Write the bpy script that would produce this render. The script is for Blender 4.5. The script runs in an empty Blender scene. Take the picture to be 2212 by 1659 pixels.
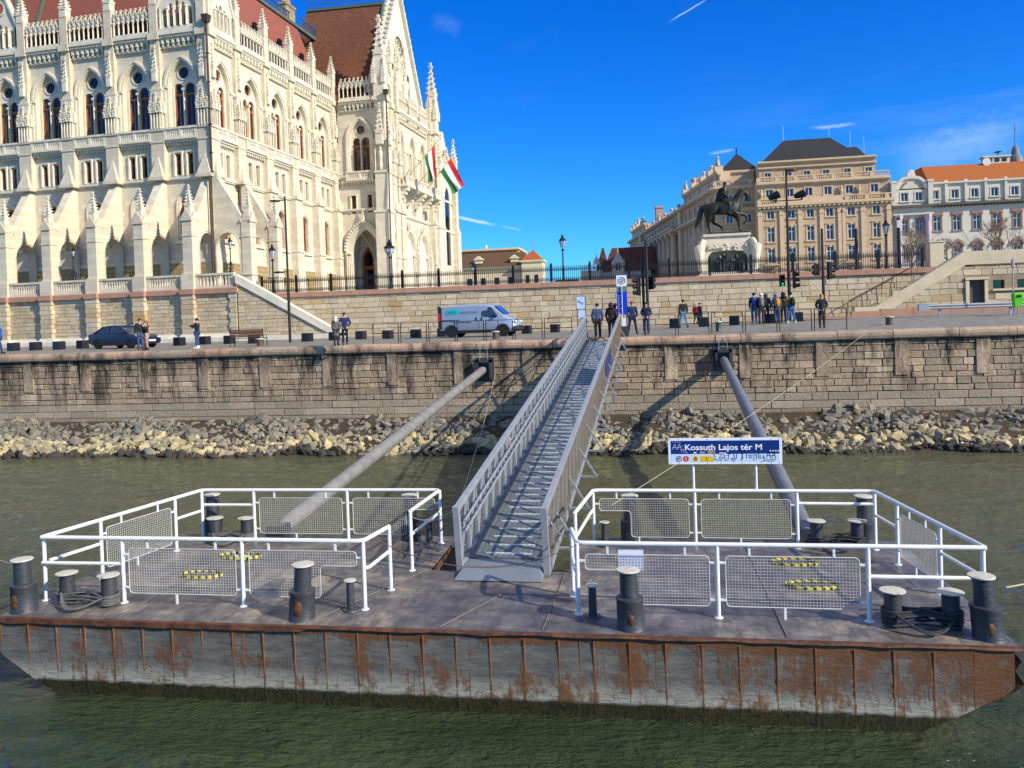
import bpy, bmesh, math, random
from math import sin, cos, pi, radians, sqrt, atan2
from mathutils import Matrix, Vector, noise
from mathutils.geometry import tessellate_polygon
random.seed(7)
sc = bpy.context.scene
COL = sc.collection
# ------------------------------------------------------------------ camera
F, CX, CY, YAW, PIT, ROL, EYE = 1720., 1106., 721., radians(9.17), radians(1.0), radians(1.9), 5.75
fw = Vector((-sin(YAW)*cos(PIT), cos(YAW)*cos(PIT), -sin(PIT)))
r0 = Vector((cos(YAW), sin(YAW), 0)); u0 = r0.cross(fw)
rt = r0*cos(ROL) - u0*sin(ROL); up = u0*cos(ROL) + r0*sin(ROL)
cd = bpy.data.cameras.new("Camera"); cam = bpy.data.objects.new("Camera", cd); COL.objects.link(cam)
cam.matrix_world = Matrix(((rt.x, up.x, -fw.x, 0), (rt.y, up.y, -fw.y, 0), (rt.z, up.z, -fw.z, EYE), (0, 0, 0, 1)))
cd.sensor_width = 36; cd.lens = F/2212*36; cd.shift_y = (721-829.5)/2212; cd.clip_end = 3000; cd.clip_start = .1
sc.camera = cam
def ray(x, y): return fw + rt*((x-CX)/F) + up*((CY-y)/F)
def gz(X, Y):
    t = min(1, max(0, (X+4)/9)); t = t*t*(3-2*t)
    return 4.76 + t*min(.045*max(0, Y-38.5), .25+.022*max(0, X-5)) + (1-t)*.004*max(0, Y-38.5)
def onZ(x, y, z):
    d = ray(x, y); t = (z-EYE)/d.z; return Vector((d.x*t, d.y*t, z))
def onY(x, y, Y):
    d = ray(x, y); t = Y/d.y; return Vector((d.x*t, Y, EYE+d.z*t))
def onG(x, y):
    z = 4.8
    for _ in range(25):
        p = onZ(x, y, z); z = z*.6+.4*gz(p.x, p.y)
    return p
# ------------------------------------------------------------------ node materials
def lin(c):
    if max(c) > 1: c = [v/255 for v in c]
    return tuple(v/12.92 if v <= .04045 else ((v+.055)/1.055)**2.4 for v in c[:3]) + (1,)
class NT:
    def __init__(s, tree): s.t = tree; s.n = tree.nodes; s.l = tree.links
    def add(s, typ, **k):
        nd = s.n.new(typ); ins = k.pop('ins', {})
        for a, b in k.items(): setattr(nd, a, b)
        for a, b in ins.items():
            if hasattr(b, 'is_linked') or isinstance(b, bpy.types.NodeSocket): s.l.new(b, nd.inputs[a])
            else: nd.inputs[a].default_value = b
        return nd
    def ramp(s, fac, stops, interp='LINEAR'):
        r = s.add('ShaderNodeValToRGB', ins={0: fac}); e = r.color_ramp.elements; r.color_ramp.interpolation = interp
        while len(e) < len(stops): e.new(.5)
        for i, (p, c) in enumerate(stops): e[i].position = p; e[i].color = c if len(c) == 4 else tuple(c)+(1,)
        return r.outputs[0]
    def noise(s, co, scale, detail=4, rough=.6):
        return s.add('ShaderNodeTexNoise', ins={'Vector': co, 'Scale': scale, 'Detail': detail, 'Roughness': rough}).outputs[0]
    def mapping(s, co, sc=(1, 1, 1), loc=(0, 0, 0), rot=(0, 0, 0)):
        return s.add('ShaderNodeMapping', ins={'Vector': co, 'Scale': sc, 'Location': loc, 'Rotation': rot}).outputs[0]
    def mix(s, fac, a, b, mode='MIX'):
        m = s.add('ShaderNodeMix', data_type='RGBA', blend_type=mode)
        for i, v in ((0, fac), (6, a), (7, b)):
            if isinstance(v, bpy.types.NodeSocket): s.l.new(v, m.inputs[i])
            else: m.inputs[i].default_value = v
        return m.outputs[2]
    def math(s, op, a, b=0.0, clamp=False):
        m = s.add('ShaderNodeMath', operation=op, use_clamp=clamp)
        for i, v in ((0, a), (1, b)):
            if isinstance(v, bpy.types.NodeSocket): s.l.new(v, m.inputs[i])
            else: m.inputs[i].default_value = v
        return m.outputs[0]
def newmat(name):
    m = bpy.data.materials.new(name); m.use_nodes = True
    nt = NT(m.node_tree); b = nt.n['Principled BSDF']; return m, nt, b
MATS = {}
def M(name, col, rough=.6, metal=0., var=.25, vs=2., bump=.0, bs=25., col2=None, stretch=(1, 1, 1), spec=.5):
    m, nt, b = newmat(name); MATS[name] = m
    co = nt.add('ShaderNodeTexCoord').outputs['Object']; co = nt.mapping(co, stretch)
    c = lin(col); d = lin(col2) if col2 else tuple(v*(1-var) for v in c[:3])+(1,)
    n1 = nt.noise(co, vs, 6, .65)
    f = nt.ramp(n1, [(.3, (0, 0, 0)), (.7, (1, 1, 1))])
    nt.l.new(nt.mix(f, c, d), b.inputs['Base Color'])
    b.inputs['Roughness'].default_value = rough; b.inputs['Metallic'].default_value = metal
    b.inputs['Specular IOR Level'].default_value = spec
    if bump:
        n2 = nt.noise(co, bs, 4)
        bp = nt.add('ShaderNodeBump', ins={'Height': n2, 'Strength': bump, 'Distance': .02})
        nt.l.new(bp.outputs[0], b.inputs['Normal'])
    return m
def stone(name, cols, bw=1.1, bh=.42, mortar=.012, dark=.55, grime=.35, bump=.25, gs=.6, axis=None):
    """ashlar stone: brick pattern in the wall's own plane; cols = two block tones"""
    m, nt, b = newmat(name); MATS[name] = m
    g = nt.add('ShaderNodeTexCoord').outputs['Object']
    sx = nt.add('ShaderNodeSeparateXYZ', ins={0: g})
    u = nt.math('ADD', sx.outputs[0], nt.math('MULTIPLY', sx.outputs[1], 1.13))
    v = nt.add('ShaderNodeCombineXYZ', ins={0: u, 1: sx.outputs[2]}).outputs[0]
    br = nt.add('ShaderNodeTexBrick', ins={'Vector': v, 'Color1': lin(cols[0]), 'Color2': lin(cols[1]), 'Mortar': tuple(x*dark for x in lin(cols[1])[:3])+(1,), 'Scale': 1., 'Mortar Size': mortar, 'Brick Width': bw, 'Row Height': bh, 'Bias': 0.})
    n = nt.noise(nt.mapping(g, (1, 1, .35)), gs, 8, .7)
    f = nt.math('MULTIPLY', nt.ramp(n, [(.42, (0, 0, 0)), (.72, (1, 1, 1))]), grime)
    c = nt.mix(f, br.outputs[0], tuple(x*.5 for x in lin(cols[1])[:3])+(1,))
    n3 = nt.noise(g, 9, 5)
    c = nt.mix(.28, c, nt.ramp(n3, [(.3, (.35, .33, .3)), (.7, (1, 1, 1))]), 'MULTIPLY')
    nt.l.new(c, b.inputs['Base Color']); b.inputs['Roughness'].default_value = .85
    h = nt.math('SUBTRACT', nt.noise(g, 14, 5), nt.math('MULTIPLY', br.outputs[1], .8))
    bp = nt.add('ShaderNodeBump', ins={'Height': h, 'Strength': bump, 'Distance': .03}); nt.l.new(bp.outputs[0], b.inputs['Normal'])
    return m
def blockmat(name, stops, grime=(.1, .09, .08), gamt=.6, zlo=None, bump=.6, bs=9):
    """real modelled blocks: tone of each block from its attribute, stains from noise that runs downwards"""
    m, nt, b = newmat(name); MATS[name] = m
    g = nt.add('ShaderNodeTexCoord').outputs['Object']
    a = nt.add('ShaderNodeAttribute', attribute_name='tone').outputs['Fac']
    c = nt.ramp(a, stops)
    n3 = nt.noise(g, 7, 6, .7)
    c = nt.mix(.55, c, nt.ramp(n3, [(.3, (.4, .37, .34)), (.65, (1, 1, 1))]), 'MULTIPLY')
    n = nt.noise(nt.mapping(g, (1.1, 1, .22)), 1.1, 8, .72)
    f = nt.math('MULTIPLY', nt.ramp(n, [(.47, (0, 0, 0)), (.63, (1, 1, 1))]), gamt)
    if zlo is not None:
        z = nt.add('ShaderNodeSeparateXYZ', ins={0: g}).outputs[2]
        mr = nt.add('ShaderNodeMapRange', ins={0: z, 1: zlo[0], 2: zlo[1], 3: 0., 4: 1.}).outputs[0]
        f = nt.math('MULTIPLY', f, mr)
        top = nt.add('ShaderNodeMapRange', ins={0: z, 1: zlo[2], 2: zlo[3], 3: 0., 4: 1.}).outputs[0]
        f = nt.math('ADD', f, nt.math('MULTIPLY', top, nt.ramp(nt.noise(nt.mapping(g, (1, 1, .5)), 2.2, 6), [(.35, (0, 0, 0)), (.55, (.8, .8, .8))])), True)
        lowc = nt.mix(.5, c, lin((150, 145, 125)))
        c = nt.mix(mr, lowc, c)
    c = nt.mix(f, c, grime+(1,))
    nt.l.new(c, b.inputs['Base Color']); b.inputs['Roughness'].default_value = .9
    bp = nt.add('ShaderNodeBump', ins={'Height': nt.noise(g, bs, 8, .7), 'Strength': bump, 'Distance': .06}); nt.l.new(bp.outputs[0], b.inputs['Normal'])
    return m
# ------------------------------------------------------------------ mesh builder
I4 = Matrix.Identity(4)
class MB:
    def __init__(s, T=None): s.v = []; s.f = []; s.T = T or I4; s.tone = []; s.ct = .5
    def pt(s, p): s.v.append(tuple(s.T @ Vector(p))); return len(s.v)-1
    def face(s, idx): s.f.append(idx); s.tone.append(s.ct)
    def poly(s, pts): s.face([s.pt(p) for p in pts])
    def box(s, x0, y0, z0, x1, y1, z1):
        k = [s.pt((x, y, z)) for z in (z0, z1) for y in (y0, y1) for x in (x0, x1)]
        for q in ((0, 2, 3, 1), (4, 5, 7, 6), (0, 1, 5, 4), (2, 6, 7, 3), (0, 4, 6, 2), (1, 3, 7, 5)): s.face([k[i] for i in q])
        return s
    def cbox(s, c, h): return s.box(c[0]-h[0], c[1]-h[1], c[2]-h[2], c[0]+h[0], c[1]+h[1], c[2]+h[2])
    def frus(s, x0, y0, x1, y1, z0, X0, Y0, X1, Y1, z1):
        k = [s.pt(p) for p in ((x0, y0, z0), (x1, y0, z0), (x1, y1, z0), (x0, y1, z0), (X0, Y0, z1), (X1, Y0, z1), (X1, Y1, z1), (X0, Y1, z1))]
        for q in ((3, 2, 1, 0), (4, 5, 6, 7), (0, 1, 5, 4), (1, 2, 6, 5), (2, 3, 7, 6), (3, 0, 4, 7)): s.face([k[i] for i in q])
        return s
    def bar(s, a, b, w, h=None, upv=(0, 0, 1)):
        a = Vector(a); b = Vector(b); h = h or w; d = (b-a).normalized(); u = Vector(upv)
        if abs(d.dot(u)) > .98: u = Vector((0, 1, 0))
        sd = d.cross(u).normalized()*w/2; u2 = sd.cross(d).normalized()*h/2
        k = [s.pt(p+i*sd+j*u2) for p in (a, b) for i, j in ((-1, -1), (1, -1), (1, 1), (-1, 1))]
        for q in ((0, 1, 2, 3), (7, 6, 5, 4), (0, 4, 5, 1), (1, 5, 6, 2), (2, 6, 7, 3), (3, 7, 4, 0)): s.face([k[i] for i in q])
        return s
    def tube(s, path, r, n=8, cap=True):
        P = [Vector(p) for p in path]; R = r if isinstance(r, (list, tuple)) else [r]*len(P)
        d0 = (P[1]-P[0]).normalized(); ref = Vector((0, 0, 1)) if abs(d0.z) < .9 else Vector((1, 0, 0))
        a = d0.cross(ref).normalized(); rings = []
        for i, p in enumerate(P):
            d = ((P[min(i+1, len(P)-1)]-p).normalized()+(p-P[max(i-1, 0)]).normalized())
            if d.length < 1e-6: d = d0
            d.normalize(); a = (a-d*a.dot(d))
            if a.length < 1e-6: a = d.orthogonal()
            a.normalize(); b = d.cross(a)
            rings.append([s.pt(p+(a*cos(t)+b*sin(t))*R[i]) for t in (2*pi*j/n for j in range(n))])
        for A, B in zip(rings, rings[1:]):
            for j in range(n): s.face([A[j], A[(j+1) % n], B[(j+1) % n], B[j]])
        if cap: s.face(rings[0][::-1]); s.face(rings[-1])
        return s
    def lathe(s, prof, c=(0, 0, 0), n=12, sx=1, sy=1):
        rings = [[s.pt((c[0]+r*sx*cos(2*pi*j/n), c[1]+r*sy*sin(2*pi*j/n), c[2]+z)) for j in range(n)] for r, z in prof]
        for A, B in zip(rings, rings[1:]):
            for j in range(n): s.face([A[j], A[(j+1) % n], B[(j+1) % n], B[j]])
        s.face(rings[0][::-1]); s.face(rings[-1]); return s
    def ball(s, c, r, n=10, m=6):
        r = r if hasattr(r, '__len__') else (r, r, r)
        pr = [(sin(pi*i/m), -cos(pi*i/m)) for i in range(m+1)]; pr[0] = (.02, -1); pr[-1] = (.02, 1)
        rings = [[s.pt((c[0]+q*r[0]*cos(2*pi*j/n), c[1]+q*r[1]*sin(2*pi*j/n), c[2]+z*r[2])) for j in range(n)] for q, z in pr]
        for A, B in zip(rings, rings[1:]):
            for j in range(n): s.face([A[j], A[(j+1) % n], B[(j+1) % n], B[j]])
        s.face(rings[0][::-1]); s.face(rings[-1]); return s
    def panel(s, outer, holes, y0, y1, back=False):
        """(x,z) polygon with holes, front at y0, thickness to y1"""
        loops = [outer]+holes; flat = [p for l in loops for p in l]
        tri = tessellate_polygon([[Vector((p[0], p[1], 0)) for p in l] for l in loops])
        k = [s.pt((p[0], y0, p[1])) for p in flat]; k2 = [s.pt((p[0], y1, p[1])) for p in flat]
        for t in tri:
            A, B, C = (flat[i] for i in t)
            o = (B[0]-A[0])*(C[1]-A[1])-(B[1]-A[1])*(C[0]-A[0])
            t = list(t) if o > 0 else list(t)[::-1]
            s.face([k[i] for i in t])
            if back: s.face([k2[i] for i in t[::-1]])
        i0 = 0
        for l in loops:
            for j in range(len(l)):
                a, b = i0+j, i0+(j+1) % len(l); s.face([k[a], k[b], k2[b], k2[a]])
            i0 += len(l)
        return s
    def ring(s, po, pi_, y0, y1, closed=False):
        A = [s.pt((p[0], y0, p[1])) for p in po]; B = [s.pt((p[0], y0, p[1])) for p in pi_]
        C = [s.pt((p[0], y1, p[1])) for p in po]; D = [s.pt((p[0], y1, p[1])) for p in pi_]
        n = len(po)
        for i in range(n if closed else n-1):
            j = (i+1) % n
            s.face([A[i], A[j], B[j], B[i]]); s.face([A[i], C[i], C[j], A[j]]); s.face([B[i], B[j], D[j], D[i]])
        return s
    def mesh(s, name, mat, smooth=False):
        me = bpy.data.meshes.new(name); me.from_pydata(s.v, [], s.f); me.materials.append(mat)
        at = me.attributes.new('tone', 'FLOAT', 'FACE'); at.data.foreach_set('value', s.tone)
        bm = bmesh.new(); bm.from_mesh(me); bmesh.ops.recalc_face_normals(bm, faces=bm.faces); bm.to_mesh(me); bm.free()
        if smooth:
            me.polygons.foreach_set('use_smooth', [True]*len(me.polygons))
            me.set_sharp_from_angle(angle=radians(38))
        return me
    def split(s, name, mat, parent=None, smooth=False, gap=.03):
        """one object for each separate piece"""
        n = len(s.v); q = list(range(n))
        def f(a):
            while q[a] != a: q[a] = q[q[a]]; a = q[a]
            return a
        for fc in s.f:
            for i in fc[1:]: q[f(i)] = f(fc[0])
        isl = {}
        for k, fc in enumerate(s.f): isl.setdefault(f(fc[0]), []).append(k)
        L = list(isl.values()); bb = []
        for ks in L:
            c = [s.v[i] for k in ks for i in s.f[k]]; bb.append([min(p[j] for p in c)-gap for j in range(3)]+[max(p[j] for p in c)+gap for j in range(3)])
        g = list(range(len(L)))
        def h(a):
            while g[a] != a: a = g[a]
            return a
        for i in range(len(L)):
            for j in range(i):
                if all(bb[i][k] <= bb[j][k+3] and bb[j][k] <= bb[i][k+3] for k in range(3)): g[h(i)] = h(j)
        cl = {}
        for i, ks in enumerate(L): cl.setdefault(h(i), []).extend(ks)
        out = []
        for ks in cl.values():
            m = MB(); mp = {}
            for k in ks:
                idx = []
                for i in s.f[k]:
                    if i not in mp: mp[i] = len(m.v); m.v.append(s.v[i])
                    idx.append(mp[i])
                m.ct = s.tone[k]; m.face(idx)
            out.append(m.build(name, mat, parent, smooth))
        return out
    def build(s, name, mat, parent=None, smooth=False):
        return put(s.mesh(name, mat, smooth), name, parent)
def put(me, name, parent=None, M4=None):
    o = bpy.data.objects.new(name, me); COL.objects.link(o)
    if parent:
        o.parent = parent
        if parent.type == 'EMPTY' and parent.get('anchor'): o.matrix_parent_inverse = Matrix.Translation(-Vector(parent.location))
    if M4 is not None: o.matrix_basis = M4
    return o
def tag(o, label=None, cat=None, group=None, kind=None):
    if label: o['label'] = label
    if cat: o['category'] = cat
    if group: o['group'] = group
    if kind: o['kind'] = kind
    return o
def thing(name, label, cat, loc=(0, 0, 0), rz=0, group=None, anchor=True):
    """Empty at the thing's base. anchor: its parts are modelled in world coordinates"""
    o = bpy.data.objects.new(name, None); COL.objects.link(o); o.empty_display_size = .2
    o.location = loc; o.rotation_euler = (0, 0, rz)
    if anchor: o['anchor'] = 1
    return tag(o, label, cat, group)
def dup(src, loc=None, rz=None, parent=None, label=None, scale=None):
    c = src.copy(); COL.objects.link(c); c.parent = parent
    if loc is not None: c.location = loc
    if rz is not None: c.rotation_euler = (0, 0, rz)
    if scale is not None: c.scale = scale
    if label: c['label'] = label
    for ch in list(src.children): dup(ch, parent=c)
    return c
def arch(cx, z0, hw, zs, zt, n=7):
    """closed outline of a pointed (or round when zt-zs == hw) opening"""
    h = zt-zs; R = (hw*hw+h*h)/(2*hw); pts = [(cx-hw, z0)]
    A = math.asin(min(1, h/R))
    if h > hw*.999: A = atan2(h, R-hw) if R > hw else pi/2
    L = [(cx-hw+R-R*cos(A*i/n), zs+R*sin(A*i/n)) for i in range(n+1)]
    L[-1] = (cx, zt)
    Rr = [(2*cx-x, z) for x, z in L[:-1]][::-1]
    return pts+L+Rr+[(cx+hw, z0)]
def circ(cx, cz, r, n=16): return [(cx+r*cos(2*pi*i/n), cz+r*sin(2*pi*i/n)) for i in range(n)]
def rect(x0, z0, x1, z1): return [(x0, z0), (x1, z0), (x1, z1), (x0, z1)]
def text(body, size, mat, parent, M4, name='lettering', depth=.002, align='LEFT', sx=1., bold=0.):
    c = bpy.data.curves.new('t', 'FONT'); c.body = body; c.size = size; c.extrude = depth; c.align_x = align; c.offset = bold
    o = bpy.data.objects.new('t', c); COL.objects.link(o); dg = bpy.context.evaluated_depsgraph_get()
    me = bpy.data.meshes.new_from_object(o.evaluated_get(dg)); bpy.data.objects.remove(o)
    me.materials.clear(); me.materials.append(mat)
    return put(me, name, parent, M4 @ Matrix.Diagonal((sx, 1, 1, 1)))
# lettering stands in the XZ plane facing -Y
STAND = Matrix.Rotation(pi/2, 4, 'X')
# ------------------------------------------------------------------ light
SUN_EL, SUN_AZ = radians(31), atan2(-.43, .90)      # direction towards the sun: right and a little towards the river
sdir = Vector((cos(SUN_EL)*cos(SUN_AZ), cos(SUN_EL)*sin(SUN_AZ), sin(SUN_EL)))
ld = bpy.data.lights.new("Sun", 'SUN'); ld.energy = 4.9; ld.angle = radians(.5); ld.color = (1, .915, .76)
so = bpy.data.objects.new("Sun", ld); COL.objects.link(so); so.rotation_euler = sdir.to_track_quat('Z', 'Y').to_euler(); so.location = (30, -10, 40)
w = bpy.data.worlds.new("World"); sc.world = w; w.use_nodes = True; nt = NT(w.node_tree); bg = nt.n['Background']
sky = nt.add('ShaderNodeTexSky', sky_type='NISHITA', sun_disc=False, sun_elevation=SUN_EL, sun_rotation=pi/2-SUN_AZ, air_density=1., dust_density=.3, ozone_density=3.)
co = nt.add('ShaderNodeTexCoord').outputs['Generated']
hs = nt.add('ShaderNodeHueSaturation', ins={'Hue': .503, 'Saturation': 1.45, 'Value': 1.3, 'Color': sky.outputs[0]}).outputs[0]
hs = nt.mix(1., hs, (.20, .66, 1.16, 1), 'MULTIPLY')
sx = nt.add('ShaderNodeSeparateXYZ', ins={0: co})
# thin cirrus: streaks by direction, stronger low on the right
nz = nt.noise(nt.mapping(co, (2.2, 2.2, 16), rot=(0, .12, .3)), 1.6, 7, .62)
st = nt.ramp(nz, [(.50, (0, 0, 0)), (.78, (1, 1, 1))])
msk = nt.add('ShaderNodeMapRange', ins={0: sx.outputs[0], 1: .02, 2: .45, 3: .0, 4: .45}).outputs[0]
mz = nt.add('ShaderNodeMapRange', ins={0: sx.outputs[2], 1: .3, 2: .08, 3: 0., 4: 1.}).outputs[0]
cf = nt.math('MULTIPLY', nt.math('MULTIPLY', st, msk), mz)
cf = nt.math('ADD', cf, nt.math('MULTIPLY', nt.ramp(nt.noise(nt.mapping(co, (3, 3, 7)), 2.3, 7, .6), [(.62, (0, 0, 0)), (.8, (1, 1, 1))]), .02), True)
def streak(x0, y0, x1, y1, wid, amt):
    """a short vapour trail: distance from a great circle arc between two directions"""
    a = ray(x0, y0).normalized(); b = ray(x1, y1).normalized(); n = a.cross(b).normalized(); mid = (a+b).normalized(); t = (b-a).normalized(); half = (b-a).length/2
    dn = nt.add('ShaderNodeVectorMath', operation='DOT_PRODUCT', ins={0: co, 1: tuple(n)}).outputs[1]
    dt = nt.add('ShaderNodeVectorMath', operation='DOT_PRODUCT', ins={0: co, 1: tuple(t)}).outputs[1]
    dm = nt.add('ShaderNodeVectorMath', operation='DOT_PRODUCT', ins={0: co, 1: tuple(mid)}).outputs[1]
    wob = nt.math('MULTIPLY', nt.math('SUBTRACT', nt.noise(co, 60, 4), .5), wid*1.6)
    f = nt.add('ShaderNodeMapRange', interpolation_type='SMOOTHSTEP', ins={0: nt.math('ABSOLUTE', nt.math('ADD', dn, wob)), 1: wid, 2: 0., 3: 0., 4: 1.}).outputs[0]
    g = nt.add('ShaderNodeMapRange', interpolation_type='SMOOTHSTEP', ins={0: nt.math('ABSOLUTE', dt), 1: half*1.15, 2: half*.35, 3: 0., 4: 1.}).outputs[0]
    h = nt.math('GREATER_THAN', dm, .5)
    return nt.math('MULTIPLY', nt.math('MULTIPLY', f, g), nt.math('MULTIPLY', h, amt))
for s_ in ((975, 466, 1070, 486, .0028, .8), (1080, 488, 1130, 498, .002, .25), (1445, 48, 1530, -4, .0012, .6), (1530, 332, 1590, 324, .003, .35), (1750, 277, 1850, 268, .003, .4), (1000, 62, 930, 40, .014, .06), (1930, 352, 2212, 292, .03, .22)):
    cf = nt.math('ADD', cf, streak(*s_), True)
hs = nt.mix(cf, hs, (5.2, 6.6, 7.6, 1))
# pale neutral sky added overhead, out of view, as extra fill light
zenith_fill = nt.add('ShaderNodeMapRange', interpolation_type='SMOOTHSTEP', ins={0: nt.math('ADD', sx.outputs[2], nt.math('MULTIPLY', nt.math('SUBTRACT', nt.noise(co, 3, 5), .5), .12)), 1: .47, 2: .72, 3: 0., 4: .85}).outputs[0]
hs = nt.mix(zenith_fill, hs, (3.3, 3.5, 3.7, 1))
nt.l.new(hs, bg.inputs[0]); bg.inputs[1].default_value = .115
sc.view_settings.view_transform = 'Standard'; sc.view_settings.look = 'None'; sc.view_settings.exposure = .27; sc.view_settings.gamma = 1
sc.cycles.max_bounces = 6; sc.cycles.diffuse_bounces = 3; sc.cycles.glossy_bounces = 3; sc.cycles.transmission_bounces = 3; sc.cycles.caustics_reflective = False
# ------------------------------------------------------------------ materials
LIME = ((236, 224, 198), (218, 203, 174))
m_par = stone('parliament stone', LIME, 1.0, .42, .006, .7, .42, .25, .45)
m_trim = M('carved limestone', (236, 225, 199), .8, var=.26, vs=1.6, bump=.2, bs=18)
m_rust = stone('rusticated stone', ((222, 205, 170), (196, 176, 138)), .8, .38, .02, .45, .3, .4)
m_plin = stone('ochre plinth stone', ((188, 165, 118), (170, 146, 98)), .75, .4, .02, .4, .3, .4)
m_pink = M('red limestone', (190, 144, 118), .8, var=.25, vs=1.4, bump=.2, bs=30)
m_wood = M('brown window wood', (184, 104, 38), .45, var=.35, vs=5)
m_glass = M('dark window glass', (26, 30, 40), .06, var=.5, vs=.8, spec=.8)
m_tile = M('red roof tiles', (146, 82, 62), .75, var=.2, vs=1.2, bump=.4, bs=40, stretch=(1, 1, 3))
m_tile2 = stone('brown roof tiles', ((140, 86, 56), (112, 68, 44)), .25, .16, .01, .6, .55, .3, .25)
m_cop = M('green copper', (96, 116, 98), .6, var=.4, vs=3)
m_iron = M('black iron', (26, 25, 27), .5, metal=.3, var=.3)
m_dkst = M('dark granite', (54, 54, 52), .6, var=.3, vs=6)
m_lead = M('brown downpipe', (92, 68, 52), .5, metal=.3)
m_quay = blockmat('quay wall blocks', [(0, lin((164, 146, 120))), (.3, lin((192, 168, 138))), (.6, lin((180, 162, 132))), (.85, lin((208, 176, 146))), (1, lin((220, 200, 166)))], (.045, .036, .025), .95, (1.7, 2.5, 3.2, 4.25), .9)
m_qcop = blockmat('quay coping stone', [(0, lin((186, 152, 126))), (.5, lin((204, 170, 144))), (1, lin((170, 154, 130)))], (.06, .05, .035), .85, None, .7)
m_terr = blockmat('terrace wall blocks', [(0, lin((204, 184, 148))), (.4, lin((216, 197, 162))), (.8, lin((228, 211, 178))), (.96, lin((210, 182, 136))), (1, lin((198, 166, 118)))], (.3, .25, .17), .35, None, .5)
m_mort2 = M('sandy mortar', (168, 148, 116), .95, var=.35, vs=3, bump=.5)
m_mort = M('dark mortar', (92, 80, 66), .95, var=.4, vs=3, bump=.5)
m_cob = None
def cobble():
    m, nt, b = newmat('granite setts'); g = nt.add('ShaderNodeTexCoord').outputs['Object']
    br = nt.add('ShaderNodeTexBrick', ins={'Vector': g, 'Color1': lin((166, 160, 148)), 'Color2': lin((128, 124, 115)), 'Mortar': lin((80, 76, 68)), 'Scale': 1., 'Mortar Size': .012, 'Brick Width': .22, 'Row Height': .13})
    c = nt.mix(.6, br.outputs[0], nt.ramp(nt.noise(g, .8, 7, .65), [(.3, (.5, .5, .5)), (.7, (1, 1, 1))]), 'MULTIPLY')
    nt.l.new(c, b.inputs['Base Color']); b.inputs['Roughness'].default_value = .75
    bp = nt.add('ShaderNodeBump', ins={'Height': nt.math('SUBTRACT', nt.noise(g, 12), br.outputs[1]), 'Strength': .5, 'Distance': .02}); nt.l.new(bp.outputs[0], b.inputs['Normal']); return m
m_cob = cobble()
m_plaza = M('plaza paving', (176, 170, 158), .8, var=.2, vs=1)
# ------------------------------------------------------------------ water
def water():
    m, nt, b = newmat('river water'); g = nt.add('ShaderNodeTexCoord').outputs['Object']
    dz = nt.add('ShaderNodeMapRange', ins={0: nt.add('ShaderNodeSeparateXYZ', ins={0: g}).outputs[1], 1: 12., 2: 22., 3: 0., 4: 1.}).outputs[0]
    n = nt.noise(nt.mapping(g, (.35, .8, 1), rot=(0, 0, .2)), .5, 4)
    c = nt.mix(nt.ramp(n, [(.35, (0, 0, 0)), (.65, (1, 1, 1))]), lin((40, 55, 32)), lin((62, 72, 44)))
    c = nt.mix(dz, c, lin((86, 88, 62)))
    nt.l.new(c, b.inputs['Base Color']); b.inputs['Roughness'].default_value = .05; b.inputs['IOR'].default_value = 1.42
    h1 = nt.noise(nt.mapping(g, (.45, 1.1, 1), rot=(0, 0, .25)), 1.1, 3, .5)
    h2 = nt.noise(nt.mapping(g, (.8, 1.9, 1), rot=(0, 0, -.2)), 3.6, 4, .6)
    h3 = nt.noise(nt.mapping(g, (1, 2, 1), rot=(0, 0, .1)), 11, 3, .6)
    h = nt.math('ADD', nt.math('MULTIPLY', h1, .20), nt.math('ADD', nt.math('MULTIPLY', h2, .16), nt.math('MULTIPLY', h3, .05)))
    bp = nt.add('ShaderNodeBump', ins={'Height': h, 'Strength': 1., 'Distance': 1.}); nt.l.new(bp.outputs[0], b.inputs['Normal']); return m
mb = MB(); WX = [-600, -150, -45]+[-32+i*.15 for i in range(387)]+[38, 150, 600]; WY = [-300, -60, -5, 0]+[3+i*.13 for i in range(240)]+[36, 39]
def wave(x, y):
    if not (-31 < x < 26 and 3.2 < y < 34): return 0
    k = min(1, (y-3.2)/3, (34.5-y)/2)
    v = noise.noise(Vector((x*.4+y*.2, y*.85, 0)))*.6+noise.noise(Vector((x*1.3-y*.4, y*2.7, 5)))*.30+noise.noise(Vector((x*2.9, y*5.2+x*.6, 9)))*.16
    if y < 12.6: k *= max(.15, min(1, (11.3-y)/1.2)) if y < 11.4 else .15
    return v*.14*k-.02
ids = [[mb.pt((x, y, wave(x, y))) for x in WX] for y in WY]
for j in range(len(WY)-1):
    for i in range(len(WX)-1): mb.face([ids[j][i], ids[j][i+1], ids[j+1][i+1], ids[j+1][i]])
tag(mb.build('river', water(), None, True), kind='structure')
# quay surface
mb = MB(); nx, ny = 60, 12
xs = [-75+130*i/nx for i in range(nx+1)]; ys = [38.1+23.9*j/ny for j in range(ny+1)]
ids = [[mb.pt((x, y, gz(x, y))) for x in xs] for y in ys]
for j in range(ny):
    for i in range(nx): mb.face([ids[j][i], ids[j][i+1], ids[j+1][i+1], ids[j+1][i]])
tag(mb.build('quay_pavement', m_cob), kind='structure')
mb = MB(); mb.poly([(-900, 60.3, 8.4), (900, 60.3, 8.4), (1500, 1600, 8.4), (-1500, 1600, 8.4)])
tag(mb.build('plaza_ground', m_plaza), kind='structure')
mb = MB(); mb.poly([(-75, 37.6, 1.15), (55, 37.6, 1.15), (55, 32, -.5), (-75, 32, -.5)])
tag(mb.build('river_bank', M('bank earth', (70, 58, 42), .95, var=.4, vs=4, bump=.6)), kind='structure')
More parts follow.
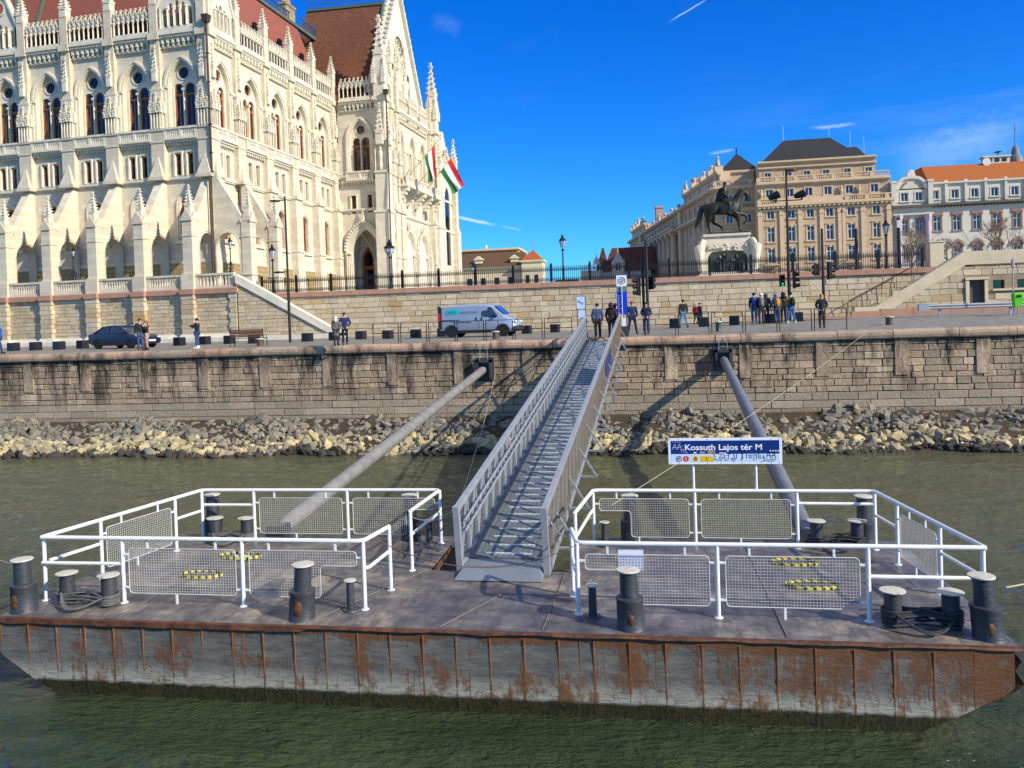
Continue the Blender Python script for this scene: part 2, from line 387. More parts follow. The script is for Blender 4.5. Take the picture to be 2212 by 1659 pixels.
# ------------------------------------------------------------------ block walls
def blocks(mb, x0, x1, z0, z1, y, hs, ws, prot=.04, inset=.03, T=None, skip=None):
    z = z0
    while z < z1-.08:
        h = min(random.uniform(*hs), z1-z)
        if z1-z-h < .12: h = z1-z
        x = x0+random.uniform(-.5, 0)
        while x < x1:
            wd = random.uniform(*ws); xa, xb = max(x, x0), min(x+wd, x1)
            if xb-xa > .08 and not (skip and skip((xa+xb)/2, z+h/2)):
                mb.ct = random.random(); d = prot*random.uniform(.4, 1.3); g = .012
                A = [(xa+g, y, z+g), (xb-g, y, z+g), (xb-g, y, z+h-g), (xa+g, y, z+h-g)]
                j = lambda: random.uniform(0, inset)
                B = [(xa+g+j(), y-d, z+g+j()), (xb-g-j(), y-d, z+g+j()), (xb-g-j(), y-d, z+h-g-j()), (xa+g+j(), y-d, z+h-g-j())]
                a = [mb.pt(p) for p in A]; b = [mb.pt(p) for p in B]
                mb.face(b)
                for i in range(4): mb.face([a[i], a[(i+1) % 4], b[(i+1) % 4], b[i]])
            x += wd
        z += h
    return mb
random.seed(11)
QL, QR = -62, 46
t = thing('quay_wall', 'weathered pinkish stone quay wall with rounded coping above the rocks', 'wall', (-6, 38, 1.2))
mb = MB(); mb.box(QL, 38.0, -.5, QR, 40, 4.6); mb.build('wall_core', m_mort, t)
mb = MB(); blocks(mb, QL, QR, .6, 2.0, 37.94, (.32, .40), (.7, 1.8), .03, .02); blocks(mb, QL, QR, 2.0, 4.32, 38.0, (.25, .34), (.38, 1.15), .05, .035)
mb.build('block_facing', m_quay, t)
mb = MB(); x = -60.15+.4
while x < QR:
    mb.ct = random.random(); mb.box(x, 37.91, 2.72, x+.56, 38.02, 4.36); x += 3.38
mb.split('pilaster', m_quay, t)
mb = MB(); x = QL
prof = [(38.5, 4.40), (37.86, 4.34), (37.80, 4.40), (37.77, 4.52), (37.79, 4.64), (37.87, 4.73), (37.98, 4.765), (38.5, 4.77)]
while x < QR:
    wd = random.uniform(1.1, 2.9); mb.ct = random.random(); dy = random.uniform(-.02, .02); dz = random.uniform(-.015, .01)
    a = [mb.pt((x+.015, p[0]+dy, p[1]+dz)) for p in prof]; b = [mb.pt((x+wd-.015, p[0]+dy, p[1]+dz)) for p in prof]
    for i in range(len(prof)-1): mb.face([a[i], b[i], b[i+1], a[i+1]])
    mb.face(a[::-1]); mb.face(b); x += wd
mb.build('coping', m_qcop, t)
# upper retaining wall behind the road
t = thing('terrace_wall', 'pale block retaining wall with red stone coping behind the quay road', 'wall', (-5, 60, 4.9))
mb = MB(); mb.box(-31, 60.0, 4.2, 26, 60.6, 8.12); mb.build('wall_core', m_mort2, t)
mb = MB(); blocks(mb, -31, 26, 4.3, 8.12, 60.0, (.33, .45), (.55, 1.35), .05, .03); mb.build('block_facing', m_terr, t)
mb = MB(); x = -31
while x < 26: wd = random.uniform(1.4, 2.1); mb.ct = random.random(); mb.box(x+.01, 59.84, 8.12, min(x+wd, 26)-.01, 60.7, 8.5); x += wd
mb.build('coping', m_pink, t)
# ------------------------------------------------------------------ rocks and dry grass
m_rock = blockmat('riprap stone', [(0, lin((66, 60, 52))), (.02, lin((108, 104, 96))), (.3, lin((140, 134, 118))), (.55, lin((156, 147, 120))), (.8, lin((190, 174, 130))), (1, lin((214, 196, 146)))], (.08, .07, .06), .25, None, .4, 6)
mb = MB(); random.seed(3)
ICO = ((0, 11, 5), (0, 5, 1), (0, 1, 7), (0, 7, 10), (0, 10, 11), (1, 5, 9), (5, 11, 4), (11, 10, 2), (10, 7, 6), (7, 1, 8), (3, 9, 4), (3, 4, 2), (3, 2, 6), (3, 6, 8), (3, 8, 9), (4, 9, 5), (2, 4, 11), (6, 2, 10), (8, 6, 7), (9, 8, 1))
def rock(mb, c, s):
    R = Matrix.Rotation(random.uniform(0, 6.28), 3, Vector((random.gauss(0, 1), random.gauss(0, 1), random.gauss(0, 1))).normalized())
    ax = Vector((random.uniform(.7, 1.3), random.uniform(.5, 1.), random.uniform(.35, .75)))*s
    P = []; g = 1.618/1.9; e = 1/1.9
    for q in ((-e, g, 0), (e, g, 0), (-e, -g, 0), (e, -g, 0), (0, -e, g), (0, e, g), (0, -e, -g), (0, e, -g), (g, 0, -e), (g, 0, e), (-g, 0, -e), (-g, 0, e)):
        k = random.uniform(.85, 1.35); w3 = [math.copysign(abs(a)**.72, a)*k for a in q]; P.append(mb.pt(Vector(c)+R@Vector((w3[0]*ax.x, w3[1]*ax.y, w3[2]*ax.z))))
    mb.ct = random.random()
    for q in ICO: mb.face([P[q[0]], P[q[1]], P[q[2]]])
for i in range(14000):
    u = random.random(); X = random.uniform(-56, 42); Y = 33.35+.25*sin(X*.7)+.15*sin(X*2.3)+u*4.3
    if Y > 37.8: continue
    z = -.05+(Y-33.4)/4.3*1.12+random.uniform(-.06, .1)+.1*sin(X*.9+Y)
    s = random.choice((.06, .08, .1, .12, .15, .19, .27))*random.uniform(.8, 1.2)
    rock(mb, (X, Y, z), s)
    mb.tone[-20:] = [(random.uniform(.45, 1) if .1 < u < .5 and random.random() < .75 else random.uniform(0, .5))]*20
    if u < .09: mb.tone[-20:] = [-.2]*20
tag(mb.build('riprap_rocks', m_rock), 'loose grey and cream riprap rocks heaped along the water below the quay wall', 'rocks', kind='stuff')
mb = MB()
for i in range(5200):
    X = random.uniform(-56, 42); d = noise.noise(Vector((X*.45, 0, 3)))
    if d < -.12+random.uniform(-.1, .12): continue
    Y = 37.75-abs(random.gauss(0, .28)); z = 1.0-(37.7-Y)*.2; h = random.uniform(.08, .38)*(1+d); a = random.uniform(-.12, .12)
    mb.ct = random.random(); mb.poly([(X-.012, Y, z), (X+.012, Y, z), (X+a, Y+random.uniform(-.1, .1), z+h)])
m, nt, b = newmat('dry grass'); a = nt.add('ShaderNodeAttribute', attribute_name='tone').outputs['Fac']
nt.l.new(nt.ramp(a, [(0, lin((84, 56, 30))), (.5, lin((140, 98, 40))), (1, lin((170, 132, 62)))]), b.inputs['Base Color']); b.inputs['Roughness'].default_value = .9
tag(mb.build('dry_grass', m), 'dry brown grass and weeds growing along the foot of the quay wall', 'grass', kind='stuff')
# ------------------------------------------------------------------ parliament
PA = radians(4); UD = Vector((-cos(PA), sin(PA), 0)); VD = Vector((sin(PA), cos(PA), 0)); PO = Vector((-30.53, 57.0, 0))
def P(u, v, z=0): p = PO+UD*u+VD*v; return Vector((p.x, p.y, z))
def fr(u, v, side):
    """frame of a facade: x to the viewer's right along it, y into the building; side=0 faces the river, 1 faces right"""
    o = P(u, v); X, Y = ((-UD, VD) if side == 0 else (VD, UD))
    return Matrix(((X.x, Y.x, 0, o.x), (X.y, Y.y, 0, o.y), (0, 0, 1, 0), (0, 0, 0, 1)))
par = thing('parliament_building', 'huge pale limestone Gothic Revival building with pinnacles and red tiled roofs behind the terrace', 'building', P(10, 3, 8.5))
PW = 4.35; HW = PW/2
def pinnacle(mb, x, y, z0, h, w, crk=True):
    s = h*.3
    mb.box(x-w/2, y-w/2, z0, x+w/2, y+w/2, z0+s)
    for sx_, sy_ in ((0, -1), (0, 1), (1, 0), (-1, 0)):
        n = (sx_*w*.56, sy_*w*.56)
        if sx_ == 0: mb.poly([(x-w*.55, y+n[1], z0+s*.85), (x+w*.55, y+n[1], z0+s*.85), (x, y+n[1], z0+s*1.45)])
        else: mb.poly([(x+n[0], y-w*.55, z0+s*.85), (x+n[0], y+w*.55, z0+s*.85), (x+n[0], y, z0+s*1.45)])
    mb.frus(x-w*.42, y-w*.42, x+w*.42, y+w*.42, z0+s, x-.03*w, y-.03*w, x+.03*w, y+.03*w, z0+h)
    if crk:
        N = 6
        for i in range(N):
            t = i/N; k = w*.42*(1-t)+.02; z = z0+s+(h-s)*t+.02; c = w*.11*(1.25-t*.6)
            for a, b in ((-1, -1), (1, -1), (-1, 1), (1, 1)): mb.cbox((x+a*k, y+b*k, z+c), (c, c, c*.8))
    mb.cbox((x, y, z0+h), (w*.13, w*.13, w*.13)); mb.cbox((x, y, z0+h-w*.35), (w*.22, w*.22, w*.07)); return mb
def big_opening(hw=1.2): return arch(0, 22.45, hw, 25.9, 27.95, 9)
def lights(): return [arch(-.53, 22.52, .44, 25.75, 26.19, 6), arch(.53, 22.52, .44, 25.75, 26.19, 6), circ(0, 27.02, .5, 18)]
def low_arch(hw=.5): return arch(0, 13.3, hw, 16.1, 16.85, 6)
# --- shared meshes, all in a bay's own frame (wall face at y = .5)
def bay_wall(z0=8.5, low=True):
    mb = MB(); holes = [big_opening()]+[rect(sx_*.57-.28, 18.6, sx_*.57+.28, 20.35) for sx_ in (-1, 1)]
    if low: holes += [low_arch(.62), rect(-.25, 9.75, .25, 10.6)]
    mb.panel(rect(-HW, z0, HW, 30), holes, .5, 1.0)
    return mb.mesh('bay wall', m_par)
def bay_trim():
    mb = MB()
    for hw, y0 in ((1.62, .30), (1.42, .38)):     # stepped archivolt and jambs
        o = arch(0, 22.45, hw, 25.95, 28.0+(hw-1.2)*.85, 9); i = arch(0, 22.45, hw-.2, 25.95, 28.0+(hw-1.4)*.85, 9); mb.ring(o[1:-1], i[1:-1], y0, .52)
        for s in (-1, 1): mb.box(s*(hw-.1)-.08, y0+.04, 22.45, s*(hw-.1)+.08, .52, 25.95)
    for s in (-1, 1): mb.box(s*1.55-.3, .3, 25.75, s*1.55+.3, .52, 25.95)
    return mb.mesh('window surround', m_trim)
def rect_trim(): mb = MB(); mb.ring([(-.42, 18.5), (-.42, 20.55), (.42, 20.55), (.42, 18.5)], [(-.30, 18.5), (-.30, 20.42), (.30, 20.42), (.30, 18.5)], .36, .52); return mb.mesh('surround', m_trim)
def bay_low():
    mb = MB()
    for hw, y0 in ((.92, .38), (.76, .43)):
        o = arch(0, 13.3, hw, 16.1, 16.95+(hw-.6)*.9, 6); i = arch(0, 13.3, hw-.13, 16.1, 16.95+(hw-.73)*.9, 6); mb.ring(o, i, y0, .52)
    mb.box(-1.25, .3, 12.95, 1.25, .55, 13.22); mb.box(-HW, .4, 11.35, HW, .52, 11.6)
    return mb.mesh('arched surround', m_trim)
def bay_plinth():
    mb = MB(); mb.panel(rect(-HW, 8.5, HW, 11.35), [rect(-.25, 9.75, .25, 10.6)], .34, .52); return mb.mesh('plinth', m_plin)
def bay_courses():
    mb = MB()
    mb.box(-HW, .28, 18.22, HW, .52, 18.42); mb.box(-HW, .36, 18.1, HW, .52, 18.22)
    return mb.mesh('string course', m_trim)
def bay_corbel():
    mb = MB(); mb.box(-HW, .1, 21.25, HW, .55, 21.42)
    for i in range(14): x = -HW+.15+i*(PW-.3)/13; mb.box(x-.07, .2, 21.02, x+.07, .52, 21.26)
    return mb.mesh('corbel course', m_trim)
def bay_cornice():
    mb = MB(); mb.box(-HW, -.05, 29.98, HW, .6, 30.2); mb.box(-HW, .12, 29.72, HW, .55, 29.97); mb.box(-HW, .3, 29.02, HW, .52, 29.1)
    for i in range(22): x = -HW+.1+i*(PW-.2)/21; mb.box(x-.05, .02, 29.8, x+.05, .12, 29.95)
    for i in range(7):
        x = -HW+.72+i*(PW-1.44)/6; mb.box(x-.1, .14, 29.35, x+.1, .52, 29.72); mb.box(x-.08, .24, 29.1, x+.08, .52, 29.35)
        if i < 6: mb.ring(arch(x+.24, 29.4, .24, 29.5, 29.72, 4), arch(x+.24, 29.4, .16, 29.5, 29.64, 4), .2, .5)
    return mb.mesh('cornice', m_trim)
def balustrade_mesh(w, z, hgt=.9, n=9, y=.05, split=True, mat=None, name='balustrade'):
    mb = MB(); mb.box(-w, y-.1, z, w, y+.14, z+.14); mb.box(-w, y-.12, z+hgt-.16, w, y+.16, z+hgt)
    for s in ((-1, 0, 1) if split else (-1, 1)): mb.box(s*(w-.14)-.14, y-.07, z+.14, s*(w-.14)+.14, y+.11, z+hgt-.16)
    for i in range(n):
        x = -w+.42+i*(2*w-.84)/(n-1)
        if split and abs(x) < .16: continue
        mb.frus(x-.085, y-.06, x+.085, y+.1, z+.14, x-.04, y-.02, x+.04, y+.06, z+hgt*.5); mb.frus(x-.04, y-.02, x+.04, y+.06, z+hgt*.5, x-.085, y-.06, x+.085, y+.1, z+hgt-.16)
    return mb.mesh(name, mat or m_trim)
def tracery():
    mb = MB(); mb.panel(big_opening(1.22), lights(), .78, .9, True)
    mb.tube([(0, .7, 22.5), (0, .7, 25.6)], .07, 8); mb.box(-.13, .58, 25.55, .13, .78, 25.75)
    mb.ring(circ(0, 27.02, .6, 18), circ(0, 27.02, .5, 18), .72, .8, True)
    return mb.mesh('tracery', m_trim)
def wood_frame():
    mb = MB()
    o = arch(0, 22.5, .47, 25.75, 26.22, 6); i = arch(0, 22.6, .335, 25.75, 26.08, 6); mb.ring(o, i, .905, .97, True)
    mb.box(-.42, .89, 25.16, .42, .97, 25.36); mb.box(-.035, .92, 22.6, .035, .97, 25.2)
    return mb.mesh('arched window', m_wood)
def round_frame(): mb = MB(); mb.ring(circ(0, 27.02, .53, 18), circ(0, 27.02, .43, 18), .905, .97, True); return mb.mesh('round window', m_wood)
def pane_one(): mb = MB(); mb.panel(arch(0, 22.5, .46, 25.75, 26.2, 6), [], .96, 1.0); return mb.mesh('pane', m_glass)
def pane_circ(): mb = MB(); mb.panel(circ(0, 27.02, .5, 14), [], .96, 1.0); return mb.mesh('pane', m_glass)
def biforate(T):
    for s in (-1, 1): place('arched_window', 'frame', T @ Matrix.Translation((s*.53, 0, 0)), 'pane1')
    place('round_window', 'rnd', T, 'panec')
def rect_frame():
    mb = MB(); mb.ring(rect(-.28, 18.6, .28, 20.35), rect(-.21, 18.67, .21, 20.28), .72, .8, True); mb.box(-.21, .74, 19.7, .21, .8, 19.76); return mb.mesh('small window', m_wood)
def pane_rect(): mb = MB(); mb.box(-.3, .82, 18.55, .3, .86, 20.4); return mb.mesh('pane', m_glass)
def low_frame():
    mb = MB(); mb.ring(arch(0, 13.3, .62, 16.1, 16.85, 6), arch(0, 13.38, .5, 16.1, 16.72, 6), .72, .8, True); mb.box(-.03, .74, 13.3, .03, .8, 16.75); mb.box(-.5, .73, 15.3, .5, .8, 15.4); return mb.mesh('tall arched window', m_wood)
def pane_low(): mb = MB(); mb.panel(arch(0, 13.3, .64, 16.1, 16.87, 6), [], .82, .86); return mb.mesh('pane', m_glass)
def arcade(n=7, w=1.62):
    mb = MB(); st_ = 2*w/n; top = [(-w, 30.2), (w, 30.2)]; crest = []
    for i in range(n):
        xr = w-i*st_; crest += [(xr, 31.75), (xr-st_/2, 32.35)]
    crest.append((-w, 31.75))
    holes = [arch(-w+st_*(i+.5), 30.45, st_*.39, 31.3, 31.72, 4) for i in range(n)]
    mb.panel(top+crest, holes, .12, .19, True)
    mb.box(-w, 0, 30.2, w, .42, 30.42)
    for i in range(n+1): x = -w+i*st_; mb.tube([(x, .1, 30.45), (x, .1, 31.4)], .032, 6); mb.cbox((x, .1, 31.45), (.09, .09, .06)); mb.frus(x-.07, .12, x+.07, .28, 31.7, x-.01, .2, x+.01, .22, 32.15)
    for i in range(n):
        x = -w+(i+.5)*st_
        mb.bar((x-st_/2, .08, 31.75), (x, .08, 32.35), .07, .07, (0, 1, 0)); mb.bar((x+st_/2, .08, 31.75), (x, .08, 32.35), .07, .07, (0, 1, 0))
        mb.cbox((x, .2, 32.45), (.05, .05, .12)); mb.cbox((x, .2, 32.48), (.1, .1, .03))
        for s in (-1, 1): mb.cbox((x+s*st_*.25, .08, 32.1), (.05, .06, .05))
    return mb.mesh('parapet arcade', m_trim)
def gable():
    mb = MB(); holes = [arch(-1.16+.58*i, 30.7, .2, zt-.35, zt, 4) for i, zt in enumerate((32.2, 32.6, 32.8, 32.6, 32.2))]+[circ(0, 34.1, .5, 14)]
    mb.panel([(-1.75, 30.2), (1.75, 30.2), (1.75, 32.4), (0, 36.2), (-1.75, 32.4)], holes, .2, .6, True)
    for i in range(4):
        x = -.87+.58*i; mb.tube([(x, .15, 30.7), (x, .15, 32.2)], .06, 6); mb.cbox((x, .15, 32.2), (.1, .1, .07))
    for s in (-1, 1):
        mb.bar((s*1.95, .3, 32.2), (0, .3, 36.4), .2, .5, (0, 1, 0))
        for i in range(9): t = i/9; mb.cbox((s*1.95*(1-t), .3, 32.45+4.2*t), (.1, .1, .13))
        for i in range(3): mb.bar((s*1.6, .16, 30.6+i*.1), (s*1.6, .16, 32.3), .1, .1)
    mb.ring(circ(0, 34.1, .66, 14), circ(0, 34.1, .5, 14), .12, .22, True); mb.box(-1.75, .05, 30.2, 1.75, .3, 30.5)
    mb.cbox((0, .3, 36.7), (.12, .12, .35))
    return mb.mesh('gable', m_trim)
def buttress(low='rake'):
    mb = MB()
    mb.box(-.6, 0, 18.4, .6, .52, 22.3); mb.box(-.66, -.06, 21.25, .66, .5, 21.42); mb.box(-.68, -.08, 22.22, .68, .5, 22.4)
    mb.box(-.5, .04, 22.4, .5, .52, 25.6); mb.box(-.42, .1, 25.6, .42, .54, 30.0); mb.box(-.55, .02, 25.55, .55, .5, 25.72)
    mb.box(-.5, -.1, 29.7, .5, .5, 30.25); mb.box(-.36, .02, 30.2, .36, .6, 32.7)
    mb.box(-.72, -.42, 18.15, .72, .5, 18.4)        # weathering cap: half pyramid
    mb.frus(-.62, -.38, .62, .1, 18.4, -.03, 0, .03, .1, 20.2)
    if low == 'straight':
        mb.box(-.66, -.25, 8.4, .66, .52, 18.15); mb.frus(-.72, -.45, .72, .5, 8.4, -.66, -.25, .66, .5, 11.6); mb.box(-.7, -.34, 13.0, .7, .5, 13.2)
    return mb.mesh('buttress', m_par)
def canopy():
    mb = MB()
    for x in (-.42, -.14, .14, .42): mb.tube([(x, -.1, 22.4), (x, -.1, 23.7)], .045, 6)
    mb.box(-.5, -.06, 22.4, .5, .05, 22.5); mb.box(-.52, -.16, 23.7, .52, .05, 23.82)
    for x, h in ((-.42, 1.3), (0, 1.7), (.42, 1.3)): pinnacle(mb, x, -.05, 23.7, h, .3)
    for s in (-1, 1): pinnacle(mb, s*.5, .28, 23.7, 1.3, .28)
    for i in range(26): mb.cbox((random.uniform(-.5, .5), random.uniform(-.2, 0), random.uniform(23.8, 24.7)), (.05, .06, .07))
    return mb.mesh('canopy', m_trim)
def wall_pin(): mb = MB(); pinnacle(mb, 0, .08, 26.3, 2.9, .42); return mb.mesh('wall pinnacle', m_trim)
def top_pin(): mb = MB(); pinnacle(mb, 0, .3, 32.6, 2.4, .62); return mb.mesh('pinnacle', m_trim)
random.seed(5)
K = dict(rt=rect_trim(), corb=bay_corbel(), wpin=wall_pin(), rnd=round_frame(), pane1=pane_one(), panec=pane_circ(), wall=bay_wall(), wall0=bay_wall(8.5, False), trim=bay_trim(), low=bay_low(), plinth=bay_plinth(), courses=bay_courses(), cornice=bay_cornice(), bal=balustrade_mesh(1.58, 21.42, 1.0, 13), tracery=tracery(), frame=wood_frame(), rf=rect_frame(), pr=pane_rect(), lf=low_frame(), pl=pane_low(), arcade=arcade(), gable=gable(), butt=buttress('rake'), buttS=buttress('straight'), canopy=canopy(), pin=top_pin())
INV = None
def place(name, key, T, child=None):
    o = put(K[key] if isinstance(key, str) else key, name, par, T)
    if child: c = put(K[child], 'pane', o)
    if key == 'rf': put(K['rt'], 'surround', o)
    return o
def bay(T, top='arcade', low=True, arched=True, sx=1.):
    T = T @ Matrix.Diagonal((sx, 1, 1, 1))
    place('wall', 'wall' if low else 'wall0', T); place('window_surround', 'trim', T); place('string_course', 'courses', T); place('cornice', 'cornice', T)
    place('balustrade', 'bal', T); place('tracery', 'tracery', T)
    biforate(T); place('corbel_course', 'corb', T)
    for s in (-1, 1): place('small_window', 'rf', T @ Matrix.Translation((s*.57, 0, 0)), 'pr')
    if low:
        place('window_surround', 'low', T); place('plinth', 'plinth', T); place('tall_window', 'lf', T, 'pl')
    place('parapet' if top == 'arcade' else 'gable', top, T)
def butt(T, kind='butt', pin=True):
    place('buttress', kind, T); place('canopy', 'canopy', T); place('wall_pinnacle', 'wpin', T)
    if pin: place('pinnacle', 'pin', T)
FV = 2.8
cs = [(6.28, 'gable'), (10.63, 'arcade'), (14.98, 'arcade'), (19.33, 'arcade'), (23.68, 'gable'), (28.03, 'arcade')]
for u, top in cs: bay(fr(u, FV, 0), top)
for u in (4.07, 8.45, 12.8, 17.15, 21.5, 25.85): butt(fr(u, FV, 0))
SU = 3.45; SP = 4.72
for i, v in enumerate((5.15, 9.75, 14.35, 19.0, 23.75)): bay(fr(SU, v, 1), 'gable' if i == 0 else 'arcade', sx=(4.1 if i == 0 else 4.72)/PW)
for i, v in enumerate((2.8+.65, 7.3, 12.0, 16.7, 21.4, 26.0)): butt(fr(SU, v, 1), 'butt' if i < 2 else 'buttS')
# solid body behind the wall faces
mb = MB(fr(0, 0, 0))
def ubox(mb, u0, u1, v0, v1, z0, z1): mb.box(-u1, v0, z0, -u0, v1, z1)
ubox(mb, SU+1.05, 30, FV+1.05, 27, 8.4, 30.1); mb.build('inner_wall', m_par, par)
# corner downpipe
mb = MB(fr(3.42, FV-.02, 0)); pts = [(0, -.1, 30.6), (0, -.1, 18.5), (0, -.5, 17.9), (0, -.5, 8.9)]; mb.tube(pts, .08, 8); mb.frus(-.2, -.3, .2, .1, 30.5, -.3, -.4, .3, .2, 31.1)
for z in (28, 25.7, 22.3, 20, 18.5): mb.box(-.12, -.2, z, .12, .02, z+.08)
mb.build('downpipe', m_lead, par)
# --- piers and raking walls of the terrace arcade
def pier_mesh():
    mb = MB(); mb.box(-.42, 0, 8.85, .42, .8, 14.35); mb.box(-.5, -.07, 10.05, .5, .85, 10.22); mb.box(-.46, -.04, 13.1, .46, .84, 13.22)
    for y in (-.03, .83): mb.panel([(-.5, 14.3), (.5, 14.3), (.5, 14.45), (0, 15.25), (-.5, 14.45)], [], y-.05, y+.05)
    for x in (-.45, .45): mb.poly([(x, -.05, 14.4), (x, .85, 14.4), (x, .4, 15.2)])
    mb.frus(-.42, 0, .42, .8, 14.35, -.2, .2, .2, .6, 15.3)
    return mb.mesh('arcade pier', m_par)
def pier_pin(): mb = MB(); pinnacle(mb, 0, .4, 14.9, 2.2, .5); return mb.mesh('pinnacle', m_trim)
def rake_mesh(L):
    # wall in the pier's own y-z plane, from the pier (y=.8) back to the facade (y=L), with an arch
    mb = MB(Matrix(((0, 1, 0, 0), (1, 0, 0, 0), (0, 0, 1, 0), (0, 0, 0, 1))))
    ar = arch((.75+L)/2+.05, 8.9, (L-.8)/2-.22, 12.4, 13.55, 6)
    mb.panel([(.75, 8.9), (ar[0][0], 8.9)]+ar[1:-1]+[(ar[-1][0], 8.9), (L, 8.9), (L, 18.25), (L-.35, 18.25), (.75, 14.75)], [], -.36, .36, True)
    mb.ring(arch((.75+L)/2+.05, 8.9, (L-.8)/2-.12, 12.4, 13.7, 6), ar, -.42, -.3); mb.ring(arch((.75+L)/2+.05, 8.9, (L-.8)/2-.12, 12.4, 13.7, 6), ar, .3, .42)
    return mb.mesh('raking wall', m_par)
K['pier'] = pier_mesh(); K['ppin'] = pier_pin(); K['rake'] = rake_mesh(3.3)
for u in (4.07, 8.45, 12.8, 17.15, 21.5, 25.85): T = fr(u, 0, 0); place('arcade_pier', 'pier', T); place('pinnacle', 'ppin', T); place('raking_wall', 'rake', T)
for v in (3.1, 7.3): T = fr(.2, v, 1); place('arcade_pier', 'pier', T); place('pinnacle', 'ppin', T); place('raking_wall', 'rake', T)
# --- roofs
def frusroof(u0, u1, v0, v1, z0, iu0, iu1, iv0, iv1, z1, name, mat):
    mb = MB(fr(0, 0, 0)); mb.frus(-u1, v0, -u0, v1, z0, -(u1-iu1), v0+iv0, -(u0+iu0), v1-iv1, z1); return mb.build(name, mat, par)
frusroof(4.6, 40, 4.1, 27.2, 30.2, 3.2, 3, 3.4, 1, 38.8, 'roof', m_tile)
mb = MB(fr(0, 0, 0)); mb.bar((-7.8, 7.5, 38.85), (-7.8, 30.5, 38.85), .5, .3); mb.bar((-4.6, 4.1, 30.3), (-7.8, 7.5, 38.9), .25, .2); mb.bar((-40, 7.5, 38.85), (-7.8, 7.5, 38.85), .5, .3)
for u in (22.0, 25.0): mb.bar((-u, 4.2, 30.4), (-u-.3, 7.5, 38.9), .3, .2)
mb.split('roof_flashing', m_cop, par)
mb = MB(fr(0, 0, 0))
for v in (9, 11, 13, 15, 17, 19, 21, 23, 25): mb.bar((-4.9, v, 31.0), (-4.7, v, 31.9), .05); mb.bar((-4.9, v, 31.9), (-5.5, v, 31.9), .05)
mb.bar((-4.7, 8, 31.85), (-4.7, 26, 31.85), .05); mb.bar((-4.7, 8, 31.6), (-4.7, 26, 31.6), .05)
for u in range(9, 22): mb.bar((-u, 4.5, 31.4), (-u, 4.3, 32.9), .05); mb.bar((-u-.4, 4.3, 32.9), (-u, 4.6, 32.5), .04)
mb.bar((-9, 4.3, 32.8), (-21, 4.3, 32.8), .05); mb.bar((-9, 4.3, 32.5), (-21, 4.3, 32.5), .05)
mb.split('snow_guard', m_iron, par, gap=.5)
mb = MB(fr(0, 0, 0))
for i in range(3): v = 14+i*4.6; mb.box(-6.0, v, 34.0, -5.7, v+.5, 34.8)
mb.split('roof_hatch', m_iron, par)
mb = MB(fr(0, 0, 0)); mb.box(-9.3, 25.0, 38.5, -8.3, 27.0, 41.0); mb.box(-9.4, 24.9, 41.0, -8.2, 27.1, 41.25); mb.build('chimney', m_plin, par)
mb = MB(fr(0, 0, 0))
for i in range(5): mb.tube([(-8.8, 25.3+i*.35, 41.2), (-8.8, 25.3+i*.35, 42.0)], .13, 8)
mb.split('chimney_pot', m_pink, par)
def cresting(mb, a, b, h=1.3, st=.42):
    a = Vector(a); b = Vector(b); n = int((b-a).length/st)
    for k in (.15, .45, .62): mb.bar(a+Vector((0, 0, h*k)), b+Vector((0, 0, h*k)), .05)
    for i in range(n+1):
        p = a.lerp(b, i/n); mb.bar(p, p+Vector((0, 0, h)), .05); mb.cbox(p+Vector((0, 0, h*.95)), (.09, .09, .09))
m_blue = M('blue grey ironwork', (64, 96, 140), .5)
mb = MB(fr(0, 0, 0)); cresting(mb, (-8, 8, 39), (-8, 25, 39), 1.1); cresting(mb, (-7.7, 27, 39), (-7.7, 32, 39), 1.1)
mb.split('roof_cresting', m_blue, par)
PV = 26.4
m_gal = M('painted arcade shade', (52, 36, 32), .9, var=.4)  # dark brown backing added behind the parapet arcades, shade put into colour
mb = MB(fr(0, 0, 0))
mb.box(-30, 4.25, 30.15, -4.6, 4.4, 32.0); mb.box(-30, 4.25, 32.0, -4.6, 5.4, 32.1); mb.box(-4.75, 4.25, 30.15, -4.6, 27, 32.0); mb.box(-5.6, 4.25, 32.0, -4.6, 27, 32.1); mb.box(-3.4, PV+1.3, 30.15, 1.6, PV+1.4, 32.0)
mb.split('shade_backing', m_gal, par)
# --- portal block
PV = 26.4; PU = -1.95
T = fr(.82, PV-.5, 0)
mb = MB(); ar = arch(.15, 8.5, 1.72, 13.6, 16.4, 10)
mb.panel(rect(-2.6, 8.5, 2.1, 30), [big_opening()]+[rect(s*.95-.28, 17.95, s*.95+.28, 19.9) for s in (-1, 1)]+[ar], .5, 1.0)
K['pw'] = mb.mesh('portal wall', m_par); place('wall', 'pw', T)
for n_, k_ in (('window_surround', 'trim'),):
    mb = MB()
    for hw, y0 in ((1.62, .30), (1.42, .38)):
        o_ = arch(0, 22.45, hw, 25.95, 28.0+(hw-1.2)*.85, 9); i_ = arch(0, 22.45, hw-.2, 25.95, 28.0+(hw-1.4)*.85, 9); mb.ring(o_, i_, y0, .52)
    put(mb.mesh('surround', m_trim), n_, par, T)
place('string_course', 'courses', T); place('cornice', 'cornice', T); place('balustrade', 'bal', T); place('tracery', 'tracery', T); place('corbel_course', 'corb', T); biforate(T); place('parapet', arcade(8, 2.0), T @ Matrix.Translation((-.1, 0, 0)))
for s in (-1, 1): place('small_window', 'rf', T @ Matrix.Translation((s*.95, 0, -.55)), 'pr')
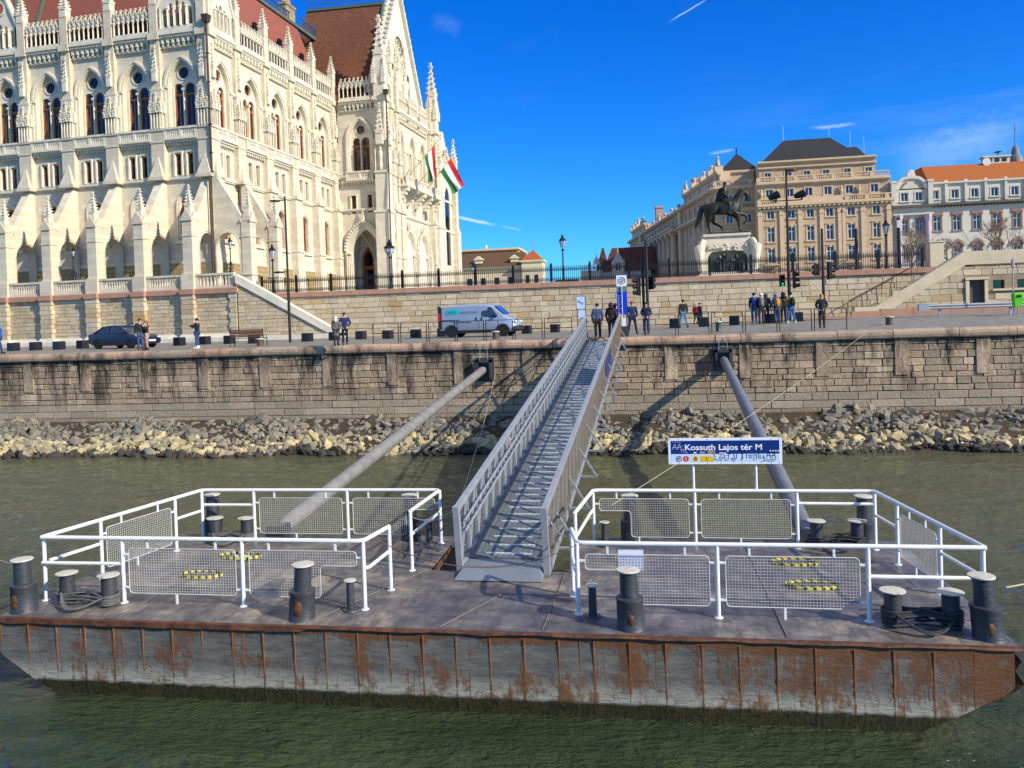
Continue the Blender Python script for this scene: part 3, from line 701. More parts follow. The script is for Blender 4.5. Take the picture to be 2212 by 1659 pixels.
def portal(T, hw, zs, zt, z0=8.5, nm='portal'):
    mb = MB(T)
    for k in range(5):
        a = hw+.42-k*.13; b = a-.11; mb.ring(arch(0, z0, a, zs, zt+(a-hw)*1.1, 10), arch(0, z0, b, zs, zt+(b-hw)*1.1, 10), .22+k*.12, .95)
    ap = arch(0, z0, hw+.5, zs, zt+.6, 12)
    for x, z in ap[2:-2:1]: mb.cbox((x, .18, z+.05), (.1, .14, .12))
    pinnacle(mb, 0, .15, zt+.45, 1.4, .3)
    for s in (-1, 1):
        for q in range(4): mb.tube([(s*(hw+.3-q*.14), .2+q*.14, z0), (s*(hw+.3-q*.14), .2+q*.14, zs)], .06, 6)
        mb.box(s*(hw+.15)-.3, .1, zs-.12, s*(hw+.15)+.3, .8, zs+.06)
    o = mb.build(nm, m_trim, par)
    return o
portal(T @ Matrix.Translation((.15, 0, 0)), 1.72, 13.6, 16.4)
# vestibule seen through the portal: vaulted back wall with ribs and doors
mb = MB(T); mb.panel(rect(-2.2, 8.5, 2.5, 17), [arch(-.9, 8.5, .75, 13, 14.6, 6), arch(1.2, 8.5, .75, 13, 14.6, 6)], 3.6, 3.9)
for x in (-1.9, .15, 2.2):
    for q in (-.12, 0, .12): mb.tube([(x+q, 3.45, 8.5), (x+q, 3.4, 12.6)], .07, 6)
    mb.box(x-.25, 3.25, 12.55, x+.25, 3.6, 12.75)
    for d in (-1, 1): mb.tube([(x, 3.4, 12.7), (x+d*.35, 3.2, 14.2), (x+d*.8, 2.6, 15.3), (x+d*1.0, 1.8, 15.9)], .08, 6)
mb.box(-2.6, 1, 8.5, -2.2, 3.9, 17); mb.box(2.45, 1, 8.5, 2.8, 3.9, 17); mb.box(-2.6, .95, 16.5, 2.8, 3.9, 17)
mb.build('vestibule', m_trim, par)
mb = MB(T)
for x in (-.9, 1.2):
    mb.panel(arch(x, 8.5, .74, 13, 14.55, 6), [rect(x-.55, 9.1, x+.55, 12.0), arch(x, 12.4, .5, 13.1, 14.1, 4)], 3.75, 3.85)
mb.split('entrance_door', m_wood, par)
mb = MB(T); mb.box(-2.1, 3.9, 8.5, 2.4, 3.95, 16.4); mb.build('door_glass', m_glass, par)
# corner towers of the portal block
def tower_mesh(h=38.9, wd=1.4):
    mb = MB(); w2 = wd/2
    mb.box(-w2, -w2, 17.9, w2, w2, 22.0); mb.box(-w2-.08, -w2-.12, 8.5, w2+.08, w2, 17.8); mb.box(-w2-.2, -w2-.2, 17.75, w2+.2, w2+.1, 18.0); mb.box(-w2-.1, -w2-.1, 22.0, w2+.1, w2+.1, 22.25)
    mb.box(-w2+.16, -w2+.18, 22.25, w2-.16, w2, 30); mb.box(-w2-.06, -w2-.06, 29.8, w2+.06, w2+.06, 30.2); mb.box(-w2+.1, -w2+.1, 30.2, w2-.1, w2-.1, 33.4)
    for s in (-1, 1):
        mb.tube([(s*(w2-.08), -w2, 22.3), (s*(w2-.08), -w2, 25.4)], .07, 6); mb.tube([(w2, s*(w2-.08), 22.3), (w2, s*(w2-.08), 25.4)], .07, 6)
    mb.box(-w2, -w2-.1, 25.4, w2+.1, w2, 25.6)
    mb.lathe([(.12, 22.3), (.2, 22.7), (.17, 23.4), (.24, 24.1), (.1, 24.4), (.14, 24.6), (.05, 24.8)], (0, -w2-.0, 0), 8)
    mb.lathe([(.12, 22.3), (.2, 22.7), (.17, 23.4), (.24, 24.1), (.1, 24.4), (.14, 24.6), (.05, 24.8)], (w2, 0, 0), 8)
    pinnacle(mb, 0, -w2+.1, 25.0, 4.4, .8); pinnacle(mb, w2-.1, 0, 25.0, 4.4, .8)
    for a, b in ((-1, -1), (1, -1), (1, 1), (-1, 1)): pinnacle(mb, a*w2*.8, b*w2*.8, 31.6, 2.6, .42)
    mb.box(-w2*.6, -w2*.6, 33.3, w2*.6, w2*.6, 34.6); pinnacle(mb, 0, 0, 33.2, h-33.2, 1.05); return mb.mesh('corner tower', m_trim)
K['tower'] = tower_mesh()
for u, v in ((-1.85, PV-.15), (PU, 43.2)): place('corner_tower', 'tower', fr(u, v, 0))
T = fr(-2.5, PV-.3, 0); mb = MB(T); mb.tube([(.25, -.65, 30.3), (.25, -.65, 22), (.3, -.85, 17.8), (.3, -.85, 8.6)], .08, 8); mb.frus(.05, -.9, .45, -.5, 30.2, 0, -1, .5, -.4, 30.7); mb.build('downpipe', m_lead, par)
# side face with three balcony bays
for v in (32.6, 36.3, 40.0):
    T = fr(PU, v, 1)@Matrix.Diagonal((3.7/PW, 1, 1, 1)); place('wall', 'wall0', T); place('window_surround', 'trim', T); place('string_course', 'courses', T); place('cornice', 'cornice', T); place('tracery', 'tracery', T); place('corbel_course', 'corb', T); biforate(T); place('parapet', 'arcade', T)
    for s in (-1,): place('small_window', 'rf', T @ Matrix.Translation((-.57, 0, -.4)), 'pr')
T = fr(PU, 0, 1)
mb = MB(T)
mb.box(27.2, .5, 8.5, 30.75, 1, 30); mb.box(41.85, .5, 8.5, 44.5, 1, 30)
mb.split('wall', m_par, par)
for v in (29.2, 30.9, 42.6): butt(fr(PU-.05, v, 1), 'buttS')
mb = MB(T); mb.box(30.6, -1.0, 21.3, 43.0, .5, 21.55)
for i in range(5):
    x = 31.2+i*2.85
    for k in range(4): mb.box(x-.32+k*.03, -.9+k*.28, 21.25-(k+1)*.42, x+.32-k*.03, .5, 21.3-k*.42)
mb.build('balcony', m_trim, par)
bm_ = balustrade_mesh(1.5, 21.55, 1.0, 10, -.85)
for i in range(4): put(bm_, 'balustrade', par, T @ Matrix.Translation((32.15+i*3.1, 0, 0)))
portal(T @ Matrix.Translation((33.9, 0, 0)), 1.45, 13.8, 16.0); portal(T @ Matrix.Translation((38.7, 0, 0)), 1.5, 13.8, 16.0)
mb = MB(T)
for x in (33.9, 38.7): mb.panel(arch(x, 8.5, 1.4, 13.8, 15.95, 8), [], .42, .5)
for x in (31.9, 36.3, 41.0): pinnacle(mb, x, .1, 11.5, 5.5, .5); mb.lathe([(.15, 9), (.25, 9.6), (.2, 11), (.1, 11.5)], (x, .1, 0), 8)
mb.split('blind_arch', m_trim, par)
# big gable with rose window
mb = MB(T); G = 34.3
mb.panel([(G-7.6, 30.2), (G+7.6, 30.2), (G+7.6, 31.2), (G, 45.2), (G-7.6, 31.2)], [circ(G, 38.2, 1.35, 20), arch(G-2.4, 31.6, .8, 34.8, 36.0, 5), arch(G+2.4, 31.6, .8, 34.8, 36.0, 5)], 1.0, 1.6, True)
for s in (-1, 1):
    mb.bar((G+s*7.9, 1.2, 31), (G, 1.2, 45.6), .3, 1.3, (0, 1, 0))
    for i in range(22): t = i/22; mb.cbox((G+s*7.9*(1-t), .75, 31.4+14.6*t), (.16, .16, .2)); mb.cbox((G+s*7.9*(1-t), 1.6, 31.4+14.6*t), (.16, .16, .2))
mb.ring(circ(G, 38.2, 1.6, 20), circ(G, 38.2, 1.3, 20), .85, 1.1, True)
for i in range(6): a = i*pi/3; mb.ring(circ(G+.85*cos(a), 38.2+.85*sin(a), .42, 10), circ(G+.85*cos(a), 38.2+.85*sin(a), .3, 10), 1.1, 1.2, True)
for x in (G-2.4, G+2.4, G):
    mb.lathe([(.25, 30.9), (.4, 31.6), (.33, 33), (.5, 34.2), (.2, 34.6), (.26, 35.0), (.1, 35.3)], (x-1.2, .7, 0), 8); pinnacle(mb, x-1.2, .7, 35.2, 3.4, .5)
    mb.ring(arch(x, 31.4, 1.0, 34.8, 36.3, 5), arch(x, 31.4, .8, 34.8, 36.0, 5), .85, 1.05)
mb.build('rose_gable', m_trim, par)
mb = MB(T); mb.box(G-4, 1.62, 31, G+4, 1.66, 40); mb.build('gable_glazing', m_glass, par)
mb = MB(fr(0, 0, 0)); ubox(mb, PU+1.05, 30, PV+1.05, 31, 17, 30.1); ubox(mb, PU+1.05, 30, PV+5, 52, 8.4, 30.1); mb.build('inner_wall', m_par, par)
# tall roof of the portal block, ridge square to the gable
mb = MB(fr(0, 0, 0)); r0_ = 1.2
A_ = [(-11, 27.3, 30.3), (-PU-1.7, 27.3, 30.3), (-PU-1.7, 41.5, 30.3), (-11, 41.5, 30.3)]; Bm = [(-9.2, 31.6, 42.6), (-PU-1.7, 32.2, 42.6), (-PU-1.7, 36.4, 42.6), (-9.2, 36.4, 42.6)]
a = [mb.pt(p) for p in A_]; b = [mb.pt(p) for p in Bm]; mb.face(b)
for i in range(4): mb.face([a[i], a[(i+1) % 4], b[(i+1) % 4], b[i]])
mb.build('portal_roof', m_tile2, par)
mb = MB(fr(0, 0, 0)); cresting(mb, (-9.2, 31.7, 42.7), (-PU-1.8, 32.2, 42.7), 1.5, .36); mb.build('roof_cresting', m_blue, par)
mb = MB(fr(0, 0, 0)); mb.bar((-9.2, 31.6, 42.7), (-PU-1.7, 32.2, 42.7), .3, .25); mb.bar((-PU-1.75, 27.2, 30.6), (-PU-1.75, 32.2, 42.7), .25, .3, (0, 0, 1))
mb.bar((-7.8, 31.4, 38.9), (-4.4, 27.6, 31), .45, .3); mb.build('roof_flashing', m_cop, par)
# far pavilion behind the portal block
mb = MB(T); mb.box(44.5, .3, 8.5, 52.5, 6, 26.5); mb.box(44.2, .1, 26.3, 52.8, 6, 26.8); mb.box(44.4, .1, 17.9, 52.7, .6, 18.2); mb.box(44.4, .1, 21.9, 52.7, .6, 22.2)
for x in (45.2, 51.9): mb.box(x-.7, -.5, 8.5, x+.7, .3, 18); mb.box(x-.55, -.3, 18, x+.55, .4, 26.6); mb.frus(x-.7, -.6, x+.7, .3, 17.9, x-.05, 0, x+.05, .3, 19.8)
mb.build('pavilion_wall', m_par, par)
mb = MB(T)
for x in (45.2, 51.9, 48.6): pinnacle(mb, x, 0, 26.6, 4.4 if x != 48.6 else 2.6, .8)
mb.panel([(46, 26.8), (51, 26.8), (48.5, 31.5)], [circ(48.5, 28.3, .6, 12)], .4, .8, True)
for s in (-1, 1):
    for i in range(9): t = i/9; mb.cbox((48.5+s*2.6*(1-t), .6, 27+4.6*t), (.15, .2, .17))
mb.ring(arch(48.6, 13.5, 1.4, 22.0, 24.5, 8), arch(48.6, 13.5, 1.1, 22.0, 24.0, 8), .1, .4)
mb.split('pavilion_gable', m_trim, par)
mb = MB(T); mb.panel(arch(48.6, 13.5, 1.1, 22.0, 24.0, 8), [], .2, .3); mb.build('tall_window', m_glass, par)
mb = MB(T); mb.tube([(44.5, 4.5, 30), (44.5, 4.5, 35)], [.5, .12], 8); mb.tube([(44.5, 4.5, 35), (44.5, 4.5, 39)], .05, 6); mb.ball((44.5, 4.5, 37.2), .16); mb.build('ventilation_spire', m_iron, par)
# ------------------------------------------------------------------ terrace below the parliament
tw = thing('arcade_terrace', 'rusticated stone terrace with balustrade and square piers at the foot of the parliament', 'terrace', P(11, 0, 4.8))
T = fr(0, 0, 0)
random.seed(21)
mb = MB(T); mb.box(-45, .08, 4.5, 0, 3.4, 8.62); mb.box(-45, 3.4, 4.5, 0, 27.5, 8.62); mb.build('terrace_body', m_mort2, tw)
mb = MB(T); mb.box(-45, .1, 8.62, 0, 30, 8.9); mb.build('terrace_floor', m_plaza, tw)
mb = MB(T); blocks(mb, -45, 0, 5.4, 8.55, .08, (.2, .34), (.4, 1.0), .03, .02); mb.build('block_facing', m_terr, tw)
mb = MB(T)
for u in (4.07, 8.45, 12.8, 17.15, 21.5, 25.85, 30.2, 34.5):
    z = 5.5; k = 0
    while z < 8.5:
        h = .38; mb.ct = random.random(); d = .03+.02*random.random(); w_ = .56 if k % 2 else .5; mb.box(-u-w_, -.28-d, z+.012, -u+w_, .1, min(z+h, 8.55)-.012); z += h; k += 1
for k in range(8): mb.ct = random.random(); mb.box(-.5-(.12 if k % 2 else 0), -.07, 5.5+k*.38+.012, .03, .1, 5.5+(k+1)*.38-.012)
mb.split('rusticated_pilaster', m_terr, tw)
mb = MB(T); mb.box(-45, -.12, 4.5, .1, .2, 5.15); mb.frus(-45, -.12, .1, .2, 5.15, -45, 0, .05, .2, 5.45)
for u in (4.07, 8.45, 12.8, 17.15, 21.5, 25.85): mb.box(-u-.85, -.42, 4.5, -u+.85, -.1, 5.15); mb.frus(-u-.85, -.42, -u+.85, -.08, 5.15, -u-.58, -.3, -u+.58, -.08, 5.5)
mb.build('base_course', m_trim, tw)
mb = MB(T); mb.box(-45, -.16, 8.55, .15, .3, 8.92); mb.frus(-45, -.16, .15, .3, 8.92, -45, -.05, .05, .3, 9.0)
for u in (4.07, 8.45, 12.8, 17.15, 21.5, 25.85): mb.box(-u-.62, -.42, 8.55, -u+.62, -.15, 8.95)
mb.build('red_coping', m_pink, tw)
K['tbal'] = balustrade_mesh(1.56, 9.0, 1.12, 11, .1, False, m_par)
for u in (6.26, 10.63, 14.98, 19.33, 23.68): put(K['tbal'], 'balustrade', tw, T @ Matrix.Translation((-u, 0, 0)))
put(balustrade_mesh(1.7, 9.0, 1.12, 9, .1, False, m_par), 'balustrade', tw, T @ Matrix.Translation((-1.85, 0, 0)))
mb = MB(T)
for u in (4.07, 8.45, 12.8, 17.15, 21.5, 25.85): mb.box(-u-.56, -.2, 8.95, -u+.56, .4, 10.12)
mb.split('pier_pedestal', m_par, tw)
# stair ramp running down to the road in front of the retaining wall
st = thing('stair_wall', 'sloping stone stair wall descending from the terrace corner to the road', 'stairs', (-26, 57.2, 4.8))
mb = MB(); xa, xb = -30.4, -22.75
mb.panel([(xa, 4.6), (xb, 4.6), (xb, 5.35), (xa, 9.55)], [], 57.0, 57.5, True); mb.build('wall_core', m_mort2, st)
mb = MB(); blocks(mb, xa, xb, 5.2, 9.4, 57.0, (.24, .36), (.4, 1.0), .03, .02, skip=lambda x, z: z > 9.45-(x-xa)*.548); mb.build('block_facing', m_terr, st)
mb = MB(); mb.panel([(xa-.1, 9.3), (xb, 5.0), (xb+.9, 5.0), (xb+.9, 5.35), (xb, 5.55), (xa-.1, 9.95)], [], 56.85, 57.6, True); mb.box(xa, 56.85, 4.6, xb+.9, 57.05, 5.2); mb.build('stair_parapet', m_trim, st)
mb = MB()
for i in range(24): x = xa+i*(xb-xa)/24; mb.box(x, 57.5, 4.7, x+.33, 60, 8.85-i*.167)
mb.build('stair_flight', m_plaza, st)
# ------------------------------------------------------------------ iron fence on the terrace edge
def add_fence(X0, n, pitch, label, z=8.5, Y=60.15):
    t = thing('iron_fence', label, 'fence', (X0+n*pitch/2, Y, z))
    for i in range(n+1):
        x = X0+i*pitch; mb = MB(); mb.box(x-.07, Y-.07, z, x+.07, Y+.07, z+1.38); mb.box(x-.09, Y-.09, z+1.3, x+.09, Y+.09, z+1.36); mb.ball((x, Y, z+1.43), .05, 6, 4); mb.build('post', m_iron, t)
    for i in range(n):
        a, b = X0+i*pitch+.1, X0+(i+1)*pitch-.1; mb = MB()
        for zz, h in ((.08, .03), (.3, .03), (.85, .03), (1.05, .03)): mb.box(a, Y-.015, z+zz, b, Y+.015, z+zz+h)
        k = int((b-a)/.145)
        for j in range(k+1):
            x = a+(b-a)*j/k; mb.box(x-.014, Y-.014, z+.05, x+.014, Y+.014, z+1.17); mb.frus(x-.028, Y-.012, x+.028, Y+.012, z+1.15, x-.004, Y-.004, x+.004, Y+.004, z+1.26)
            if j < k:
                m_ = x+(b-a)/k/2; r = (b-a)/k/2
                mb.ring(circ(m_, z+.955, r*.95, 8), circ(m_, z+.955, r*.5, 8), Y-.012, Y+.012, True); mb.ring(circ(m_, z+.2, r*.95, 8), circ(m_, z+.2, r*.5, 8), Y-.012, Y+.012, True)
        mb.build('railing_panel', m_iron, t)
    return t
add_fence(-29.95, 17, 2.925, 'long black iron fence with ringed railings along the red coping of the upper wall')
# ------------------------------------------------------------------ palace on the square
m_pal = stone('palace stone', ((206, 180, 142), (188, 160, 124)), 1.4, .5, .006, .8, .35, .12, .25)
m_palt = M('palace trim', (210, 184, 148), .8, var=.2, vs=.6)
m_slate = M('dark slate roof', (40, 38, 44), .7, var=.3, vs=2, bump=.2, bs=12)
m_wfr = M('white window frames', (216, 212, 204), .5, var=.05)
m_wgl = M('blue reflecting glass', (34, 40, 62), .1, var=.5, vs=.4, spec=.8)
pal = thing('palace_building', 'tan stone palace with dark hipped roofs, balustrades and a colonnaded street side', 'building', (30, 152, 8.4))
def XF(o, ang):  # facade frame from origin and angle of its x direction
    c, s_ = cos(ang), sin(ang); return Matrix(((c, -s_, 0, o[0]), (s_, c, 0, o[1]), (0, 0, 1, 0), (0, 0, 0, 1)))
def win_meshes(w, h, key, arched=False):
    mb = MB()
    if arched: mb.ring(arch(0, 0, w/2, h-w/2, h, 5), arch(0, .1, w/2-.13, h-w/2, h-.13, 5), -.05, .12, True)
    else: mb.ring(rect(-w/2, 0, w/2, h), rect(-w/2+.12, .1, w/2-.12, h-.12), -.05, .12, True)
    mb.box(-.05, -.04, .1, .05, .1, h-.1)
    if h > 2: mb.box(-w/2+.12, -.04, h*.64, w/2-.12, .1, h*.64+.1)
    tr_ = MB(); tr_.ring([(-w/2-.2, -.05), (-w/2-.2, h+.2), (w/2+.2, h+.2), (w/2+.2, -.05)], [(-w/2, -.05), (-w/2, h), (w/2, h), (w/2, -.05)], -.29, -.12); tr_.box(-w/2-.3, -.4, -.22, w/2+.3, -.12, 0)
    if h > 2: tr_.box(-w/2-.2, -.44, h+.2, w/2+.2, -.12, h+.34); tr_.cbox((0, -.3, h+.1), (.2, .12, .22))
    f = mb.mesh('window', m_wfr); mb = MB(); mb.box(-w/2+.1, .02, .08, w/2-.1, .06, h-.1 if not arched else h-.35); p = mb.mesh('pane', m_wgl); K[key] = (f, p, tr_)
def window(par_, T, x, z, key, y=0, name='window', tm=None):
    f, p, tr_ = K[key]; o = put(f, name, par_, T @ Matrix.Translation((x, y, z))); put(p, 'pane', o)
    if tm:
        if (key, tm.name) not in K: K[(key, tm.name)] = tr_.mesh('surround', tm)
        put(K[(key, tm.name)], 'surround', o)
    return o
for k_, w_, h_ in (('pa', 1.15, 1.15), ('pb', 1.3, 1.45), ('pc', 1.25, 1.6), ('pd', 1.25, 2.6)): win_meshes(w_, h_, k_)
def wall_with_windows(par_, T, x0, x1, z0, z1, wins, y=0, th=1., name='wall', mat=None, trims=True, tmat=None, pname='window'):
    """wins: list of (x, z, key, w, h)"""
    mb = MB(T); mb.panel(rect(x0, z0, x1, z1), [rect(x-w/2, z, x+w/2, z+h) for x, z, k, w, h in wins], y, y+.35); mb.build(name, mat or m_pal, par_)
    mb = MB(T)
    for x, z, k, w, h in wins:
        window(par_, T, x, z, k, y+.22, pname, (tmat or m_palt) if trims else None)
S = {'pa': (1.15, 1.15), 'pb': (1.3, 1.45), 'pc': (1.25, 1.6), 'pd': (1.25, 2.6)}
cols = (23.85, 27.45, 30.7, 34.0, 37.65, 41.9)
T = XF((0, 150), 0)
wl = []
for x in cols:
    for z, k in ((22.4, 'pc'), (18.25, 'pd'), (14.45, 'pd'), (10.3, 'pd')): wl.append((x, z, k)+S[k])
wall_with_windows(pal, T, 21.8, 44.5, 8.4, 24.6, wl)
wall_with_windows(pal, T, 21.8, 44.5, 24.6, 29.0, [(x, 26.4, 'pb')+S['pb'] for x in cols], .9)
wall_with_windows(pal, T, 22.3, 42.4, 29, 33.1, [(x, 29.9, 'pa')+S['pa'] for x in cols[:5]]+[(41.3, 29.9, 'pa')+S['pa']], 2.0)
def course(mb, x0, x1, z, h, y, p, dent=0):
    mb.box(x0, y-p, z, x1, y+.3, z+h); mb.box(x0, y-p*.6, z-h*.6, x1, y+.3, z)
    if dent:
        for i in range(int((x1-x0)/dent)): x = x0+.2+i*dent; mb.box(x, y-p*.85, z-h*.8, x+dent*.45, y, z-.02)
mb = MB(T); course(mb, 21.5, 44.8, 24.6, .45, 0, .75, .8); course(mb, 21.5, 44.6, 28.75, .35, .9, .6); course(mb, 22.1, 42.6, 31.8, .25, 2, .4); course(mb, 22.1, 42.6, 32.8, .3, 2, .6)
course(mb, 21.7, 44.6, 23.9, .2, 0, .25); mb.box(25.3, .3, 25.05, 37, .8, 26.1)
for x in (21.95, 25.7, 28.9, 32.6, 35.7, 36.3, 39.6, 43.9): mb.box(x-.35, -.22, 8.4, x+.35, 0, 23.9); mb.box(x-.45, -.3, 23.0, x+.45, 0, 23.4)
mb.build('cornices_and_pilasters', m_palt, pal)
def pbal(T, x0, x1, z, y, h=1.05, st=.36):
    mb = MB(T); mb.box(x0, y-.15, z, x1, y+.15, z+.15); mb.box(x0, y-.18, z+h-.2, x1, y+.18, z+h)
    n = int((x1-x0)/st)
    for i in range(n+1):
        x = x0+(x1-x0)*i/n
        if i % 9 == 0: mb.box(x-.3, y-.17, z+.15, x+.3, y+.17, z+h-.2)
        else: mb.box(x-.07, y-.07, z+.15, x+.07, y+.07, z+h-.2)
    mb.build('balustrade', m_palt, pal)
pbal(T, 21.9, 25.3, 25.05, .3); pbal(T, 37, 44.5, 25.05, .3); pbal(T, 21.9, 44.3, 29.1, .75)
for x in (22.4, 25.2, 36.2, 39.2):
    mb = MB(T); mb.lathe([(.28, 25.9), (.3, 26.1), (.12, 26.2), (.35, 26.7), (.32, 27.1), (.14, 27.2), (.22, 27.6), (.06, 27.8)], (x, .55, .1), 8); mb.build('urn', m_palt, pal)
for x in (23.85, 37.65):
    mb = MB(T); mb.box(x-1.3, -1.0, 13.95, x+1.3, 0, 14.2); mb.build('balcony_slab', m_palt, pal)
    mb = MB(T); mb.box(x-1.2, -.95, 15.3, x+1.2, -.9, 15.35)
    for i in range(13): mb.box(x-1.2+i*.2-.015, -.94, 14.2, x-1.2+i*.2+.015, -.91, 15.3)
    mb.build('balcony_railing', m_iron, pal)
mb = MB(T); mb.box(21.8, .36, 8.4, 44.5, 25, 24.6); mb.box(21.8, 1.3, 24.6, 44.5, 25, 29); mb.box(22.3, 2.36, 29, 42.4, 22, 33); mb.build('inner_wall', m_palt, pal)
mb = MB(T); mb.frus(22.8, 2.4, 40.6, 20, 33.1, 28.0, 9, 36.4, 13, 38.2); mb.build('hip_roof', m_slate, pal)
mb = MB(T); mb.frus(38.2, 5, 42.3, 14, 33.1, 39.6, 8, 40.9, 11, 36.0); mb.build('hip_roof', m_slate, pal)
mb = MB(T)
for x, y, h in ((28, 9, 41), (36.3, 9, 40.5), (39.8, 8, 39), (42.2, 8, 38)): mb.tube([(x, y, 33), (x, y, h)], .04, 5)
mb.split('lightning_rod', m_wfr, pal)
# recessed bay at the street corner
T2 = XF((0, 155), 0)
wl = [(x, z, k)+S[k] for x in (17.2, 20.6) for z, k in ((22.6, 'pc'), (18.3, 'pd'), (14.4, 'pd'))]
wall_with_windows(pal, T2, 14.6, 21.9, 8.4, 29.4, wl+[(x, 26.4, 'pb')+S['pb'] for x in (17.2, 20.6)])
mb = MB(T2); course(mb, 14.2, 22, 24.9, .4, 0, .6, .8); course(mb, 14.2, 22, 29.1, .35, 0, .7); mb.box(14.9, 1.2, 29.4, 22, 3, 32.3); course(mb, 14.8, 22, 32.2, .4, 1.2, .4); mb.build('cornices_and_pilasters', m_palt, pal)
pbal(T2, 14.6, 21.8, 29.5, -.3); pbal(T2, 16, 21.8, 25.3, -.3)
mb = MB(T2); mb.frus(15.5, 2, 23.5, 10, 32.4, 19.2, 5.6, 19.8, 6.2, 36.4); mb.tube([(19.5, 6, 36.2), (19.5, 6, 37.8)], .15, 6); mb.build('pyramid_roof', m_slate, pal)
# street side running away from the square
SA = atan2(-.986, .165); TS = XF((14.6, 155), SA)      # x runs towards the viewer
Wn = []
for i in range(22):
    x = -2.6-i*4.4
    for z, k in ((26.4, 'pb'), (22.6, 'pc')): Wn.append((x, z, k)+S[k])
wall_with_windows(pal, TS, -104, 0, 8.4, 29.3, Wn+[(-2.6-i*4.4, 14.2, 'pd')+S['pd'] for i in range(9)])
mb = MB(TS); course(mb, -104, .4, 24.9, .45, 0, 1.1, 1.1); course(mb, -104, .4, 29.0, .4, 0, .9, 1.4); course(mb, -104, .2, 12.6, .5, 0, .4); mb.box(-30, 1, 29.3, 0, 3, 32.3); mb.box(-104, 1, 29.3, -80, 3, 32.3); course(mb, -30, .2, 32.1, .5, 1, .6); course(mb, -104, -80, 32.1, .5, 1, .6)
mb.box(-30.3, -.6, 8.4, -27.5, 0, 29.2); mb.box(-81, -.9, 8.4, -78.5, 0, 29.2)
for x in (-2, -8, -16, -24, -29, -82, -88, -95, -103): mb.box(x-.4, -.25, 8.4, x+.4, 0, 24.9); mb.box(x-.35, .8, 29.4, x+.35, 1.3, 32)
mb.build('cornices_and_pilasters', m_palt, pal)
for i in range(9):
    x = -33-i*5.2; mb = MB(TS); mb.tube([(x, -1.0, 12.6), (x, -1.0, 18), (x, -1.0, 23.9)], [.85, .82, .7], 12); mb.box(x-1, -2, 23.9, x+1, 0, 24.6); mb.box(x-1, -2, 12, x+1, 0, 12.6); mb.box(x-1, -2, 8.4, x+1, 0, 12); mb.build('column', m_palt, pal, True)
mb = MB(TS); mb.box(-80, -2.1, 24.6, -30, 0, 25.6); mb.box(-80, -2.4, 25.3, -30, 0, 25.7); mb.build('entablature', m_palt, pal)
for i, x in enumerate((-1, -6, -12, -20, -28, -36, -44, -52, -60, -68, -76, -84, -92, -98, -103)):
    z = 32.6 if x > -30 or x < -80 else 29.5; mb = MB(TS); mb.box(x-.7, .2, z-.2, x+.7, 1.8, z+.9)
    if i % 4 == 0: mb.tube([(x-.5, 1, z+.9), (x-.2, 1, z+1.7), (x+.1, 1, z+2.4)], [.5, .45, .2], 7); mb.ball((x+.15, 1, z+2.65), .25, 7, 5); mb.tube([(x+.5, 1, z+.9), (x+.35, 1, z+1.5)], [.4, .25], 6)
    else: mb.lathe([(.4, z+.9), (.25, z+1.2), (.5, z+1.8), (.38, z+2.0)], (x, 1, 0), 8)
    mb.build('roof_sculpture', m_palt, pal)
mb = MB(TS); mb.frus(-80, 1.2, -30, 14, 29.4, -80, 6, -30, 9, 33.8); mb.build('street_roof', m_slate, pal)
for x in (-34, -80): mb = MB(TS); mb.box(x-.9, 4, 30, x+.9, 6, 36.5); mb.box(x-1.1, 3.8, 36.5, x+1.1, 6.2, 37); mb.build('chimney', m_pink, pal)
mb = MB(TS); mb.box(-104, .36, 8.4, -1, 12, 29.3); mb.box(-30, 3, 29, -1, 12, 32.2); mb.box(-104, 3, 29, -80, 12, 32.2); mb.build('inner_wall', m_palt, pal)
# ------------------------------------------------------------------ white building with orange roof
m_wh = M('white render', (208, 202, 182), .8, var=.14, vs=.5)
m_or = M('orange roof tiles', (172, 92, 34), .8, var=.2, vs=2, bump=.3, bs=10)
m_brn = M('reddish stucco ornament', (150, 120, 108), .8, var=.3, vs=3)
m_lil = M('polished lilac column', (196, 176, 186), .4, var=.1)
wb = thing('white_building', 'white rendered building with orange tiled roof, arched gable and stucco window ornament', 'building', (58, 150, 8.4))
win_meshes(1.2, 1.5, 'wa'); win_meshes(1.25, 2.5, 'wb'); win_meshes(1.3, 2.8, 'wc', True); win_meshes(1.0, 2.4, 'wd')
S.update(wa=(1.2, 1.5), wb=(1.25, 2.5), wc=(1.3, 2.8), wd=(1.0, 2.4))
T = XF((0, 150.6), 0)
xs_ = [52.1+3.23*i for i in range(10)]
wall_with_windows(wb, T, 51.2, 84, 8.4, 23.6, [(x, 18.9, 'wb')+S['wb'] for x in xs_]+[(x, 13.2, 'wc')+S['wc'] for x in xs_], 0, mat=m_wh, tmat=m_brn)
wall_with_windows(wb, T, 51.2, 84, 23.6, 27.5, [(x, 24.6, 'wa')+S['wa'] for x in xs_], .6, mat=m_wh, tmat=m_wh)
wall_with_windows(wb, T, 44.7, 51.2, 8.4, 23.2, [(x, z, 'wd')+S['wd'] for x in (46.8, 49.2) for z in (18.7, 14)], -.1, mat=m_wh, tmat=m_brn)
wall_with_windows(wb, T, 44.7, 51.2, 23.6, 26.6, [(x, 24.4, 'wd', 1.0, 1.5) for x in ()]+[(x, 24.4, 'wa')+S['wa'] for x in (46.8, 49.2)], 0, mat=m_wh, tmat=m_wh)
mb = MB(T)
for x in (44.9, 51.0): mb.box(x-.4, -.5, 23.6, x+.4, .5, 27.6); mb.box(x-.5, -.6, 27.6, x+.5, .6, 28.0)
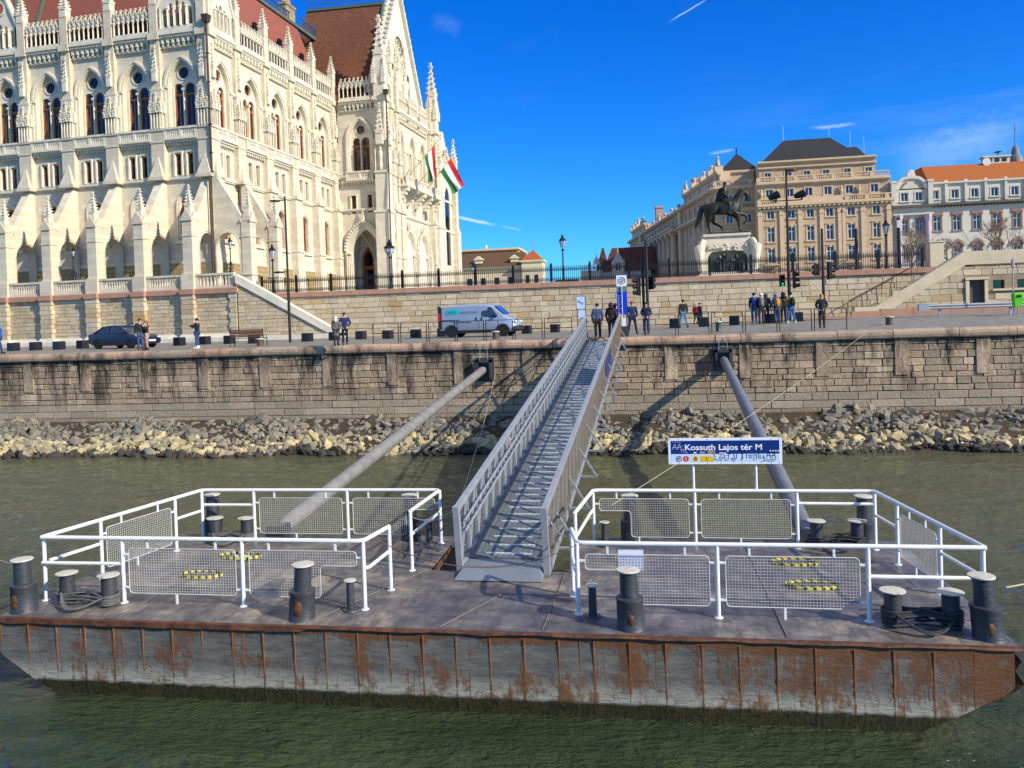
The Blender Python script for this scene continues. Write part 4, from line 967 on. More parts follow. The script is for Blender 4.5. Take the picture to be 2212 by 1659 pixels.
mb.ring(arch(47.95, 26.4, 2.7, 26.5, 28.8, 9), arch(47.95, 26.4, 2.2, 26.5, 28.3, 9), -.3, .6); mb.panel(arch(47.95, 26.4, 2.3, 26.5, 28.4, 9), [], 0, .4)
mb.frus(47.2, -.3, 48.7, .5, 28.6, 47.4, -.2, 48.5, .4, 29.5); mb.ball((47.95, .1, 29.6), (.6, .3, .3), 8, 5)
for x in xs_[:9]: mb.box(x+1.5, .3, 23.9, x+1.9, .7, 27.4); mb.frus(x+1.4, .2, x+2.0, .7, 27.2, x+1.45, .3, x+1.95, .7, 27.8)
mb.box(51.2, .2, 27.2, 84, .8, 27.5); mb.box(44.7, -.6, 21.9, 51.4, 0, 22.2); mb.build('parapet_and_gable', m_wh, wb)
mb = MB(T)
for a in (-60, -35, 35, 60): mb.ring([(47.95+1.9*sin(radians(b)), 26.3+1.7*cos(radians(b))) for b in (a-11, a, a+11)], [(47.95+1.55*sin(radians(b)), 26.3+1.35*cos(radians(b))) for b in (a-11, a, a+11)], -.08, .1)
for x in xs_:
    mb.ring([(x-1.1, 16.1), (x-.7, 16.9), (x, 17.4), (x+.7, 16.9), (x+1.1, 16.1)], [(x-.9, 15.9), (x-.55, 16.5), (x, 16.9), (x+.55, 16.5), (x+.9, 15.9)], -.35, .1); mb.box(x-.8, -.2, 16.1, x+.8, 0, 16.45); mb.box(x-.95, -.12, 21.5, x+.95, 0, 22.2)
mb.split('stucco_ornament', m_brn, wb)
mb = MB(T); mb.box(44.5, -1.0, 23.2, 51.6, .3, 23.6); mb.box(51.2, -.8, 23.3, 84, .7, 23.7)
for i in range(60): mb.box(51.6+i*.54, -.65, 23.0, 51.8+i*.54, 0, 23.3)
mb.build('eaves_cornice', M('weathered cornice', (96, 88, 78), .8), wb)
for x in (45.6, 50.4): mb = MB(T); mb.tube([(x, -.6, 12), (x, -.6, 21)], .42, 12); mb.lathe([(.42, 20.6), (.7, 21.4), (.7, 21.9)], (x, -.6, 0), 8); mb.box(x-.6, -1.2, 8.4, x+.6, 0, 12); mb.build('column', m_lil, wb, True)
mb = MB(T); mb.panel(rect(44.7, 8.4, 84, 23.3), [], .4, 14); mb.box(51.2, 1.0, 23.5, 84, 14, 27.4); mb.box(44.7, .4, 23.5, 51.2, 14, 26.6); mb.build('inner_wall', m_wh, wb)
mb = MB(T); mb.frus(51.2, .9, 90, 14, 27.4, 51.2, 4.6, 90, 10, 31.0); mb.frus(44.7, 2, 51.2, 14, 26.6, 44.7, 5, 51.2, 10, 28.8); mb.build('roof', m_or, wb)
mb = MB(T); mb.box(61.8, 4.5, 30.8, 66.0, 6, 32.0); mb.box(61.5, 4.3, 32.0, 66.2, 6.2, 32.25); mb.build('chimney', m_wh, wb)
mb = MB(T)
for x in (62.7, 63.9, 65.1): mb.box(x-.35, 4.4, 31.2, x+.35, 4.49, 31.8)
mb.lathe([(.08, 32.2), (.08, 32.8), (.7, 33.0), (.05, 33.2)], (64.3, 5.2, 0), 8); mb.split('chimney_vent', m_iron, wb)
mb = MB(T); mb.tube([(62.0, 4.2, 31.2), (62.0, 4.1, 31.2)], .7, 14); mb.build('satellite_dish', m_wfr, wb)
mb = MB(T); mb.lathe([(1.9, 30.4), (1.85, 31.2), (1.3, 31.4), (1.15, 32.2), (.7, 32.9), (.55, 33.9), (.25, 34.4), (.08, 34.6), (.06, 38.4)], (68.4, 8, 0), 14); mb.ball((68.4, 8, 37.4), .16, 6, 4); mb.build('dome_spire', m_lead if False else M('grey lead', (120, 116, 118), .5), wb)
# ------------------------------------------------------------------ low buildings far beyond the square
fl = thing('museum_building', 'long low cream building with brown tiled roof and small dormers beyond the square', 'building', (-27, 152, 8.4))
m_cr = M('cream render', (222, 206, 166), .8, var=.12); T = XF((0, 152), 0)
mb = MB(T); mb.box(-48, 0, 8.4, -21.6, 12, 16.2); mb.box(-22, -1.5, 8.4, -18, 3, 16.8); mb.box(-22.4, -1.8, 16.7, -17.7, 3.3, 17.0); mb.box(-48, -.4, 15.9, -21.6, 0, 16.2); mb.build('wall', m_cr, fl)
mb = MB(T); mb.frus(-48.5, -.6, -21.2, 12.6, 16.2, -48.5, 5, -22.4, 6, 19.2); mb.build('roof', M('mossy brown tiles', (104, 74, 50), .9, var=.35, vs=1.5, bump=.3, bs=10), fl)
mb = MB(T); mb.frus(-22.2, -1.6, -17.9, 3.1, 17.0, -20.2, .6, -19.9, .9, 19.0); mb.tube([(-20, .75, 19), (-20, .75, 20.8)], .07, 6); mb.build('pavilion_roof', m_or, fl)
for i in range(4):
    x = -45+i*7.1; mb = MB(T); mb.box(x-.7, .3, 16.9, x+.7, 2.5, 17.6); mb.panel([(x-1, 17.6), (x+1, 17.6), (x, 18.4)], [], .1, 2.8, True); mb.build('dormer', m_cr, fl)
for i in range(9): mb = MB(T); x = -46+i*2.7; mb.box(x-.45, -.06, 11.4, x+.45, .1, 14.0); mb.build('window', m_wgl, fl)
for i in range(2): mb = MB(T); x = -20.9+i*1.7; mb.box(x-.35, -1.56, 11.8, x+.35, -1.4, 14.2); mb.build('window', m_wgl, fl)
ob = thing('ochre_building', 'flat topped ochre building rising behind the brown roof of the low cream building', 'building', (-35, 172, 8.4))
mb = MB(); mb.box(-60, 170, 8.4, -25.5, 182, 20.9); mb.build('wall', M('ochre render', (214, 158, 86), .8), ob)
mb = MB(); mb.box(-60.3, 169.6, 20.9, -25.2, 182.4, 21.3); mb.tube([(-33.5, 175, 21), (-33.5, 175, 22.6)], .3, 8); mb.build('parapet', m_cr, ob)
rb = thing('gabled_house', 'house with steep dark red roof and a white crocketed gable left of the palace', 'building', (-6, 201, 8.4))
T = XF((0, 200), 0); m_dr = M('dark red roof', (92, 50, 42), .85, var=.3, vs=1)
mb = MB(T); mb.box(-12, 1, 8.4, 3, 14, 17.5); mb.build('wall', m_wh, rb)
mb = MB(T); mb.frus(-10.6, 1, -7.2, 6, 17.2, -9.0, 3, -8.6, 5, 23.2); mb.frus(-9, .6, 4, 14, 17.0, -6.6, 5, 4, 8, 23.2); mb.build('roof', m_dr, rb)
mb = MB(T)
for x, w_, h_ in ((-5.0, 1.5, 4.6), (-10.3, .8, 3.4)):
    mb.panel([(x-w_, 15), (x+w_, 15), (x+w_, 19.2), (x+w_*.6, 20.4), (x, 17.2+h_), (x-w_*.6, 20.4), (x-w_, 19.2)], [rect(x-.55, 17.2, x-.1, 19.0), rect(x+.1, 17.2, x+.55, 19.0)], -.2, .6)
    pinnacle(mb, x, .2, 17.0+h_, 1.6, .3, False)
    for s in (-1, 1): pinnacle(mb, x+s*w_, .2, 18.4, 1.6, .35, False)
mb.build('gable', m_wh, rb)
mb = MB(T); mb.box(-14.5, 3, 8.4, -12.5, 6, 17.6)
for i in range(4): mb.tube([(-14.2+i*.5, 4, 17.4), (-14.2+i*.5, 4, 19.2)], .14, 6)
mb.build('chimney', m_cr, rb)
db = thing('distant_house', 'distant grey house just left of the gabled house behind the fence', 'building', (-24, 262, 8.4))
mb = MB(); mb.box(-30, 260, 8.4, -17, 270, 15.5); mb.build('wall', m_cr, db); mb = MB(); mb.frus(-30.5, 259.5, -16.5, 270.5, 15.5, -27, 264, -20, 266, 18.5); mb.build('roof', m_slate, db)
# ------------------------------------------------------------------ stair wing on the right
random.seed(9)
wg = thing('stair_wing', 'cream stone stair wing with a dark door and slit windows beside the right stairs', 'stairs', (19, 56, 5.2))
Y = 56.0
mb = MB(); mb.panel([(15.2, 5.2), (40, 5.2), (40, 8.3), (19.7, 8.3), (14.9, 5.75)], [rect(21.2, 5.4, 22.12, 7.36), rect(22.65, 6.75, 23.35, 7.3), rect(24.1, 6.75, 24.8, 7.3)], Y, Y+.5); mb.build('wall', m_mort2, wg)
mb = MB(); blocks(mb, 14.9, 34, 5.2, 8.25, Y, (.3, .46), (.6, 1.2), .03, .02, skip=lambda x, z: z > 5.55+(x-14.9)*.555 or (20.9 < x < 22.5 and z < 7.5) or (22.3 < x < 25.2 and 6.5 < z < 7.5)); mb.build('block_facing', m_terr, wg)
mb = MB(); mb.panel([(14.1, 5.1), (15.5, 5.1), (21.03, 8.35), (36, 8.35), (36, 9.22), (20.95, 9.22), (15.4, 5.83), (14.1, 5.83)], [], Y-.12, Y+.75, True); mb.box(20.95, Y-.15, 7.36, 22.4, Y+.1, 7.52); mb.box(22.6, Y-.14, 6.6, 25.6, Y+.1, 6.72); mb.box(22.12, Y-.1, 5.4, 22.32, Y+.1, 7.36); mb.box(20.98, Y-.1, 5.4, 21.2, Y+.1, 7.36); mb.build('parapet', m_terr and M('smooth cream stone', (222, 204, 168), .8, var=.25, vs=.9, bump=.15, bs=12), wg)
mb = MB(); mb.box(21.2, Y+.2, 5.3, 22.12, Y+.3, 7.36); mb.build('door', M('grey brown door', (84, 78, 68), .6), wg)
mb = MB(); mb.box(22.6, Y+.25, 6.7, 25, Y+.3, 7.35); mb.build('slit_window', m_glass, wg)
mb = MB()
for i in range(22): x = 15.4+i*.29; mb.box(x, Y+.75, 5.0, x+.3, 59.95, 5.45+i*.16)
mb.build('stair_flight', m_plaza, wg)
mb = MB(); mb.tube([(14.6, 59.4, 6.3), (18.9, 59.4, 8.55)], .035, 6)
for i in range(5): x = 14.8+i*1.0; mb.tube([(x, 59.4, 5.1+i*.5), (x, 59.4, 6.4+i*.5)], .02, 5)
mb.build('handrail', m_iron, wg)
mb = MB(); mb.box(21, 60.3, 5, 60, 61, 8.5); mb.build('rear_wall', m_mort, wg)
pl = thing('gate_pillar', 'plain cream stone pillar at the right end of the iron fence', 'pillar', (20.8, 60.5, 8.5))
mb = MB(); mb.box(20.25, 60.0, 8.45, 21.15, 60.9, 10.2); mb.build('shaft', m_cr, pl); mb = MB(); mb.box(20.2, 59.95, 10.2, 21.2, 60.95, 10.3); mb.build('cap', m_cr, pl)
# low red kerb wall at the right
kb = MB(); random.seed(4)
x = 11.0
while x < 34: kb.ct = random.random(); wd = random.uniform(1.6, 2.2); kb.box(x+.01, 51.0, 4.8, x+wd-.01, 51.4, gz(x, 51)+.45-.25*max(0, (13.2-x))/2.2); x += wd
o = kb.build('kerb_wall', m_pink); tag(o, 'low red stone kerb wall at the road edge below the right stairs', 'kerb')
# ------------------------------------------------------------------ pontoon
def rusty(name, base, rust, lo, hi, scale=1.6, stretch=(1, 1, 1), dk=.55, hull=False, rough=.55):
    m, nt, b = newmat(name); MATS[name] = m; g = nt.add('ShaderNodeTexCoord').outputs['Object']
    n = nt.noise(nt.mapping(g, stretch), scale, 9, .72); f = nt.ramp(n, [(lo, (0, 0, 0)), (hi, (1, 1, 1))])
    bn = nt.noise(nt.mapping(g, (.7, 1, 3) if hull else (1, 1, 1)), 3.5, 7, .7)
    c0 = nt.mix(nt.ramp(bn, [(.3, (0, 0, 0)), (.7, (1, 1, 1))]), lin(base), tuple(v*(dk*.75 if hull else dk) for v in lin(base)[:3])+(1,))
    rc = nt.mix(nt.noise(g, 14, 6, .7), lin(rust), tuple(v*.35 for v in lin(rust)[:3])+(1,))
    if hull:
        sp = nt.add('ShaderNodeSeparateXYZ', ins={0: g}); z = sp.outputs[2]; x = sp.outputs[0]
        # more rust towards the right half, and where the frames press through the plating
        fx = nt.add('ShaderNodeMapRange', ins={0: x, 1: -10., 2: 4., 3: -.02, 4: .06}).outputs[0]
        fr_ = nt.math('ABSOLUTE', nt.math('SUBTRACT', nt.math('FRACT', nt.math('DIVIDE', nt.math('ADD', x, 10.43), .507)), .5))
        near = nt.add('ShaderNodeMapRange', ins={0: fr_, 1: .455, 2: .5, 3: 0., 4: .13}).outputs[0]
        lip = nt.add('ShaderNodeMapRange', ins={0: z, 1: .98, 2: 1.12, 3: 0., 4: .22}).outputs[0]
        run = nt.ramp(nt.noise(nt.mapping(g, (9, 1, .55)), 1.6, 5), [(.55, (0, 0, 0)), (.75, (.13, .13, .13))]); n = nt.math('ADD', n, run)
        n2 = nt.math('ADD', nt.math('ADD', nt.math('ADD', n, fx), near), lip)
        f = nt.ramp(n2, [(.53, (0, 0, 0)), (.60, (.75, .75, .75)), (.68, (1, 1, 1))])
        scr = nt.noise(nt.mapping(g, (1.2, 1, 22)), 3, 6, .7)
        pale = nt.add('ShaderNodeMapRange', ins={0: z, 1: .55, 2: .25, 3: 0., 4: .85}).outputs[0]
        c0 = nt.mix(nt.math('MULTIPLY', pale, nt.ramp(scr, [(.36, (0, 0, 0)), (.54, (1, 1, 1))])), c0, lin((190, 186, 166)))
        c0 = nt.mix(nt.math('MULTIPLY', nt.ramp(scr, [(.55, (0, 0, 0)), (.66, (1, 1, 1))]), .5), c0, lin((58, 52, 46)))
    c = nt.mix(f, c0, rc)
    if hull:
        algae = nt.add('ShaderNodeMapRange', ins={0: nt.math('ADD', z, nt.math('MULTIPLY', nt.noise(g, 3, 5), .12)), 1: .30, 2: .25, 3: 0., 4: 1.}).outputs[0]
        c = nt.mix(algae, c, nt.ramp(nt.noise(nt.mapping(g, (6, 1, 2)), 6, 5), [(.35, lin((22, 20, 10))), (.55, lin((60, 56, 26))), (.7, lin((76, 52, 28)))]))
    nt.l.new(c, b.inputs['Base Color']); b.inputs['Metallic'].default_value = .15 if dk < .8 else 0; b.inputs['Roughness'].default_value = rough
    h = nt.math('ADD', nt.math('MULTIPLY', nt.noise(nt.mapping(g, (1, 1, 3)), 9, 6, .7), .5), nt.math('MULTIPLY', f, .25))
    bp = nt.add('ShaderNodeBump', ins={'Height': h, 'Strength': .5, 'Distance': .05}); nt.l.new(bp.outputs[0], b.inputs['Normal']); return m
m_hull = rusty('worn hull plating', (126, 124, 115), (134, 90, 54), .5, .6, 1.7, (1, 1, .8), hull=True)
m_lip = rusty('rusty rim', (134, 84, 50), (88, 54, 34), .35, .6, 5)
m_boll = rusty('bollard paint', (74, 76, 80), (140, 84, 44), .66, .72, 2.6, rough=.4)
m_cap = rusty('chipped cream paint', (208, 204, 186), (128, 70, 40), .60, .68, 7, dk=.85, rough=.4)
m_rail = rusty('white rail paint', (240, 240, 236), (150, 90, 60), .70, .74, 2.6, dk=.88, rough=.4)
m_wire = M('pale grey coated wire', (206, 204, 196), .5, var=.15)
def deckmat():
    m, nt, b = newmat('deck plating'); g = nt.add('ShaderNodeTexCoord').outputs['Object']
    n = nt.noise(nt.mapping(g, (.7, 1.2, 1)), 1.3, 9, .68); n2 = nt.noise(nt.mapping(g, (1.6, .6, 1), rot=(0, 0, .5)), 2.5, 8, .75)
    c = nt.ramp(n, [(.3, lin((56, 56, 60))), (.43, lin((92, 88, 88))), (.54, lin((118, 111, 105))), (.66, lin((160, 148, 130)))])
    c = nt.mix(nt.ramp(n2, [(.46, (0, 0, 0)), (.6, (.7, .7, .7))]), c, lin((66, 66, 74)))
    c = nt.mix(nt.ramp(nt.noise(g, 5, 8, .8), [(.62, (0, 0, 0)), (.72, (.6, .6, .6))]), c, lin((96, 66, 48)))
    sp = nt.noise(g, 55, 2); c = nt.mix(nt.ramp(sp, [(.76, (0, 0, 0)), (.79, (1, 1, 1))]), c, lin((190, 190, 196)))
    nt.l.new(c, b.inputs['Base Color']); b.inputs['Metallic'].default_value = .1
    nt.l.new(nt.ramp(n2, [(.3, (.3, .3, .3)), (.7, (.6, .6, .6))]), b.inputs['Roughness'])
    bp = nt.add('ShaderNodeBump', ins={'Height': nt.math('ADD', nt.noise(g, 1.2, 3), nt.math('MULTIPLY', nt.noise(g, 30, 3), .06)), 'Strength': .5, 'Distance': .05}); nt.l.new(bp.outputs[0], b.inputs['Normal']); return m
m_deck = deckmat()
DZ = 1.18; BL, BR, BF, BB = -10.5, 4.86, 11.38, 16.45
bg_ = thing('pontoon', 'long rusty steel landing pontoon with grey deck moored in the river', 'pontoon', (-2.8, 14, 0))
random.seed(31)
# hull plating as a gently dented sheet with raked ends
mb = MB(); nx, nz = 150, 14
zz = [-.25, -.1, .05, .16, .22, .3, .42, .55, .66, .78, .9, 1.02, 1.1, 1.15]
rows = []
for z in zz:
    row = []
    for i in range(nx+1):
        t = i/nx; cut = max(0, .62-z); x0 = BL+cut*1.55; x1 = BR-.1-max(0, .60-z)*1.9; x = x0+(x1-x0)*t
        ph = (x+10.43)/.507; frac = abs(ph-round(ph)); dent = (.014*min(1, frac*5))*(1 if z > .3 else .3)
        y = BF+dent+.012*noise.noise(Vector((x*.8, z*1.2, 2)))-.01+(.03 if z < .1 else 0)
        row.append(mb.pt((x, y, z)))
    rows.append(row)
for a, b in zip(rows, rows[1:]):
    for i in range(nx): mb.face([a[i], a[i+1], b[i+1], b[i]])
# ends, back
lf = [(BL+max(0, .62-z)*1.55, z) for z in zz]; rg = [(BR-.1-max(0, .60-z)*1.9, z) for z in zz]
for E_ in (lf, rg):
    a = [mb.pt((x, BF+.02, z)) for x, z in E_]; b = [mb.pt((x, BB, z)) for x, z in E_]
    for i in range(len(zz)-1): mb.face([a[i], b[i], b[i+1], a[i+1]])
mb.poly([(BL, BB, -.2), (-3.95, BB, -.2), (-3.95, BB, 1.15), (BL, BB, 1.15)]); mb.poly([(-1.35, BB, -.2), (BR, BB, -.2), (BR, BB, 1.15), (-1.35, BB, 1.15)])
mb.poly([(-3.95, 14.2, -.2), (-3.95, BB, -.2), (-3.95, BB, 1.15), (-3.95, 14.2, 1.15)]); mb.poly([(-1.35, 14.2, -.2), (-1.35, BB, -.2), (-1.35, BB, 1.15), (-1.35, 14.2, 1.15)]); mb.poly([(-3.95, 14.2, -.2), (-1.35, 14.2, -.2), (-1.35, 14.2, 1.15), (-3.95, 14.2, 1.15)])
hull = mb.build('hull', m_hull, bg_, True)
mb = MB()
for i in range(30):
    x = -10.43+i*.507
    if x < BR-.5: mb.bar((x, BF+.008, max(.36+.1*random.random(), .7 if i < 1 else 0)), (x, BF-.012, 1.1), .016, .02)
for x in (-9.0, -6.2, -3.95, -1.0, 1.72, 3.9): mb.bar((x, BF+.01, .2), (x, BF+.01, 1.12), .012, .02)
mb.split('hull_frame', M('rust orange edge', (160, 98, 50), .8, var=.5, vs=6), bg_)
# torn plate on the right end
mb = MB(); pts = [(BR-.1, BF-.01, 1.12), (BR-.0, BF+.02, 1.0), (BR-.07, BF+.05, .85), (BR+.02, BF, .7), (BR-.11, BF-.03, .6), (BR-.26, BF-.01, .5), (BR-.5, BF-.0, .38)]
ip = [(p[0]-.18-.07*random.random(), BF+.22, p[2]) for p in pts]
for i in range(len(pts)-1): mb.poly([pts[i], pts[i+1], ip[i+1], ip[i]]); mb.poly([(p[0], p[1]+.03, p[2]) for p in (pts[i], pts[i+1])]+[(p[0], p[1]+.9, p[2]) for p in (pts[i+1], pts[i])])
mb.build('torn_plate', m_lip, bg_)
mb = MB(); mb.v = []; 
def deckpoly(mb, x0, y0, x1, y1, z=DZ):
    n = max(2, int((x1-x0)/.3)); m = max(1, int((y1-y0)/.4))
    ids = [[mb.pt((x0+(x1-x0)*i/n, y0+(y1-y0)*j/m, z+.012*noise.noise(Vector(((x0+(x1-x0)*i/n)*1.3, (y0+(y1-y0)*j/m)*1.3, 0))))) for i in range(n+1)] for j in range(m+1)]
    for j in range(m):
        for i in range(n): mb.face([ids[j][i], ids[j][i+1], ids[j+1][i+1], ids[j+1][i]])
deckpoly(mb, BL, BF, BR, 14.2); deckpoly(mb, BL, 14.2, -3.95, BB); deckpoly(mb, -1.35, 14.2, BR, BB)
mb.build('deck', m_deck, bg_, True)
# bent rusty rim along the front edge
mb = MB(); n = 120; prev = None
for i in range(n+1):
    x = BL+(BR-BL)*i/n; wv = .012*noise.noise(Vector((x*2.3, 0, 7)))+.006*noise.noise(Vector((x*7, 0, 7))); th = .07 if x < -5.2 else .02+.02*noise.noise(Vector((x*1.5, 3, 0)))
    c = [mb.pt(p) for p in ((x, BF-.035+wv, DZ+.006+wv*.5), (x, BF-.045+wv, DZ-th+wv), (x, BF+.03, DZ-th-.01), (x, BF+.035, DZ+.012))]
    if prev:
        for k in range(4): mb.face([prev[k], c[k], c[(k+1) % 4], prev[(k+1) % 4]])
    prev = c
mb.build('rim', m_lip, bg_)
mb = MB()
for a, b in (((-5.2, 11.5), (-4.0, 14.2)), ((-3.1, 11.5), (-2.4, 13.0)), ((-1.55, 11.5), (-1.45, 14.1)), ((-8.4, 11.5), (-8.4, 16.4)), ((1.9, 11.5), (1.9, 16.4))):
    mb.bar((a[0], a[1], DZ+.012), (b[0], b[1], DZ+.012), .014, .012)
mb.split('deck_seam', M('scuffed weld', (128, 120, 112), .6), bg_)
# hatch marks: striped yellow and black
m_hz, nt, b = newmat('yellow black hazard paint'); g = nt.add('ShaderNodeTexCoord').outputs['Object']
sp = nt.add('ShaderNodeSeparateXYZ', ins={0: g}); fr_ = nt.math('FRACT', nt.math('MULTIPLY', nt.math('ADD', sp.outputs[0], nt.math('MULTIPLY', sp.outputs[1], .8)), 7.))
nt.l.new(nt.mix(nt.math('GREATER_THAN', fr_, .45), lin((24, 24, 26)), lin((228, 208, 30))), b.inputs['Base Color'])
for (px, py, w_, h_) in ((436, 1245, .42, .17), (520, 1204, .45, .17), (1718, 1218, .42, .18), (1756, 1268, .45, .17)):
    p = onZ(px, py, DZ); mb = MB(Matrix(((1, 0, 0, p.x), (0, 0, -1, p.y), (0, 1, 0, DZ+.03), (0, 0, 0, 1))))
    o_ = [(cos(2*pi*i/20)*w_*(1 if abs(cos(2*pi*i/20)) < .85 else .97), sin(2*pi*i/20)*h_*1.1) for i in range(20)]; mb.ring(o_, [(x*.88, z*.8) for x, z in o_], -.02, .03, True); mb.build('hatch_marking', m_hz, bg_)
    mb = MB(); mb.lathe([(w_*.8, 0), (w_*.8, .025), (w_*.3, .03), (.02, .03)], (p.x, p.y, DZ+.012), 18, 1, .42); mb.build('hatch_cover', m_boll, bg_, True)
# bollards
def big_bollard(x, y, lean=(0, 0), weld=True, h=.86):
    T = Matrix.Translation((x, y, DZ)) @ Matrix(((1, 0, lean[0], 0), (0, 1, lean[1], 0), (0, 0, 1, 0), (0, 0, 0, 1)))
    mb = MB(T); mb.lathe([(.215, 0), (.205, .02), (.195, .40), (.205, .42), (.2, .45), (.135, .46), (.13, h-.03)], n=20); o = mb.build('large_bollard', m_boll, bg_, True)
    mb = MB(T); mb.lathe([(.16, h-.03), (.175, h-.015), (.17, h), (.02, h+.012)], n=20); mb.build('cap', m_cap, o, True)
    if weld:
        mb = MB(T); q_ = random.uniform(.6, 1.15); mb.ball((random.uniform(-.03, .03), -.198, .12+.08*q_), (.07*q_, .016, .12*q_), 10, 8); mb.build('rust_patch', m_lip, o, True)
    return o
for px, py, l in ((62, 1322, -.02), (661, 1335, .06), (1364, 1362, -.03), (2138, 1386, -.1)): p = onZ(px, py-8, DZ); big_bollard(p.x, 11.72, (l, 0))
for px in (462, 888, 1363, 1868): p = onY(px, 1172, 16.2); big_bollard(p.x, 16.2, (0, 0), False, .95)
def twin(px, pyb, tall=.52, r=.125):
    p = onZ(px, pyb, DZ); mb = MB(); mb.lathe([(r, 0), (r*.95, tall)], (p.x, p.y, DZ), 18); o = mb.build('short_bollard', m_boll, bg_, True)
    mb = MB(); mb.lathe([(r*1.1, tall-.03), (r*1.42, tall-.012), (r*1.42, tall), (.02, tall+.012)], (p.x, p.y, DZ), 18); mb.build('cap', m_cap, o, True); return p
TB = [(twin(147, 1302), twin(237, 1308)), (twin(1930, 1352), twin(2055, 1356)), (twin(466, 1170), twin(534, 1170)), (twin(1765, 1182), twin(1853, 1182))]
for px, py in ((758, 1318), (1281, 1332), (928, 1174), (1307, 1180)):
    p = onZ(px, py, DZ); mb = MB(); mb.lathe([(.13, 0), (.12, .02), (.065, .025), (.06, .47)], (p.x, p.y, DZ), 14); o = mb.build('slim_bollard', m_boll, bg_, True)
    mb = MB(); mb.lathe([(.06, .46), (.1, .475), (.1, .49), (.02, .5)], (p.x, p.y, DZ), 14); mb.build('cap', m_cap, o, True)
# railings
RH = 2.28
def rail(pts, posts, name_lbl, mids=(), panels=(), ex=()):
    mb = MB()
    # rounded corners on the top rail
    P_ = [Vector((x, y, RH)) for x, y in pts]; path = [P_[0]]
    for a, b, c in zip(P_, P_[1:], P_[2:]):
        d1 = (a-b).normalized(); d2 = (c-b).normalized(); q = .12
        for t in (0, .25, .5, .75, 1): u = b+d1*q*(1-t)**2+d2*q*t**2; path.append(u)
    path.append(P_[-1]); mb.tube(path, .036, 10); rl = mb.build('railing', m_rail, bg_, True)
    for x, y in posts: mb = MB(); mb.tube([(x, y, DZ), (x, y, RH)], .034, 10); mb.lathe([(.07, 0), (.06, .012)], (x, y, DZ), 10); mb.build('post', m_rail, rl, True)
    for path in mids: mb = MB(); mb.tube([(x, y, z) for x, y, z in path], .03, 8); mb.build('middle_rail', m_rail, rl, True)
    for a, b, shape in panels: mesh_panel(rl, a, b, shape)
    return rl
def mesh_panel(par_, a, b, shape='full', z0=DZ+.17, z1=RH-.17):
    a = Vector((a[0], a[1], 0)); b = Vector((b[0], b[1], 0)); d = (b-a); L = d.length; d.normalize(); nrm = Vector((-d.y, d.x, 0))
    T = Matrix(((d.x, nrm.x, 0, a.x), (d.y, nrm.y, 0, a.y), (0, 0, 1, 0), (0, 0, 0, 1)))
    mb = MB(T); m = .12; x0, x1 = m, L-m; r = .07; zs = z1-.24
    # outline; 'notchR' loses its lower right corner, 'notchL' its lower left
    def inside(x, z):
        if shape == 'notchR' and x > x1-.62 and z < zs: return False
        if shape == 'notchL' and x < x0+.62 and z < zs: return False
        return True
    if shape == 'full': o = [(x0, z0), (x1, z0), (x1, z1), (x0, z1)]
    elif shape == 'notchR': o = [(x0, z0), (x1-.62, z0), (x1-.62, zs), (x1, zs), (x1, z1), (x0, z1)]
    else: o = [(x0+.62, z0), (x1, z0), (x1, z1), (x0, z1), (x0, zs), (x0+.62, zs)]
    path = []
    n = len(o)
    for i in range(n):
        p = Vector(o[i]); q = Vector(o[i-1]); s_ = Vector(o[(i+1) % n]); d1 = (q-p).normalized(); d2 = (s_-p).normalized()
        for t in (0, .3, .6, 1): u = p+d1*r*(1-t)**2+d2*r*t**2; path.append((u.x, 0, u.y))
    path.append(path[0]); mb.tube(path, .009, 6)
    st_ = .047; w_ = .0021
    k = int((x1-x0)/st_)
    for i in range(1, k+1):
        x = x0+(x1-x0)*i/(k+1); lo = zs if not inside(x, z0+.01) else z0; mb.box(x-w_, -w_, lo, x+w_, w_, z1)
    k = int((z1-z0)/st_)
    for i in range(1, k+1):
        z = z0+(z1-z0)*i/(k+1); xa, xb = x0, x1
        if z < zs and shape == 'notchR': xb = x1-.62
        if z < zs and shape == 'notchL': xa = x0+.62
        mb.box(xa, -w_, z-w_, xb, w_, z+w_)
    pn = mb.build('mesh_panel', m_wire, par_)
    mb = MB(T)
    for x in (x0+.35, x1-.35): mb.box(x-.017, -.012, z1, x+.017, .012, RH)
    mb.box(L*.45-.017, -.012, DZ, L*.45+.017, .012, z0)
    for z in (z0+.1, z1-.1):
        mb.box(0, -.015, z-.015, x0, .015, z+.015) if shape != 'notchL' or z > zs else None
        mb.box(x1, -.015, z-.015, L, .015, z+.015) if shape != 'notchR' or z > zs else None
    mb.split('panel_bracket', m_rail, par_)
MZ = DZ+.66
rail([(-10.28, 12.16), (-4.5, 12.16), (-4.36, 13.07)][::-1][::-1]+[], [(-8.77, 12.18), (-6.59, 12.16), (-4.5, 12.16), (-4.36, 13.07)], '', [[(-10.28, 12.16, MZ), (-8.77, 12.18, MZ)], [(-4.5, 12.16, MZ), (-4.46, 12.3, MZ-.02), (-4.36, 13.07, MZ+.02)]],
     [((-8.77, 12.17), (-6.59, 12.16), 'full'), ((-6.59, 12.16), (-4.5, 12.16), 'notchR')])
